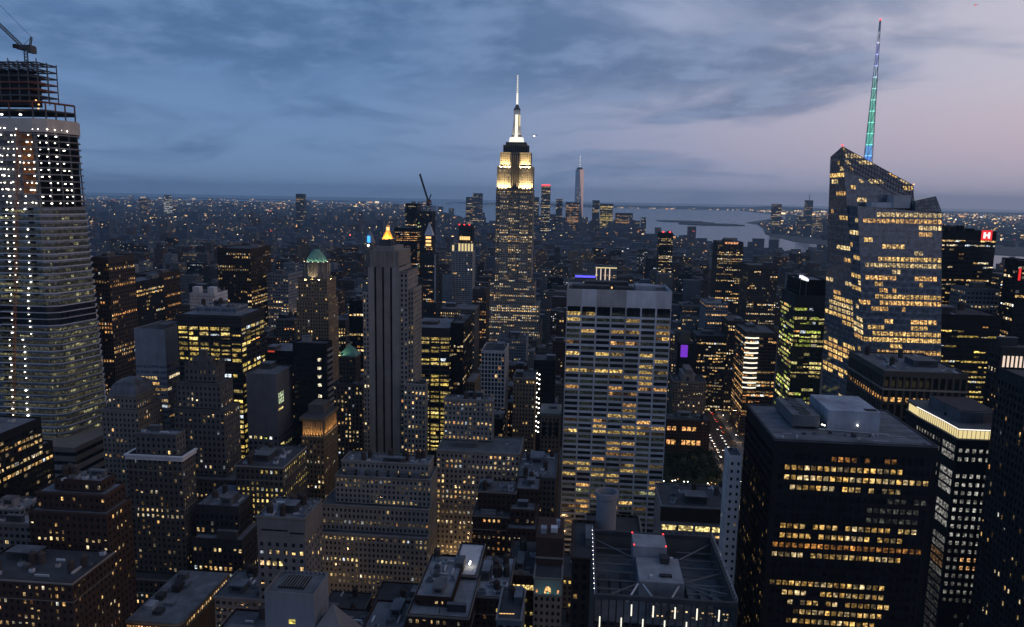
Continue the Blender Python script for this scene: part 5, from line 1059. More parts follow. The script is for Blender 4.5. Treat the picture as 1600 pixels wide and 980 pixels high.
for j in range(nfl):
    za = j * fh; f = nfl - 1 - j; q = rowp[f % len(rowp)] if f < len(rowp) else .3
    boxo('spandrel', rt, gx0 + .02, gx1 - .02, gy, gy + .92, za, za + 1.55, 'travertine')
    if f > 40: continue
    fcol = grg.choice([(1, .66, .2), (1, .60, .18), (1, .52, .16)] if f != 32 else [(.72, .72, .35)])
    for i in range(nbay):
        base = 0.0
        on_ = grg.random() < q * .78; lum = grg.choice([.18, .3, .45, .6, .9]) if on_ else grg.choice([.0, .0, .008, .02])
        col = tuple(lum * c for c in fcol) if on_ else tuple(lum * c for c in (.75, .9, .6))
        w0 = gx0 + i * cw + .55; wW = cw - 1.1
        # three sashes a bay
        fr = sorted([0, 1] + ([grg.uniform(.3, .7)] if on_ and grg.random() < .6 else []))
        for s in range(len(fr) - 1):
            k = 1 if (len(fr) == 2 or grg.random() < .6) else .12
            a_, b_ = w0 + wW * fr[s], w0 + wW * fr[s + 1]
            win(rt, ((a_ + b_) / 2, gy + .84, za + 2.8), (b_ - a_, .06, 2.45), tuple(k * c for c in col))
for x0_, x1_, y0_, y1_, h_, m_ in ((3, 30, 8, 20, 2.6, 'roofdark'), (33, 46, 7, 18, 2.2, 'darkpier'), (48, 62, 10, 26, 3.4, 'roofpale'), (12, 44, 24, 36, 4.0, 'roofdark')):
    boxo('roof_plant', rt, gx0 + x0_, gx0 + x1_, gy + y0_, gy + y1_, gz - 2, gz - 2 + h_ + 1, m_)
rods('davit', [((gx0 + .5, gy + .5, gz), (gx0 + .5, gy + .5, gz + 4.5)), ((gx1 - .5, gy + .5, gz), (gx1 - 5, gy + 8, gz + 4.5))], .18, 'metalpale', rt)
pc('beacon', rt, LAMPW, (gx0 + 31, gy + 1, gz + 1.6), (1, 1, 1.8))

# ------------------------------------------------------------------ the tallest spire: setback tower with floodlit crown
rt = root('spired_skyscraper', 'tallest stone skyscraper with golden floodlit crown and glowing white mast', 'skyscraper', 0, 0)
ec = -111.6
def tier(x0, x1, yf, dp, z0, z1, sd, lit=.3, nw=0, pier=True, style=None):
    block(rt, [(x0, x1, yf, yf + dp, z0, z1)], style or 'esb', random.Random(sd), lit, nw, 'warm', 'f', 0)
ST['esb'] = ('esbstone', 'glass', 3.1, 3.7, .54, .56, .2, .55, 'p', 1.0); ST['esbtop'] = ('esbstone', 'glass', 3.6, 3.7, .34, .55, .2, .5, 'p', 1.5)
zz = dict(base=(-104.71,1255.00,87.52)[2], w1=(-106.24,1265.00,122.92)[2], sh=(-110.42,1280.00,276.55)[2], c1=(-111.41,1283.00,315.41)[2], c2=(-112.10,1286.00,338.50)[2], d1=(-112.77,1290.00,355.41)[2])
tier(ec - 50, ec + 50, 1250, 70, 0, zz['base'] - 32, 1, .32)
tier(ec - 43, ec + 46, 1256, 60, zz['base'] - 32, zz['base'], 2, .45)
tier(ec - 37, ec + 38, 1266, 48, zz['base'], zz['w1'], 3, .35)
tier(ec - 31, ec + 31, 1280, 42, zz['w1'], zz['sh'], 4, .34)
# central projecting bays of the shaft
for x0, x1 in ((ec - 24, ec - 9.5), (ec + 9.5, ec + 24)): tier(x0, x1, 1277.6, 2.3, zz['w1'] + .2, zz['sh'] - 9, 5, .30)
tier(ec - 30, ec + 30, 1283, 38, zz['sh'], zz['c1'], 6, .10, 0, True, 'esbtop')
for x0, x1 in ((ec - 27, ec - 11), (ec + 11, ec + 27)): tier(x0, x1, 1280.8, 2.1, zz['sh'] + .1, zz['c1'] - 4, 7, .08, 0, True, 'esbtop')
tier(ec - 25.5, ec + 25.5, 1286, 33, zz['c1'], zz['c2'], 8, .04, 0, True, 'esbtop')
boxo('dark_bay', rt, ec - 8, ec + 8, 1281.2, 1285.9, zz['sh'] + 1, zz['c2'] - 3, 'darkpier')
for k in range(5): boxo('bay_fin', rt, ec - 7 + k * 3.4, ec - 6.2 + k * 3.4, 1280.3, 1281.1, zz['sh'] + 1, zz['c2'] - 4, 'esbstone')
boxo('observation_deck', rt, ec - 21, ec + 21, 1289, 1316, zz['c2'], zz['d1'] - 5, 'darkpier'); boxo('deck_tier', rt, ec - 17, ec + 17, 1291, 1314, zz['d1'] - 5, zz['d1'], 'steel')
for k in range(12): boxo('deck_fin', rt, ec - 20.5 + k * 3.6, ec - 19.7 + k * 3.6, 1288.2, 1288.95, zz['c2'] + .5, zz['d1'] - 4, 'steel')
my = 1302
mz = [356.11,363.45,373.90,387.46,399.93,408.23,412.37]
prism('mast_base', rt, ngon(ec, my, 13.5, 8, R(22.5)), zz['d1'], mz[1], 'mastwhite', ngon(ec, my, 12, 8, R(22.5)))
for (r0, r1, za, zb2) in ((9.5, 7.4, mz[1], mz[2]), (7.4, 5.9, mz[2], mz[3]), (5.9, 5.5, mz[3], mz[5])): prism('mast_shaft', rt, ngon(ec, my, r0, 8, R(22.5)), za, zb2, 'metalpale', ngon(ec, my, r1, 8, R(22.5)))
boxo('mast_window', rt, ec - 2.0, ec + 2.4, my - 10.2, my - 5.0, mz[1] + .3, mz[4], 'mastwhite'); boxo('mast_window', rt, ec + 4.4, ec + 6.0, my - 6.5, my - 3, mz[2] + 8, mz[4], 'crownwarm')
for s in (-1, 1): prism('mast_wing', rt, [(ec + s * 3.2 - .5, my - 11.5), (ec + s * 3.2 + .5, my - 11.5), (ec + s * 3.2 + .5, my - 5), (ec + s * 3.2 - .5, my - 5)], mz[1], mz[3] + 4, 'metalpale', [(ec + s * 3.2 - .5, my - 6.5), (ec + s * 3.2 + .5, my - 6.5), (ec + s * 3.2 + .5, my - 5), (ec + s * 3.2 - .5, my - 5)])
prism('mast_cap', rt, ngon(ec, my, 6.4, 10), mz[5], mz[6], 'steel', ngon(ec, my, 4, 10)); prism('mast_dome', rt, ngon(ec, my, 4, 10), mz[6], mz[6] + 5, 'steel', ngon(ec, my, 1.8, 10))
az = [412.39,420.66,436.12,441.26,449.47,457.67,468.92]
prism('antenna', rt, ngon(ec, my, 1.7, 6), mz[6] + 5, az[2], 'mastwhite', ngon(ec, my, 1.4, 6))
prism('antenna', rt, ngon(ec, my, .8, 6), az[2], az[5] + 5, 'steel', ngon(ec, my, .45, 6)); prism('antenna', rt, ngon(ec, my, .4, 5), az[5] + 5, az[6], 'steel', [(ec, my)])
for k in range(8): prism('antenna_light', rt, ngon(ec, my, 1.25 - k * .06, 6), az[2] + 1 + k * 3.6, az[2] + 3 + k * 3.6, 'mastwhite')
FL = (1, .72, .33)
for k in range(10):
    x = ec - 27 + k * 6
    if abs(x - ec) < 7: continue
    spot('flood_lamp', rt, (x, 1277.5, zz['sh'] + .6), (x, 1282.0, zz['sh'] + 16), 80000, FL, 95, .8)
for k in range(8):
    x = ec - 23 + k * 6.57
    if abs(x - ec) < 6: continue
    spot('flood_lamp', rt, (x, 1279.5, zz['c1'] - 3.4), (x, 1286, zz['c1'] + 9), 70000, FL, 100, .8)
for x in (-8, 0, 8): spot('flood_lamp', rt, (ec + x, my - 14, mz[0] + 1), (ec + x * .4, my, mz[2] + 6), 30000, (1, .86, .6), 70, .7)
boxo('flood_ledge', rt, ec - 31.5, ec + 31.5, 1276.6, 1279.9, zz['sh'] - .8, zz['sh'] + .1, 'esbstone')

# ------------------------------------------------------------------ faceted glass tower with lit spire
rt = root('faceted_glass_tower', 'faceted glass tower with sloping crystal top and many warm lit floors', 'skyscraper', 0, 0)
brg = random.Random(21)
def edge(a_, b_, z): t_ = (z - a_[2]) / (b_[2] - a_[2]); return Vector(a_) + (Vector(b_) - Vector(a_)) * t_
def extend(top, bot, z=0.): return tuple(edge(top, bot, z))
def crystal_face(p00, p10, p11, p01, zfrom, lit, nb, out, litrows=None, fh=4.45, mull=0):
    p00, p10, p11, p01 = map(Vector, (p00, p10, p11, p01)); n = (p10 - p00).cross(p01 - p00).normalized()
    if n.dot(Vector((0, 0, 265)) - p00) < 0: n = -n
    zmax = max(p01.z, p11.z); z = zfrom; V = []; Fc = []; row = 0
    def ends(z):
        l = edge(p00, p01, z) if z <= p01.z else None; r = edge(p10, p11, z) if z <= p11.z else None
        if l is None: l = edge(p11, p01, z)
        if r is None: r = edge(p01, p11, z)
        return l, r
    lv = [0.] + [zfrom + i * fh for i in range(200) if zfrom + i * fh < zmax - .05] + [zmax - .01]; GV = []
    for zz_ in lv: GV += list(ends(zz_))
    mk('glazing', GV, [(2 * i, 2 * i + 1, 2 * i + 3, 2 * i + 2) for i in range(len(lv) - 1)], 'glassblue', rt)
    while z + fh < zmax - .5:
        l0, r0 = ends(z); l1, r1 = ends(z + 1.25); k = len(V); o_ = n * .18
        V += [l0 + o_, r0 + o_, r1 + o_, l1 + o_, l0, r0, r1, l1]; Fc += [(k, k + 1, k + 2, k + 3), (k, k + 4, k + 5, k + 1), (k + 3, k + 2, k + 6, k + 7)]
        a0, b0 = ends(z + 1.35); a1, b1 = ends(z + fh - .12)
        u = brg.random(); q = lit if litrows is None else litrows(zmax - z); q = min(1, q * (2.2 if u < .25 else (.25 if u > .62 else 1)))
        cnt = nb; amp = brg.uniform(.6, 1.15); c = brg.choice([(1, .62, .2), (1, .55, .18), (1, .72, .33)]); st = False
        for i in range(cnt):
            if brg.random() < .5: st = brg.random() < q
            if not st: continue
            f0, f1 = (i + .08) / cnt, (i + .90) / cnt; lum = amp * brg.uniform(.6, 1.2); oo = n * .05
            out.append(([a0 + (b0 - a0) * f0 + oo, a0 + (b0 - a0) * f1 + oo, a1 + (b1 - a1) * f1 + oo, a1 + (b1 - a1) * f0 + oo], tuple(lum * x for x in c)))
        z += fh; row += 1
    for i in range(mull + 1):
        f = i / max(1, mull); a_ = p00 + (p10 - p00) * f; b_ = p01 + (p11 - p01) * f; k = len(V); o_ = n * .12; u_ = (p10 - p00).normalized() * .09
        V += [a_ - u_ + o_, a_ + u_ + o_, b_ + u_ + o_, b_ - u_ + o_]; Fc.append((k, k + 1, k + 2, k + 3))
    mk('spandrel', V, Fc, 'glassgrey', rt, kind='stuff')
out = []
pk = (185.98,580.00,305.28); pr2 = (237.69,580.00,278.38); bl = extend(pk, (213.64,580.00,130.72)); br_ = extend(pr2, (257.37,580.00,132.49)); rb = extend(pk, (207.70,640.00,112.96))
pk2 = (pk[0] + .4, pk[1] + 26, pk[2] - 6); pr3 = (pr2[0] + 4, 612, pr2[2] - 12)
def rows1(d): return .55 if 12 < d < 30 else (.3 if d < 70 else .42)
crystal_face(bl, br_, pr2, pk, 60, .35, 13, out, rows1, 4.45, 26)
crystal_face(rb, bl, pk, pk2, 60, .40, 7, out, None, 4.45, 8)
mk('rear_glazing', [br_, (br_[0] + 6, 640, 0), pr3, pr2, rb, pk2, pk], [(0, 1, 2, 3), (1, 4, 5, 2), (3, 2, 5, 6)], 'glassblue', rt)
# screen wall lattice along the sloping top
V0 = Vector(pk); V1 = Vector(pr2); sg = []
for i in range(27):
    p_ = V0 + (V1 - V0) * (i / 26); sg.append((p_ + Vector((0, -.2, 0)), p_ + Vector((0, -.2, -16 + i * .25))))
for k in range(5): sg.append((V0 + Vector((0, -.2, -k * 3.2)), V1 + Vector((0, -.2, -k * 3.2))))
rods('screen_lattice', sg, .16, 'steel', rt)
fl_ = (193.31,560.00,263.12); fr_ = (250.47,560.00,259.80); f0_ = extend(fl_, (209.85,560.00,135.50)); f1_ = extend(fr_, (259.85,560.00,156.34))
crystal_face(f0_, f1_, fr_, fl_, 50, .66, 18, out, None, 4.45, 20)
crystal_face((f0_[0] + .2, 581, 0), f0_, fl_, (fl_[0] + .5, 581, fl_[2]), 50, .4, 3, out, None, 4.45, 3)
fpts = [(233.31,562.00,259.86), (232.60,562.00,267.40), (246.00,562.00,270.74), (250.89,562.00,260.21)]; fback = [(x - .6, 584., z) for x, y, z in fpts]
mk('crystal_fin', fpts + fback, [(0, 1, 2, 3), (1, 5, 6, 2), (2, 6, 7, 3), (0, 4, 5, 1), (7, 6, 5, 4)], 'glassgrey', rt)
sg = []
for i in range(9):
    f = i / 8; a_ = Vector(fpts[0]).lerp(Vector(fpts[3]), f); b_ = Vector(fpts[1]).lerp(Vector(fpts[2]), f); sg.append((a_ - Vector((0, .12, 0)), b_ - Vector((0, .12, 0))))
for f in (.25, .5, .75, 1.): sg.append((Vector(fpts[0]).lerp(Vector(fpts[1]), f) - Vector((0, .12, 0)), Vector(fpts[3]).lerp(Vector(fpts[2]), f) - Vector((0, .12, 0))))
rods('fin_lattice', sg, .1, 'steel', rt)
mk('side_glazing', [f1_, (f1_[0] - 1, 640, 0), (fr_[0] - 1, 600, fr_[2] + 2), fr_], [(0, 1, 2, 3)], 'glassblue', rt)
mk('deck', [fl_, fr_, (fr_[0] - 1, 582, fr_[2] + .5), (fl_[0] + .5, 582, fl_[2] - .2)], [(0, 1, 2, 3)], 'roofgrey', rt)
boxo('plant_box', rt, (205.14,568.00,265.07)[0], (219.58,568.00,265.34)[0], 567, 578, fl_[2] - 1, (205.07,568.00,265.97)[2], 'metalpale'); boxo('plant_box', rt, (219.58,568.00,265.34)[0] + .02, (231.34,568.00,265.56)[0], 566, 578, fl_[2] - 1, (221.67,568.00,271.21)[2], 'metalpale')
cand = [out[i] for i in range(len(out)) if out[i][0][0].z > 95]; low = [q for q in out if q[0][0].z <= 95]
brg.shuffle(cand)
for vs, c in cand[:300]:
    o = mk('window', vs, [(0, 1, 2, 3)], 'lit_obj', rt); o.color = (*c, 1)
rest = cand[300:] + low
mk('windows', np.array([tuple(v) for vs, c in rest for v in vs]), np.arange(4 * len(rest)).reshape(-1, 4), 'lit_attr', rt, lit=[(*c, 1) for vs, c in rest], kind='stuff')
for k, (px_, w_) in enumerate(((0, 0),)): pc('beacon', rt, LAMPR, (pk[0], pk[1], pk[2] + .8), (1.4, 1.4, 1.4))
pc('beacon', rt, LAMPW, (pr2[0], pr2[1] - .5, pr2[2] + .8), (1.2, 1.2, 1.2))
# spire, lit from inside in bands of colour
rt = root('lit_spire', 'tall thin spire on the faceted glass tower glowing blue, green and violet', 'spire', 0, 0)
sx, sy = 207.6, 588; z0_, z1_ = (211.04,588.00,290.99)[2], (205.65,588.00,393.85)[2]; nseg = 13
COLS = [(.14, .34, 1), (.16, .46, .95), (.14, .62, .50), (.16, .62, .48), (.18, .60, .46), (.20, .62, .50), (.24, .58, .50), (.28, .56, .54), (.42, .56, .74), (.40, .44, .86), (.42, .44, .90), (.80, .80, 1), (.12, .15, .25)]
for k in range(nseg):
    za, zb2 = z0_ + (z1_ - z0_) * k / nseg, z0_ + (z1_ - z0_) * (k + 1) / nseg; ra, rb2 = 2.9 * (1 - k / nseg) + .45, 2.9 * (1 - (k + 1) / nseg) + .45
    nm = 'spire_glow_%d' % k; emit(nm, COLS[k], .75); emit(nm + 'b', COLS[k], 2.2)
    prism('light_band', rt, ngon(sx, sy, ra * .72, 8), za, zb2, nm, ngon(sx, sy, rb2 * .72, 8))
    prism('lamp_ring', rt, ngon(sx, sy, ra * .86, 8), za + .2, za + 1.5, nm + 'b', ngon(sx, sy, ra * .5, 8))
    sg = []
    A_, B_ = ngon(sx, sy, ra, 6), ngon(sx, sy, rb2, 6)
    for i in range(6): sg.append(((*A_[i], za), (*B_[i], zb2)))
    for i in range(0, 6, 2): sg.append(((*A_[i], za), (*B_[(i + 1) % 6], zb2)))
    rods('spire_lattice', sg, .13, 'metalpale', rt)
pc('beacon', rt, LAMPR, (sx, sy, z1_ + .6), (1.3, 1.3, 1.3))

# ------------------------------------------------------------------ big black office tower, lower right
rt = root('black_office_tower', 'big black office tower with flat roof, rooftop machinery and rows of yellow windows', 'office tower', 0, 0)
kx0, kx1, ky0, ky1, kz = 79.4, 141.8, 300., 352., 172.
boxo('glazing', rt, kx0 + .4, kx1 - .4, ky0 + .4, ky1 - .4, 0, kz - 1, 'glass')
nb, fh = 23, 4.1; cw = (kx1 - kx0 - 4) / nb; krg = random.Random(5); nf = int((kz - 9.5) / fh)
rowlit = {0: ('o', 0, 15, .35), 1: ('y', -1, 16, .8), 2: ('y', -1, 20, .85), 3: ('y', 0, 16, .75), 4: ('d', 13, 20, .5), 5: ('d', 12, 19, .8), 6: ('d', 12, 19, .8), 7: ('y', -1, 19, .75), 8: ('y', -1, 17, .72), 9: ('o', -2, 20, .8), 10: ('y', -2, 18, .75), 11: ('d', 0, 1, 0), 12: ('d', 0, 1, 0), 13: ('y', -2, 15, .85), 14: ('y', 0, 15, .75), 15: ('y', 1, 17, .7), 16: ('y', 2, 15, .8), 17: ('y', 1, 14, .8)}
for i in range(nb + 1):
    x = kx0 + 2 + i * cw; boxo('mullion', rt, x - .3, x + .3, ky0 - .06, ky0 + .41, 0, kz - 5.5, 'black')
boxo('corner_pier', rt, kx0, kx0 + 1.7, ky0 - .02, ky0 + .5, 0, kz - 5.5, 'black'); boxo('corner_pier', rt, kx1 - 1.7, kx1, ky0 - .02, ky0 + .5, 0, kz - 5.5, 'black')
boxo('fascia', rt, kx0, kx1, ky0 - .1, ky0 + .6, kz - 5.49, kz - .9, 'black')
sa = Acc(); 
for f in range(nf):
    zt2 = kz - 6.2 - f * fh; boxo('spandrel', rt, kx0 + .05, kx1 - .05, ky0, ky0 + .45, zt2 - fh, zt2 - fh + 1.75, 'black')
    sa.box(kx0, kx0 + .42, ky0 + .52, ky1 - .5, zt2 - fh, zt2 - fh + 1.75); sa.box(kx1 - .42, kx1, ky0 + .62, ky1 - .5, zt2 - fh, zt2 - fh + 1.75)
    r_ = rowlit.get(f)
    if r_ and r_[3]:
        ty, a_, b_, q = r_; gap = 0
        for i in range(nb):
            if i - 2 < a_ or i - 2 > b_: continue
            if krg.random() > q + .2: 
                continue
            c = {'y': krg.choice([(1, .60, .17), (1, .66, .24), (.9, .52, .14), (1, .74, .38)]), 'o': (1, .42, .10), 'd': (.5, .52, .42)}[ty]; lum = {'y': krg.choice([.12, .25, .4, .5, .65, .85]), 'o': krg.choice([.12, .2, .3, .7]), 'd': krg.choice([.05, .08, .12])}[ty]
            win(rt, (kx0 + 2 + (i + .5) * cw, ky0 + .36, zt2 - 1.35), (cw - .6, .07, 1.9), tuple(lum * v for v in c))
sa.box(kx0, kx0 + .5, ky0 + .62, ky1 - .5, kz - 6.2, kz - .9); sa.box(kx1 - .5, kx1, ky0 + .62, ky1 - .5, kz - 6.2, kz - .9); sa.box(kx0, kx1, ky1 - .48, ky1, 0, kz - .9)
for i in range(18):
    y = ky0 + 1.2 + i * 2.85; sa.box(kx0 - .08, kx0 + .43, y - .3, y + .3, 0, kz - 6.3)
sa.build('wall', 'black', rt)
for k in range(95):
    rg = random.Random(k + 40); f = rg.choice([4, 5, 6, 8, 9, 11, 12, 13, 15, 16, 17, 18, 20, 21, 22, 23]); i = rg.randrange(17)
    win(rt, (kx0 + .37, ky0 + 2.6 + i * 2.85, kz - 6.2 - f * fh - 1.2), (.07, 2.1, 2.1), mul(rg.choice([.06, .12, .25, .4]), (1, .62, .2)))
boxo('roof', rt, kx0 + .1, kx1 - .1, ky0 + .1, ky1 - .1, kz - .88, kz - .5, 'roofgrey')
for q in ((kx0, kx1, ky0, ky0 + .8), (kx0, kx0 + .8, ky0 + .82, ky1), (kx1 - .8, kx1, ky0 + .82, ky1), (kx0 + .82, kx1 - .82, ky1 - .8, ky1)): boxo('parapet', rt, *q, kz - .49, kz - .1, 'roofdark')
bx0, bx1 = (104.55,318.00,172.21)[0], (125.34,318.00,173.16)[0]; boxo('penthouse', rt, bx0, bx1, 316, 342, kz - .5, kz + 8.2, 'roofpale'); boxo('penthouse_hatch', rt, bx1 - 5.5, bx1 - .8, 317, 320, kz + 8.22, kz + 8.45, 'darkpier')
ux0, ux1 = (90.33,316.00,174.38)[0], (101.41,316.00,174.88)[0]; boxo('cooling_unit', rt, ux0, ux1, 316, 344, kz + .8, kz + 5.6, 'roofgrey')
for y in (317, 330, 343):
    for x in (ux0 + .5, ux1 - 1): boxo('unit_leg', rt, x, x + .5, y, y + .5, kz - .5, kz + .79, 'steel')
for k in range(5): pc('fan', rt, FAN, ((ux0 + ux1) / 2, 319.2 + k * 5.4, kz + 5.62), (2.3, 2.3, 1.2))
for px_ in ((bx0 - 2.6, 314.5), (bx0 - 2.0, 313.5), (bx0 + 11.8, 315.4)): pc('work_light', rt, LAMP, (px_[0], px_[1], kz + 2.4), (.7, .5, .5))
boxo('vent', rt, bx0 + 7, bx0 + 7.6, 308, 308.6, kz - .5, kz + 1.4, 'darkpier')
for k in range(7): rods('roof_seam', [((kx0 + 1, 303 + k * 7, kz - .47), (kx1 - 1, 303 + k * 7, kz - .47))], .05, 'roofdark', rt)
for k in range(26):
    rg = random.Random(k + 11); x, y = rg.uniform(kx0 + 3, kx1 - 3), rg.choice([rg.uniform(302, 312), rg.uniform(345, 350)]); 
    if k % 3: boxo('roof_vent', rt, x, x + rg.uniform(.4, 1.4), y, y + rg.uniform(.4, 1.2), kz - .5, kz + rg.uniform(.1, .9), rg.choice(['metalpale', 'roofdark', 'steel']))
    else: rods('pipe', [((x, y, kz - .35), (x + rg.uniform(-8, 8), y, kz - .35))], .1, 'metalpale', rt)
rods('pipe', [((ux1 - .5, 315.5, kz + .2), (bx1 + 3, 313, kz - .2))], .12, 'metalpale', rt)

# ------------------------------------------------------------------ black tower with glowing top storey
rt = root('crowned_black_tower', 'black tower with glowing yellow top storey and grid of small square windows', 'office tower', 0, 0)
c_ = [(186.16,392.00,145.82), (186.89,377.00,152.70), (206.13,377.00,153.61)]; hx1 = (209.96,377.00,153.79)[0]; hz = c_[2][2]; hr = 418.
left = (183.96,416.00,155.78); plan = [(left[0], 416), (c_[0][0], 392), (c_[1][0], 377), (c_[2][0], 377), (hx1 + 10, 384), (hx1 + 10, 430), (left[0], 430)]
def inset(P, e):
    cx = sum(p_[0] for p_ in P) / len(P); cy_ = sum(p_[1] for p_ in P) / len(P); return [(x + (cx - x) * e, y + (cy_ - y) * e) for x, y in P]
hb = hz - 2
prism('wall', rt, plan, 0, hb, 'black'); prism('crown_glazing', rt, inset(plan, .05), hb, hb + 5.0, 'crownwarm'); prism('crown_ledge', rt, inset(plan, -.015), hb + .01, hb + .5, 'stone')
prism('roof_slab', rt, inset(plan, -.02), hb + 5.01, hb + 6.0, 'roofgrey')
for i in range(5):
    a_, b_ = inset(plan, -.026)[i], inset(plan, -.026)[i + 1]
    if i < 4: rods('light_line', [((*a_, hb + 5.5), (*b_, hb + 5.5))], .16, 'crownwhite', rt)
    a2, b2 = inset(plan, .046)[i], inset(plan, .046)[i + 1]; n = max(2, int((Vector(b2) - Vector(a2)).length / 1.9))
    rods('crown_mullion', [((a2[0] + (b2[0] - a2[0]) * k / n, a2[1] + (b2[1] - a2[1]) * k / n, hb + .5), (a2[0] + (b2[0] - a2[0]) * k / n, a2[1] + (b2[1] - a2[1]) * k / n, hb + 5)) for k in range(n + 1)], .1, 'stone', rt)
prism('penthouse', rt, inset(plan, .42), hb + 6.01, hb + 11.5, 'roofgrey'); prism('penthouse_roof', rt, inset(plan, .46), hb + 11.51, hb + 11.9, 'roofdark')
for k in range(9): boxo('roof_unit', rt, c_[0][0] + 4 + k * 1.2, c_[0][0] + 5 + k * 1.2, 399 - k * 1.2, 400.2 - k * 1.2, hb + 6.01, hb + 7.6, 'darkpier')
hrg = random.Random(3); ww = c_[2][0] - c_[1][0]
for f in range(28):
    z = hb - 5.4 - f * 4.35 - (4.3 if f > 1 else 0)
    for i in range(6):
        lum = .42 if f < 11 else (.2 if f < 17 else .05); lum *= hrg.uniform(.35, 1.1); c = (.95, .92, .8)
        if f in (12, 13) and i > 1: c = (1, .5, .2); lum = .7
        if f > 17 and hrg.random() < .85: continue
        win(rt, (c_[1][0] + 1.4 + i * ww / 6 + .4, 376.96, z), (1.5, .1, 1.9), tuple(lum * v for v in c))
    # wide bay windows on the chamfer
    a_, b_ = Vector(c_[0][:2]), Vector(c_[1][:2]); d_ = b_ - a_; nrm = Vector((d_.y, -d_.x)).normalized() * .06; p0_, p1_ = a_ + d_ * .12 + nrm, a_ + d_ * .9 + nrm
    if f in (5, 9) : continue
    for s in range(4):
        q0, q1 = p0_ + (p1_ - p0_) * (s / 4 + .01), p0_ + (p1_ - p0_) * (s / 4 + .24); lum = (.30 if f < 9 else .12 if f < 15 else .03) * hrg.uniform(.6, 1.2); c = (.85, .82, .75) if f not in (12, 13) else (.9, .5, .22)
        o = mk('window', [(*q0, z - 1.5), (*q1, z - 1.5), (*q1, z + 1.6), (*q0, z + 1.6)], [(0, 1, 2, 3)], 'lit_obj', rt); o.color = (*[lum * v for v in c], 1)
    a_, b_ = Vector(plan[0]), Vector(plan[1]); d_ = b_ - a_; nrm = Vector((d_.y, -d_.x)).normalized() * .06
    if f < 4:
        for s in range(9):
            q0, q1 = a_ + d_ * (s / 9 + .03) + nrm, a_ + d_ * (s / 9 + .08) + nrm; lum = hrg.choice([.04, .1, .2])
            o = mk('window', [(*q0, z - 1), (*q1, z - 1), (*q1, z + 1), (*q0, z + 1)], [(0, 1, 2, 3)], 'lit_obj', rt); o.color = (lum, lum * .9, lum * .75, 1)

# ------------------------------------------------------------------ tower with open roof well, bottom centre
rt = root('open_roof_tower', 'near tower with a sunken open roof full of fans, beams and a central plant block', 'office tower', 0, 0)
ox0, ox1, oy0, oy1, oz = 6.6, 44.6, 192., 233., 160.
boxo('glazing', rt, ox0 + .4, ox1 - .4, oy0 + .4, oy1 - .4, 0, oz - 9, 'glassblue')
orng = random.Random(6); acc = Acc()
for i in range(20): x = ox0 + i * (ox1 - ox0 - .35) / 19; boxo('mullion', rt, x, x + .35, oy0 + .01, oy0 + .42, 0, oz - 1.21, 'darkpier')
for f in range(18): boxo('spandrel', rt, ox0 + .03, ox1 - .03, oy0 + .1, oy0 + .41, oz - 10 - f * 4.4, oz - 8.6 - f * 4.4, 'darkpier')
for k in range(5): boxo('light_strip', rt, *(lambda x: (x - .16, x + .16))((16.78,191.00,156.44)[0] + k * 5.75), oy0 - .25, oy0 - .02, oz - 5.4, oz - 2.2, 'strip')
for k in range(5): boxo('light_strip', rt, *(lambda x: (x - .16, x + .16))((8.44,191.00,152.16)[0] + k * 5.75), oy0 - .25, oy0 - .02, oz - 9.4, oz - 6.2, 'strip')
for k in range(26): win(rt, (orng.uniform(ox0 + 14, ox1 - 2), oy0 + .36, oz - 3.6 - orng.choice([0, .8, 1.6])), (.5, .06, .35), mul(orng.choice([.2, .5, .9]), (1, .7, .35)))
# parapet screen walls
for q in ((ox0, ox1, oy0 - .05, oy0 + .9), (ox0, ox0 + 1.0, oy0 + .92, oy1), (ox1 - 1.0, ox1, oy0 + .92, oy1), (ox0 + 1.02, ox1 - 1.02, oy1 - 1, oy1)): boxo('parapet', rt, *q, oz - 1.2, oz, 'roofdark')
for q in ((ox0, ox0 + .5, oy0 + .5, oy1), (ox1 - .5, ox1, oy0 + .5, oy1), (ox0 + .52, ox1 - .52, oy1 - .5, oy1)): boxo('side_wall', rt, *q, 0, oz - 1.21, 'stonedark')
boxo('well_floor', rt, ox0 + .6, ox1 - .6, oy0 + .6, oy1 - .6, oz - 8.0, oz - 7.6, 'roofgrey')
for (x0_, x1_, y0_, y1_, h_, m_) in ((15.5, 26.5, 11, 26, -1.2, 'roofpale'), (14.8, 23.2, 26.2, 35, 2.0, 'roofpale')): boxo('plant_block', rt, ox0 + x0_ - 2.5, ox0 + x1_ - 1, oy0 + y0_, oy0 + y1_, oz - 7.6, oz + h_, m_)
boxo('plant_vent', rt, ox0 + 20, ox0 + 22.5, oy0 + 22, oy0 + 25, oz - 1.2, oz + .6, 'darkpier'); boxo('plant_hatch', rt, ox0 + 19, ox0 + 22.4, oy0 + 14, oy0 + 15.4, oz - 1.19, oz - .7, 'darkpier')
for k, x in enumerate((17.6, 22.8, 30.2)):
    boxo('fan_housing', rt, ox0 + x - 2, ox0 + x + 2, oy0 + 3, oy0 + 7.4, oz - 7.6, oz - 3.6, 'roofgrey'); f_ = pc('fan', rt, FAN, (ox0 + x, oy0 + 5.2, oz - 3.58), (1.8, 1.8, 1.1))
    rods('fan_blade', [((ox0 + x, oy0 + 5.2, oz - 3.2), (ox0 + x + 1.5 * math.cos(a_), oy0 + 5.2 + 1.5 * math.sin(a_), oz - 3.25)) for a_ in [j * math.pi / 3 + k for j in range(6)]], .16, 'metalpale', rt)
for k in range(6):
    y = oy0 + 9 + k * 5
    rods('roof_beam', [((ox0 + 1, y, oz - 3), (ox0 + 12.4, y, oz - 3))], .22, 'steel', rt); rods('roof_beam', [((ox0 + 26, y, oz - 3), (ox1 - 1, y, oz - 3))], .22, 'steel', rt)
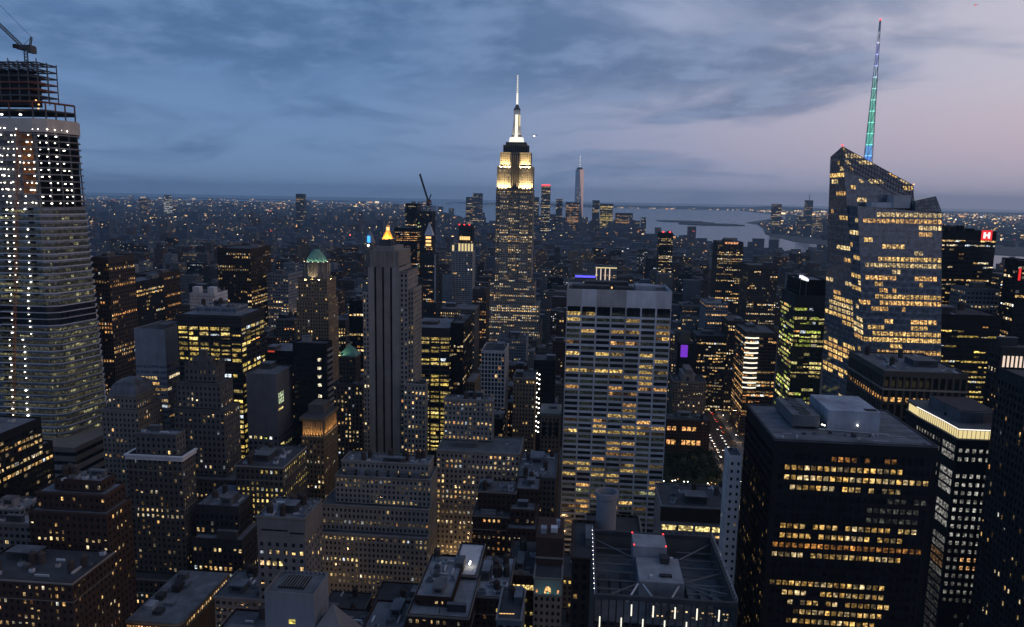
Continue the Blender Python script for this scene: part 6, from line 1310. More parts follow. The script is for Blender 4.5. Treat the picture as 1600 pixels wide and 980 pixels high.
for a_, b_ in (((1, 1), (12.5, 11)), ((1, 38), (12, 27)), ((25.8, 12), (37, 2)), ((25.8, 12), (37, 8)), ((26, 13), (37, 20)), ((26, 27), (37, 39)), ((12.6, 11), (9, 1)), ((14, 11), (17, 1.2)), ((24, 11), (20, 1.2))):
    rods('brace', [((ox0 + a_[0], oy0 + a_[1], oz - 2), (ox0 + b_[0], oy0 + b_[1], oz - 2))], .2, 'metalpale' if a_[1] == 11 else 'steel', rt)
for k in range(3): boxo('roof_duct', rt, ox0 + 27 + k * 3.4, ox0 + 28.6 + k * 3.4, oy0 + 11, oy0 + 19, oz - 7.6, oz - 6, 'roofgrey'); boxo('roof_duct', rt, ox0 + 2 + k * 3.2, ox0 + 4.6 + k * 3.2, oy0 + 12, oy0 + 24, oz - 7.6, oz - 6.4 + k * .3, 'roofdark')
for s, x in ((0, ox0 + .2), (1, ox1 - .2)):
    sg = [((x, oy0 + .5, oz + 1.1), (x, oy1 - .5, oz + 1.1))] + [((x, oy0 + .5 + k * 2.0, oz), (x, oy0 + .5 + k * 2.0, oz + 1.1)) for k in range(21)]; rods('rail', sg, .06, 'metalpale', rt)
for k in range(14): pc('rail_light', rt, LAMP, (ox0 + .1, oy0 + 1 + k * 2.8, oz + 1.2), (.16, .16, .16))
for q in ((12.4, 34.8, 2.2), (21.9, 34.8, 2.2), (12.4, 26.4, 2.2), (21.9, 26.4, 2.2)): pc('beacon', rt, LAMPR, (ox0 + q[0], oy0 + q[1], oz + q[2] + .2), (.5, .5, .5))
for q in ((16, 13), (23, 24.5)): boxo('roof_vent', rt, ox0 + q[0], ox0 + q[0] + .9, oy0 + q[1], oy0 + q[1] + .9, oz - 1.19, oz - .4, 'metalpale')

# ------------------------------------------------------------------ domed tower with green roof
rt = root('domed_tower', 'stone tower with green pyramid dome and floodlit round crown', 'office tower', 0, 0)
dx0, dx1 = (-291.33,760.00,154.55)[0], (-257.26,760.00,155.58)[0]; dz = [155.08,177.74,181.71,193.61,206.76]; dcx = (dx0 + dx1) / 2; dcy = 776
block(rt, [(dx0, dx1, 760, 792, 0, dz[0]), (dx0 + 1.5, dx1 - 1.5, 761.5, 790.5, dz[0], dz[1])], 'tan', random.Random(9), .10, 0, 'warm', 'r', 0, 'roofdark')
prism('drum', rt, ngon(dcx, dcy, 13.2, 16), dz[1] - .8, dz[3], 'stone', ngon(dcx, dcy, 11.8, 16))
for k in range(16):
    a_ = 2 * math.pi * k / 16; prism('drum_column', rt, ngon(dcx + 13.3 * math.cos(a_), dcy + 13.3 * math.sin(a_), .55, 6), dz[1], dz[3] - .5, 'stone')
prism('drum_cornice', rt, ngon(dcx, dcy, 13.2, 16), dz[3] - .4, dz[3] + .6, 'stone')
prof = [(11.2, 0), (9.6, 4), (6.2, 9), (2.6, 13), (0.0, dz[4] - dz[3])]
for (r0, a0), (r1, a1) in zip(prof, prof[1:]): prism('copper_roof', rt, ngon(dcx, dcy, r0, 12), dz[3] + .6 + a0, dz[3] + .6 + a1, 'copper', ngon(dcx, dcy, max(.12, r1), 12))
for k in range(7):
    a_ = math.pi + math.pi * (k + .5) / 7; ca, sa_ = math.cos(a_), math.sin(a_)
    spot('flood_lamp', rt, (dcx + 17 * ca, dcy + 17 * sa_, dz[1] - 2), (dcx + 12 * ca, dcy + 12 * sa_, dz[1] + 9), 9000, (1, .78, .42), 100, .8)
    spot('flood_lamp', rt, (dcx + 13.4 * ca, dcy + 13.4 * sa_, dz[3] + .9), (dcx + 8 * ca, dcy + 8 * sa_, dz[3] + 8), 3500, (.85, 1, .7), 100, .8)
    pc('lamp', rt, LAMPW, (dcx + 13 * ca, dcy + 13 * sa_, dz[3] + 1.2), (.7, .7, .7))

# ------------------------------------------------------------------ building with golden lit cornice
rt = root('golden_cornice_building', 'tan masonry tower whose colonnaded top storey glows orange gold', 'building', 0, 0)
vx0, vx1, vy = (-187.37,492.00,99.01)[0], (-171.48,492.00,99.76)[0], 492.; vz = (-179.64,492.00,99.37)[2]; vt = (-179.40,492.00,110.33)[2]
block(rt, [(vx0, vx1, vy, vy + 30, 0, vz)], 'tan', random.Random(14), .12, 30, 'warm', 'g', 0)
boxo('loggia', rt, vx0 + 1.2, vx1 - 1.2, vy + 1.6, vy + 28, vz - .85, vt, 'tan')
for k in range(8): x = vx0 + 1 + k * (vx1 - vx0 - 2) / 7; prism('column', rt, ngon(x, vy + .8, .5, 8), vz - .8, vt, 'tan')
for k in range(10): y = vy + 2 + k * 2.9; prism('column', rt, ngon(vx1 - .7, y, .5, 8), vz - .8, vt, 'tan')
boxo('cornice', rt, vx0 - .9, vx1 + .9, vy - .9, vy + 30.6, vt + .02, vt + 2.2, 'tan'); boxo('roof', rt, vx0, vx1, vy, vy + 30, vt + 2.21, vt + 2.5, 'roofdark'); boxo('penthouse', rt, vx0 + 2, vx1 - 3, vy + 9, vy + 24, vt + 2.51, vt + 9, 'stonedark')
for k in range(7): x = vx0 + 1.9 + k * (vx1 - vx0 - 2) / 7; spot('flood_lamp', rt, (x, vy - .6, vz + .3), (x, vy + 1.2, vt), 1700, (1, .55, .18), 120, .8); pc('lamp', rt, LAMPW, (x, vy - .3, vz + .3), (.3, .3, .4))
for k in range(9): y = vy + 3.4 + k * 2.9; spot('flood_lamp', rt, (vx1 + .7, y, vz + .3), (vx1 - 1.2, y, vt), 1700, (1, .55, .18), 120, .8); pc('lamp', rt, LAMPW, (vx1 + .3, y, vz + .3), (.3, .3, .4))

# ------------------------------------------------------------------ facade with teal light and arched window
rt = root('arched_facade_building', 'low building with teal lit stone gable and small arched orange window', 'building', 0, 0)
tx0, tx1, ty = (-17.19,345.00,79.94)[0], (-3.58,345.00,80.85)[0], 345.; tz = (-10.76,345.00,83.35)[2]
block(rt, [(tx0, tx1, ty, ty + 40, 0, tz)], 'stone', random.Random(5), .02, 3, 'orange', 'r', 0)
boxo('gable_wall', rt, tx0 + .2, tx1 - .2, ty - .4, ty - .02, tz - 9, tz - .3, 'concrete')
xm = (tx0 + tx1) / 2; ap = [(xm + 1.6 * math.cos(a_), tz - 6.2 + 2.0 * math.sin(a_)) for a_ in [math.pi * i / 8 for i in range(9)]] + [(xm - 1.6, tz - 7.8), (xm + 1.6, tz - 7.8)]
o = mk('arched_window', [(x, ty - .46, z) for x, z in ap], [tuple(range(len(ap)))], 'lit_obj', rt); o.color = (1, .55, .2, 1)
for x in (tx0 + 1.6, tx1 - 1.8): win(rt, (x, ty - .44, tz - 6.8), (.9, .06, 1.8), (.8, .32, .12))
for x in (tx0 + 2.5, xm, tx1 - 2.5): spot('flood_lamp', rt, (x, ty - 4.5, tz - 10), (x, ty, tz - 4), 260, (.12, .8, .65), 90, .8)
boxo('rear_block', rt, tx0, tx1, ty + 14, ty + 39, tz - .8, tz + 14, 'brick'); boxo('rear_cornice', rt, tx0 - .3, tx1 + .3, ty + 13.6, ty + 14.4, tz + 3, tz + 3.8, 'stone')
for k, (x, y, w_, d_, h_, m_) in enumerate(((2, 18, 3, 4, 3, 'roofpale'), (7, 20, 3.4, 4, 2.4, 'white'), (9.5, 26, 2, 3, 3.6, 'roofpale'))): boxo('roof_shed', rt, tx0 + x, tx0 + x + w_, ty + y, ty + y + d_, tz + 14, tz + 14 + h_, m_)
# pyramid topped block and a small roof with lit parapet
rt = root('pyramid_building', 'grey building ending in a plain pyramid roof at the bottom edge', 'building', 0, 0)
q = (-80.28,236.00,126.61); px0, px1 = (-87.71,236.00,116.15)[0] - 3, (-74.60,236.00,117.10)[0] + 3; pz = (-80.48,236.00,115.48)[2]
block(rt, [(px0, px1, 226, 246, 0, pz - 4)], 'concrete', random.Random(2), .05, 2, 'warm', 'r', 0); prism('pyramid_roof', rt, [(px0, 226), (px1, 226), (px1, 246), (px0, 246)], pz - 4, q[2], 'concrete', [(q[0], 236)])
rt = root('roof_terrace_building', 'small grey building with a string of yellow bulbs along its roof edge', 'building', 0, 0)
q0, q1 = (-29.42,290.00,93.20), (-19.37,290.00,93.92); block(rt, [(q0[0], q1[0], 290, 316, 0, q0[2])], 'grey', random.Random(2), .02, 1, 'warm', 'r', 2)
for k in range(10): pc('bulb', rt, LAMPW, (q0[0] + 1.2 + k * .62, 292 + .1 * k, q0[2] + 1.0 - k * .03), (.42, .42, .5))
rt = root('low_terrace_block', 'low block with curved terrace roof and glittering shop lights at its foot', 'building', 0, 0)
q0, q1 = (-178.82,345.00,62.98), (-152.98,345.00,64.74); block(rt, [(q0[0], q1[0], 345, 372, 0, q0[2])], 'grey', random.Random(2), .02, 1, 'warm', 'r', 4, 'roofgrey')
for k in range(60):
    rg = random.Random(k + 3); win(rt, (rg.uniform(q0[0] + 1, q1[0]), 344.95, q0[2] - rg.uniform(5, 24)), (rg.uniform(.3, 1.2), .1, rg.uniform(.3, .9)), mul(rg.choice([.2, .5, 1, 1.4]), rg.choice([(1, .62, .2), (1, .85, .6)])))
rt = root('curved_corner_block', 'low block with rounded corner and dim orange attic windows, bottom left', 'building', 0, 0)
q0, q1 = (-217.30,330.00,55.77), (-188.89,330.00,57.80); zz2 = q0[2]; arc = [(q1[0] - 4 + 4 * math.sin(a_), 330 + 4 - 4 * math.cos(a_)) for a_ in [R(90) * i / 6 for i in range(7)]]
pl = [(q0[0], 330)] + arc + [(q1[0], 382), (q0[0], 382)]
prism('wall', rt, pl, 0, zz2 - 1, 'brickbrown'); prism('attic_cornice', rt, inset(pl, -.012), zz2 - 6, zz2 - 5.2, 'stone'); prism('roof', rt, inset(pl, .01), zz2 - .99, zz2 - .4, 'roofgrey'); prism('cornice', rt, inset(pl, -.015), zz2 - 1.9, zz2 - 1.01, 'stone')
for k in range(16): win(rt, (q0[0] + 1 + k * (q1[0] - q0[0] - 5) / 16, 329.95, zz2 - 3.6), (.9, .1, 1.6), tuple((.3 + .3 * (k % 3)) * v for v in (1, .5, .18)))
for k in range(20): win(rt, (q1[0] + .05, 336 + k * 2.2, zz2 - 3.6), (.1, 1.1, 1.6), tuple((.2 + .25 * (k % 4)) * v for v in (1, .6, .25)))
for k in range(9): rg = random.Random(k); boxo('roof_unit', rt, *(lambda x: (x, x + rg.uniform(2, 5)))(q0[0] + rg.uniform(2, 12)), *(lambda y: (y, y + rg.uniform(3, 7)))(336 + k * 4.4), zz2 - .4, zz2 + rg.uniform(1, 3.4), rg.choice(['roofgrey', 'roofpale', 'roofdark']))

# ------------------------------------------------------------------ ribbed white tower with lit crown, golden pyramid, clock tower, crane tower
rt = root('ribbed_tower', 'white gridded tower with bright lit crown and red roof lamps', 'office tower', 0, 0)
q0, q1 = (-227.75,1340.00,168.46), (-189.89,1340.00,169.38); qz = q0[2]; qt = (-204.11,1348.00,213.92)[2]; qm = (-203.56,1346.00,186.84)[2]
block(rt, [(q0[0], q1[0], 1340, 1376, 0, qz)], 'whitegrid', random.Random(3), .03, 0, 'warm', 'r', 0)
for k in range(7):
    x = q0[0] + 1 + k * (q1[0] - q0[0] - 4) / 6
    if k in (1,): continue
    boxo('crown_glow_panel', rt, x, x + 3.4, 1344, 1345, qz - .5, qz + (13 if k > 1 else 10), 'crownwarm'); boxo('crown_fin', rt, x + 3.6, x + 4.3, 1343, 1346, qz - .5, qz + 15, 'white')  # emissive panels stand in for floodlight on the crown
tp0 = (-215.59,1348.00,213.68)[0]; block(rt, [(tp0, q1[0] - 1, 1348, 1372, qz - .9, qt)], 'darkpier', random.Random(2), .05, 0, 'warm', 'r', 0)
for k in range(5): boxo('top_light', rt, tp0 + 2 + k * 3.8, tp0 + 4.8 + k * 3.8, 1347, 1347.9, qm + 1, qm + 7, 'lampwarm')
for k in range(3): pc('beacon', rt, LAMPR, (tp0 + 1 + k * 9, 1347, qt + 1), (2.6, 2.6, 2.6))
rt = root('golden_pyramid_tower', 'distant tower with glowing golden pyramid roof', 'tower', 0, 0)
g0 = (-497.97,1950.00,185.14); gb = (-498.27,1950.00,140.42)[2]; gx = g0[0]
block(rt, [(gx - 34, gx + 34, 1920, 1980, 0, gb - 40), (gx - 24, gx + 24, 1926, 1974, gb - 40, gb)], 'stone', random.Random(3), .2, 0, 'orange', 'f', 0)
prism('pyramid_roof', rt, ngon(gx, 1950, 20, 8, R(22.5)), gb, g0[2] - 12, 'gold', ngon(gx, 1950, 5, 8, R(22.5))); prism('lantern', rt, ngon(gx, 1950, 4.5, 8), g0[2] - 12, g0[2] - 3, 'lampwarm'); prism('finial', rt, ngon(gx, 1950, 4.8, 8), g0[2] - 3, g0[2] + 6, 'gold', [(gx, 1950)])
for x in (-16, -5, 5, 16): spot('flood_lamp', rt, (gx + x * 1.5, 1920, gb + 2), (gx + x * .5, 1942, gb + 18), 160000, (1, .55, .16), 80, .8)
rt = root('clock_tower', 'distant slim tower with blue and white lit top', 'tower', 0, 0)
g0 = (-573.48,2050.00,171.28); gx = g0[0]; block(rt, [(gx - 12, gx + 12, 2038, 2062, 0, g0[2] - 36)], 'stone', random.Random(3), .1, 0, 'warm', 'r', 0)
prism('spire_roof', rt, [(gx - 12, 2038), (gx + 12, 2038), (gx + 12, 2062), (gx - 12, 2062)], g0[2] - 36, g0[2], 'stone', [(gx, 2050)]); boxo('blue_lantern', rt, gx - 4, gx + 4, 2036.5, 2037.9, g0[2] - 36, g0[2] - 18, 'bluelamp'); pc('clock_face', rt, LAMP, (gx - 1, 2036, g0[2] - 44), (5, 1, 6))
rt = root('unfinished_tower', 'dark unfinished tower with a column of greenish lights under a leaning crane', 'tower', 0, 0)
u0, u1 = (-324.70,1500.00,233.83), (-293.84,1500.00,234.44); block(rt, [(u0[0], u1[0], 1500, 1536, 0, u0[2])], 'darkpier', random.Random(3), .08, 0, 'warm', 'r', 0)
for k in range(60):
    rg = random.Random(k); 
    if rg.random() < .75: win(rt, (u0[0] + 2.4 + rg.uniform(-1, 3), 1499.9, u0[2] - 20 - k * 3.6), (2.2, .2, 2.0), rg.choice([(.35, .75, .2), (.55, .8, .3), (.9, .9, .5)]))
for k in range(4):
    for x in (0, 8, 16, 24): pc('steel_column', rt, ubox('steel'), (u0[0] + 2 + x, 1506, u0[2] + k * 5), (1, 1, 6))
    rods('steel_beam', [((u0[0] + 1, 1506, u0[2] + 3 + k * 5), (u1[0] - 2, 1506, u0[2] + 3 + k * 5))], .5, 'rust' if k == 2 else 'steel', rt)
pc('beacon', rt, LAMPW, (u1[0] - 2, 1499, u0[2] - 42), (3.4, 3.4, 5))
rt = root('tower_crane', 'distant leaning crane on the unfinished tower left of the tallest spire', 'crane', 0, 0)
j0, j1 = (-302.78,1506.00,254.30), (-319.52,1506.00,306.52); lattice('jib', j0, j1, 1.0, 12, .35, 'darkpier', rt); lattice('mast', (j0[0], 1506, u0[2] + 10), (j0[0], 1506, j0[2] + 1), 1.4, 4, .4, 'darkpier', rt)
lattice('a_frame', (j0[0] + 1, 1506, j0[2]), (j0[0] + 6, 1506, j0[2] + 13), .5, 3, .3, 'darkpier', rt); boxo('cab', rt, j0[0] - 3, j0[0] + 6, 1503, 1509, j0[2] - 2, j0[2] + 2, 'rust')
rt = root('far_spire_tower', 'distant glass tower with pink reflections and thin antenna, tallest of the far skyline', 'skyscraper', 0, 0)
w0 = (-19.56,5880.00,479.38); wx = w0[0]; wz = w0[2]; sb = 33; 
prism('base', rt, [(wx - sb, 5850), (wx + sb, 5850), (wx + sb, 5910), (wx - sb, 5910)], 0, 60, 'farwall')
Vb = [(wx - sb, 5848), (wx + sb, 5848), (wx + sb, 5912), (wx - sb, 5912)]; Vt = [(wx, 5848 + 2), (wx + sb * .96, 5880), (wx, 5910), (wx - sb * .96, 5880)]
V = [(*p_, 60) for p_ in Vb] + [(*p_, wz) for p_ in Vt]
Fq = [(0, 1, 4), (1, 5, 4), (1, 2, 5), (2, 6, 5), (2, 3, 6), (3, 7, 6), (3, 0, 7), (0, 4, 7), (4, 5, 6, 7)]
MATS['mirror'] = mm = bpy.data.materials.new('mirror_glass'); mm.use_nodes = True; b_ = mm.node_tree.nodes['Principled BSDF']; b_.inputs['Metallic'].default_value = .9; b_.inputs['Roughness'].default_value = .12; b_.inputs['Base Color'].default_value = (.34, .30, .31, 1)
mk('glass_facets', V, Fq, 'mirror', rt)
prism('roof_ring', rt, ngon(wx, 5880, 22, 16), wz, wz + 14, 'steel'); prism('antenna', rt, ngon(wx, 5880, 3.2, 6), wz + 14, wz + 100, 'metalpale', ngon(wx, 5880, 1.2, 6))
for k in range(6): pc('antenna_light', rt, LAMP, (wx, 5876, wz + 24 + k * 14), (2.4, 2, 2.4))
for k in range(16): rg = random.Random(k); win(rt, (wx + rg.uniform(-20, 16), 5846.5, 90 + rg.uniform(0, 260)), (8, .4, 4), mul(rg.choice([.3, .6]), (1, .8, .55)))

# ------------------------------------------------------------------ park trees, cars and lamps on the avenue
def leafy(seed, r, h):
    rg = np.random.default_rng(seed); n = 420; c = rg.normal(size=(n, 3)); c /= np.linalg.norm(c, axis=1)[:, None]; c *= (rg.random(n) ** .4)[:, None] * np.array([r, r, r * .75]) * (0.8 + .35 * rg.random((n, 1)))
    c[:, 2] += h; s = .45 + .4 * rg.random(n); a_ = rg.normal(size=(n, 3)); a_ /= np.linalg.norm(a_, axis=1)[:, None]; b_ = np.cross(a_, rg.normal(size=(n, 3))); b_ /= np.linalg.norm(b_, axis=1)[:, None]
    V = np.stack([c - a_ * s[:, None], c + b_ * s[:, None] * .7, c + a_ * s[:, None], c - b_ * s[:, None] * .7], 1).reshape(-1, 3)
    return V, np.arange(4 * n).reshape(n, 4)
CR = []; TR = []
for k in range(3):
    V, Fc = leafy(k, 5.0 + k * .6, 9.5); o = mk('crown', V, Fc, 'leaf'); CR.append(o.data); bpy.data.objects.remove(o)
    segs = [((0, 0, 0), (.1, 0, 4)), ((.1, 0, 4), (.2, .1, 8))] + [((.1, 0, 4), (2.4 * math.cos(a_), 2.4 * math.sin(a_), 8.5)) for a_ in (0.3, 2.2, 4.3)]
    o = rods('trunk', segs, .24, 'bark'); TR.append(o.data); bpy.data.objects.remove(o)
trg = random.Random(12); n_ = 0
for j in range(5):
    for i in range(7):
        x, y = 74 + i * 10.5 + trg.uniform(-2, 2), 698 + j * 15 + trg.uniform(-3, 3)
        t_ = bpy.data.objects.new('park_tree', None); COL.objects.link(t_); t_.location = (x, y, .12); s = trg.uniform(.9, 1.35); t_.scale = (s, s, s); t_.rotation_euler = (0, 0, trg.uniform(0, 6))
        t_['label'] = 'dark leafy tree in the small park beside the avenue'; t_['category'] = 'tree'; t_['group'] = 'trees in the park'
        pc('crown', t_, CR[n_ % 3], (0, 0, 0)); pc('trunk', t_, TR[n_ % 3], (0, 0, 0)); n_ += 1
CB = lathe_mesh('x', [(0, 0), (1, 0)], 4, 'black')
def shape(name, prof, w, mat):
    n = len(prof); V = [(-w, y, z) for y, z in prof] + [(w, y, z) for y, z in prof]; Fc = [tuple(range(n)), tuple(range(2 * n - 1, n - 1, -1))] + [(i, i + n, (i + 1) % n + n, (i + 1) % n) for i in range(n)]
    me = bpy.data.meshes.new(name); me.from_pydata(V, [], Fc); me.materials.append(MATS[mat]); return me
CARB = [shape('car_body', [(-2.2, .35), (2.2, .35), (2.25, .8), (1.3, .95), (-2.1, 1.0), (-2.25, .7)], .9, m_) for m_ in ('gold', 'black', 'white')]; CARC = shape('car_cabin', [(.95, .95), (.45, 1.45), (-1.2, 1.45), (-1.8, .98)], .78, 'glass')
WH = lathe_mesh('wheel', [(0, -.1), (.33, -.1), (.33, .1), (0, .1)], 10, 'black')
HL = unit_box('headlight', 'headlight'); TL = unit_box('taillight', 'taillight')
crg = random.Random(4); n_ = 0
for k in range(40):
    y = 575 + k * 10.5 + crg.uniform(-2, 2)
    for lane in range(2):
        if crg.random() < .25: continue
        x = (153.4 if lane == 0 else 160.4 if crg.random() < .5 else 167) ; away = False
        if y > 860 and crg.random() < .5: x = 172; away = True
        c_o = bpy.data.objects.new('car', None); COL.objects.link(c_o); c_o.location = (x + crg.uniform(-.6, .6), y, .02); c_o.rotation_euler = (0, 0, math.pi if not away else 0)
        c_o['label'] = 'car driving towards the camera along the avenue with bright headlights' if not away else 'car driving away down the avenue showing red tail lights'; c_o['category'] = 'car'; c_o['group'] = 'cars coming up the avenue' if not away else 'cars going down the avenue'
        pc('body', c_o, CARB[crg.randrange(3)], (0, 0, 0)); pc('cabin', c_o, CARC, (0, 0, 0))
        for sx_ in (-.62, .62): pc('headlight', c_o, HL, (sx_, 2.26, .7), (.5, .14, .3)); pc('taillight', c_o, TL, (sx_, -2.24, .8), (.5, .12, .3))
        for sx_ in (-.85, .85):
            for sy_ in (-1.35, 1.35): o = pc('wheel', c_o, WH, (sx_, sy_, .33)); o.rotation_euler = (0, R(90), 0)
        n_ += 1
POST = None
for k in range(18):
    for s in (0, 1):
        y = 600 + k * 26; x = 147 if s == 0 else 181; l_o = bpy.data.objects.new('street_lamp', None); COL.objects.link(l_o); l_o.location = (x, y, .15)
        l_o['label'] = 'street lamp on the pavement along the park side of the avenue' if s == 0 else 'street lamp on the far pavement of the avenue'; l_o['category'] = 'street lamp'; l_o['group'] = 'street lamps, park side' if s == 0 else 'street lamps, far side'
        d_ = 1 if s == 0 else -1
        if POST is None:
            o = rods('pole', [((0, 0, 0), (0, 0, 8)), ((0, 0, 8), (2.0, 0, 8.6))], .09, 'steel'); POST = o.data; bpy.data.objects.remove(o)
        pc('pole', l_o, POST, (0, 0, 0), (d_, 1, 1)); pc('lamp_head', l_o, LAMPW if k % 3 else LAMP, (2.1 * d_, 0, 8.5), (1.1, .7, .5))
        if k % 2 == s: pl_ = bpy.data.lights.new('bulb', 'POINT'); pl_.energy = 2600; pl_.color = (1, .62, .32); pl_.shadow_soft_size = .4; q_ = bpy.data.objects.new('bulb', pl_); COL.objects.link(q_); q_.parent = l_o; q_.location = (2.1 * d_, 0, 7.8)
for n_, (x, ys, lb) in enumerate(((-80, range(364, 500, 22), 'street lamp in the narrow street right of the limestone building'), (-165, range(300, 430, 26), 'street lamp in the street left of the limestone building'), (-8, range(300, 500, 28), 'street lamp in the street left of the white framed slab'), (-206, range(240, 330, 24), 'street lamp in the street by the lower left brick building'))):  # lamps added to throw warm street glow on the lower walls
    for y in ys:
        l_o = bpy.data.objects.new('street_lamp', None); COL.objects.link(l_o); l_o.location = (x, y, 0); l_o['label'] = lb; l_o['category'] = 'street lamp'; l_o['group'] = lb.replace('street lamp', 'street lamps')
        pc('pole', l_o, POST, (0, 0, 0)); pc('lamp_head', l_o, LAMPW, (2.1, 0, 8.5), (1.1, .7, .5))
        pl_ = bpy.data.lights.new('bulb', 'POINT'); pl_.energy = 8000; pl_.color = (1, .60, .28); pl_.shadow_soft_size = .5; q_ = bpy.data.objects.new('bulb', pl_); COL.objects.link(q_); q_.parent = l_o; q_.location = (2.1, 0, 7.8)  # one strong bulb stands in for many lamps and shops
for k in range(16):
    rg = random.Random(k + 70); l_o = bpy.data.objects.new('park_lamp', None); COL.objects.link(l_o); l_o.location = (rg.uniform(76, 138), rg.uniform(688, 700) if k < 12 else rg.uniform(700, 770), .12)
    l_o['label'] = 'small white globe lamp at the edge of the dark park'; l_o['category'] = 'lamp'; l_o['group'] = 'globe lamps in the park'
    pc('post', l_o, ubox('steel'), (0, 0, 2), (.16, .16, 4)); pc('globe', l_o, LAMP if k % 2 else LAMPW, (0, 0, 4.3), (.9, .9, .9))
# helicopters: tiny lights against the dusk
for k, (q, lb) in enumerate((((-100.50,1600.00,390.47), 'tiny helicopter with a white lamp hovering right of the glowing mast'), ((1014.09,2200.00,785.24), 'tiny helicopter high in the upper right sky with a red lamp'))):
    rt = root('helicopter', lb, 'helicopter', 0, 0); x, y, z = q
    prism('fuselage', rt, ngon(x, y, 2.2, 8, 0, 1.1), z - 1, z + 1, 'darkpier', ngon(x, y, 1.6, 8, 0, .8)); rods('tail_boom', [((x + 2, y, z + .4), (x + 7.5, y, z + .8))], .22, 'darkpier', rt); rods('rotor_blade', [((x - 5.5, y, z + 1.7), (x + 5.5, y, z + 1.7)), ((x, y - 5.5, z + 1.72), (x, y + 5.5, z + 1.72)), ((x, y, z + 1), (x, y, z + 1.7))], .1, 'steel', rt)
    rods('skid', [((x - 2, y - 1, z - 1.5), (x + 2, y - 1, z - 1.5)), ((x - 2, y + 1, z - 1.5), (x + 2, y + 1, z - 1.5)), ((x, y - 1, z - 1.5), (x, y - .6, z - 1)), ((x, y + 1, z - 1.5), (x, y + .6, z - 1))], .08, 'steel', rt)
    pc('lamp', rt, LAMPR if k else LAMP, (x, y - 1.6, z - .8), (2.4, 1, 2.4))

# ------------------------------------------------------------------ the far city, past counting
def west_shore(y): return np.interp(y, [0, 2400, 3880, 4215, 5375, 6400, 6900, 7200], [1700, 1450, 1200, 850, 440, 460, 170, -900])
def far_city(name, boxes, dens, seed, lum=1.0, mat='farwall'):
    rg = np.random.default_rng(seed); Bx = np.array(boxes); n = len(Bx)
    V = np.empty((n, 8, 3))
    for i in range(8): V[:, i, 0] = Bx[:, i >> 2 & 1]; V[:, i, 1] = Bx[:, 2 + (i >> 1 & 1)]; V[:, i, 2] = Bx[:, 4 + (i & 1)]
    Fc = (BOXF[None] + (np.arange(n) * 8)[:, None, None]).reshape(-1, 4); mi = np.repeat(rg.choice([0, 0, 0, 1, 2], n), 6)
    roofm = np.zeros((n, 6), int); roofm[:, 5] = 1; mi = np.where(roofm.ravel() == 1, rg.choice([3, 3, 4], n).repeat(6), mi)
    o = mk(name, V.reshape(-1, 3), Fc, [mat, 'brick', 'stonedark', 'roofdark', 'roofgrey'], None, mi); o['kind'] = 'stuff'
    P = []; C_ = []
    pal = np.array([(1, .62, .26), (1, .74, .42), (1, .88, .70), (1, .48, .18), (.85, .93, 1), (1, .12, .10)]); pp_ = np.array([.42, .25, .10, .18, .025, .025]); cl_ = rg.uniform(0, 6.28, 6)
    for x0, x1, y0, y1, z0, z1 in Bx:
        f_ = max(.12, 1 + .9 * math.sin(x0 * .0061 + cl_[0] + math.sin(y0 * .0043 + cl_[1]) * 1.5) * math.sin(y0 * .0052 + cl_[2] + math.sin(x0 * .0037 + cl_[3])))
        k = rg.poisson(f_ * dens * (x1 - x0) * max(8, z1) / 900)
        for _ in range(min(k, 40)):
            s = max(1.6, y0 * .00095) * (1 + (rg.random() < .2)); x = rg.uniform(x0, x1); z = rg.uniform(min(4, z1 * .3), z1 * .96); s2 = s * rg.choice([.8, .8, 1.6, 3]) if rg.random() < .4 else s * .8
            y = y0 - .4
            P += [(x - s2 / 2, y, z - s / 2), (x + s2 / 2, y, z - s / 2), (x + s2 / 2, y, z + s / 2), (x - s2 / 2, y, z + s / 2)]
            C_.append((*(pal[rg.choice(6, p=pp_)] * min(3.5, lum * np.exp(rg.normal(-1.0, .95)))), 1))
    mk(name.replace('blocks', 'lights'), np.array(P), np.arange(len(P)).reshape(-1, 4), 'lit_attr', None, lit=C_)['kind'] = 'stuff'
MATS['lit_attr'].cycles.emission_sampling = 'NONE'
rg = np.random.default_rng(11); bx = [(a_ / 10, b_ / 10, c, d_, 0, h_) for a_, b_, c, d_, h_ in FILLREST]
y = 1360
while y < 6900:
    x = -.82 * y - 200; xw = min(float(west_shore(y)) - 40, .66 * y + 200); c = 0
    while x < xw:
        w = rg.uniform(18, 42) * (1 + y / 9000)
        if c % 9 == 8: x += 26
        c += 1
        h_ = float(np.exp(rg.normal(3.05 if y < 4600 else 3.15, .5)))
        if rg.random() < (.05 if y < 2600 else .02): h_ *= 2.4
        if y > 5000 and abs(x + 150) < 500 and rg.random() < .35: h_ *= 2.6
        h_ = min(h_, 105 if y < 3000 else 130)
        if not (1200 < y < 1360 and -180 < x < -40) and rg.random() > .04 and not (y < 2600 and rg.random() < .05): bx.append((x, x + w - 1, y, y + rg.uniform(22, 32), 0, h_))
        x += w
    y += 36 if (int(y / 36)) % 2 else 52
far_city('city_blocks', bx, .85, 5, 1.15)
bx = []
y = 6950
while y < 20500:
    x0_ = -.80 * y; x1_ = min(float(np.interp(y, [6950, 7200, 9500, 13500, 21000], [-300, -900, -1500, -2600, -4200])) - 60, .5 * y); x = x0_
    while x < x1_:
        w = rg.uniform(40, 110) * (y / 7000) ** .7; h_ = float(np.exp(rg.normal(2.5, .5)))
        if rg.random() < .012: h_ *= 5
        bx.append((x, x + w - 4, y, y + 40, 0, min(h_, 120))); x += w + rg.uniform(0, 40)
    y += 75 * (y / 7000)
far_city('outer_borough_blocks', bx, .26, 6, 1.4)
bx = []
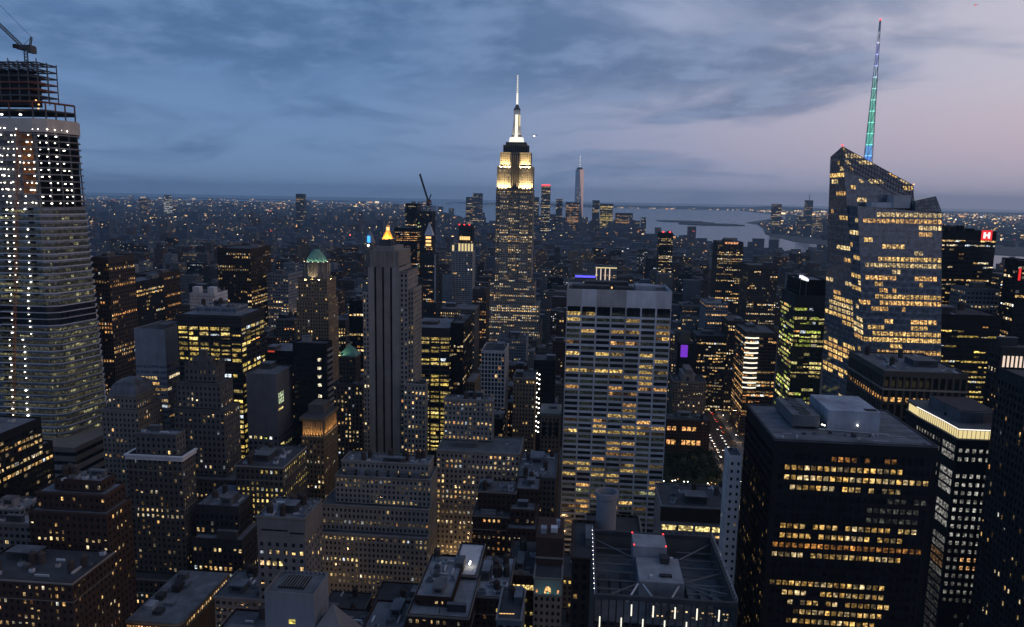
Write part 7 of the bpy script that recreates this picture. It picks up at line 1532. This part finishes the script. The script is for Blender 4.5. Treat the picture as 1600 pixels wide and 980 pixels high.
for yy in np.concatenate([np.arange(5300, 9000, 120), np.arange(9000, 22500, 330)]):
    lo = np.interp(yy, [5300, 5900, 6600, 9270, 15000, 23000], [1760, 1690, 1640, 2050, 3950, 4650]); x = lo + rg.uniform(0, 60); hi_ = .66 * yy + 400
    while x < hi_:
        w = rg.uniform(50, 140) * (yy / 6000) ** .6; h_ = float(np.exp(rg.normal(2.4, .5)))
        if yy < 7600 and x < 2700 and rg.random() < .25: h_ *= rg.uniform(2, 5)
        if rg.random() < .75: bx.append((x, x + w - 6, yy, yy + 45, -.4, min(h_, 110)))
        x += w + rg.uniform(0, 90)
far_city('far_shore_blocks', bx, .6, 7, 2.6)
bx = []
for yy, xa, xb in ((22600, -2000, 9000), (22900, -1500, 12000), (24800, -30000, 30000)):
    x = xa
    while x < xb: w = rg.uniform(120, 400); bx.append((x, x + w, yy, yy + 60, 0, rg.uniform(8, 30))); x += w + rg.uniform(50, 500)
far_city('harbour_blocks', bx, .9, 8, 2.4)

# ------------------------------------------------------------------ evening haze
vb = mk('haze', *(lambda a_: (a_, BOXF))(np.array([(x, y, z) for x in (-45000, 45000) for y in (-4500, 36000) for z in (-10, 640)], dtype=float)), 'land'); vb.data.materials.clear(); vb['kind'] = 'stuff'
hm = bpy.data.materials.new('haze'); hm.use_nodes = True; ht = hm.node_tree; ht.nodes.clear(); pv = ht.nodes.new('ShaderNodeVolumePrincipled'); pv.inputs['Density'].default_value = HAZE if 'HAZE' in globals() else 3.5e-5; pv.inputs['Color'].default_value = (.50, .76, 1.0, 1); pv.inputs['Density Attribute'].default_value = ''; pv.inputs['Anisotropy'].default_value = .3
ho = ht.nodes.new('ShaderNodeOutputMaterial'); ht.links.new(pv.outputs[0], ho.inputs['Volume']); vb.data.materials.append(hm)

# stand every Empty at the foot of its thing
kids = {}
for o in SC.objects:
    if o.parent: kids.setdefault(o.parent.name, []).append(o)
for o in list(SC.objects):
    if o.type == 'EMPTY' and o.location.length == 0 and o.name in kids:
        P = []
        for c in kids[o.name]:
            if c.type != 'MESH': continue
            bb = np.array(c.bound_box); s_ = np.array(c.scale); l_ = np.array(c.location); P += [bb.min(0) * s_ + l_, bb.max(0) * s_ + l_]
        if not P: continue
        P = np.array(P); q = Vector(((P[:, 0].min() + P[:, 0].max()) / 2, (P[:, 1].min() + P[:, 1].max()) / 2, P[:, 2].min())); o.location = q
        for c in kids[o.name]: c.location = c.location - q
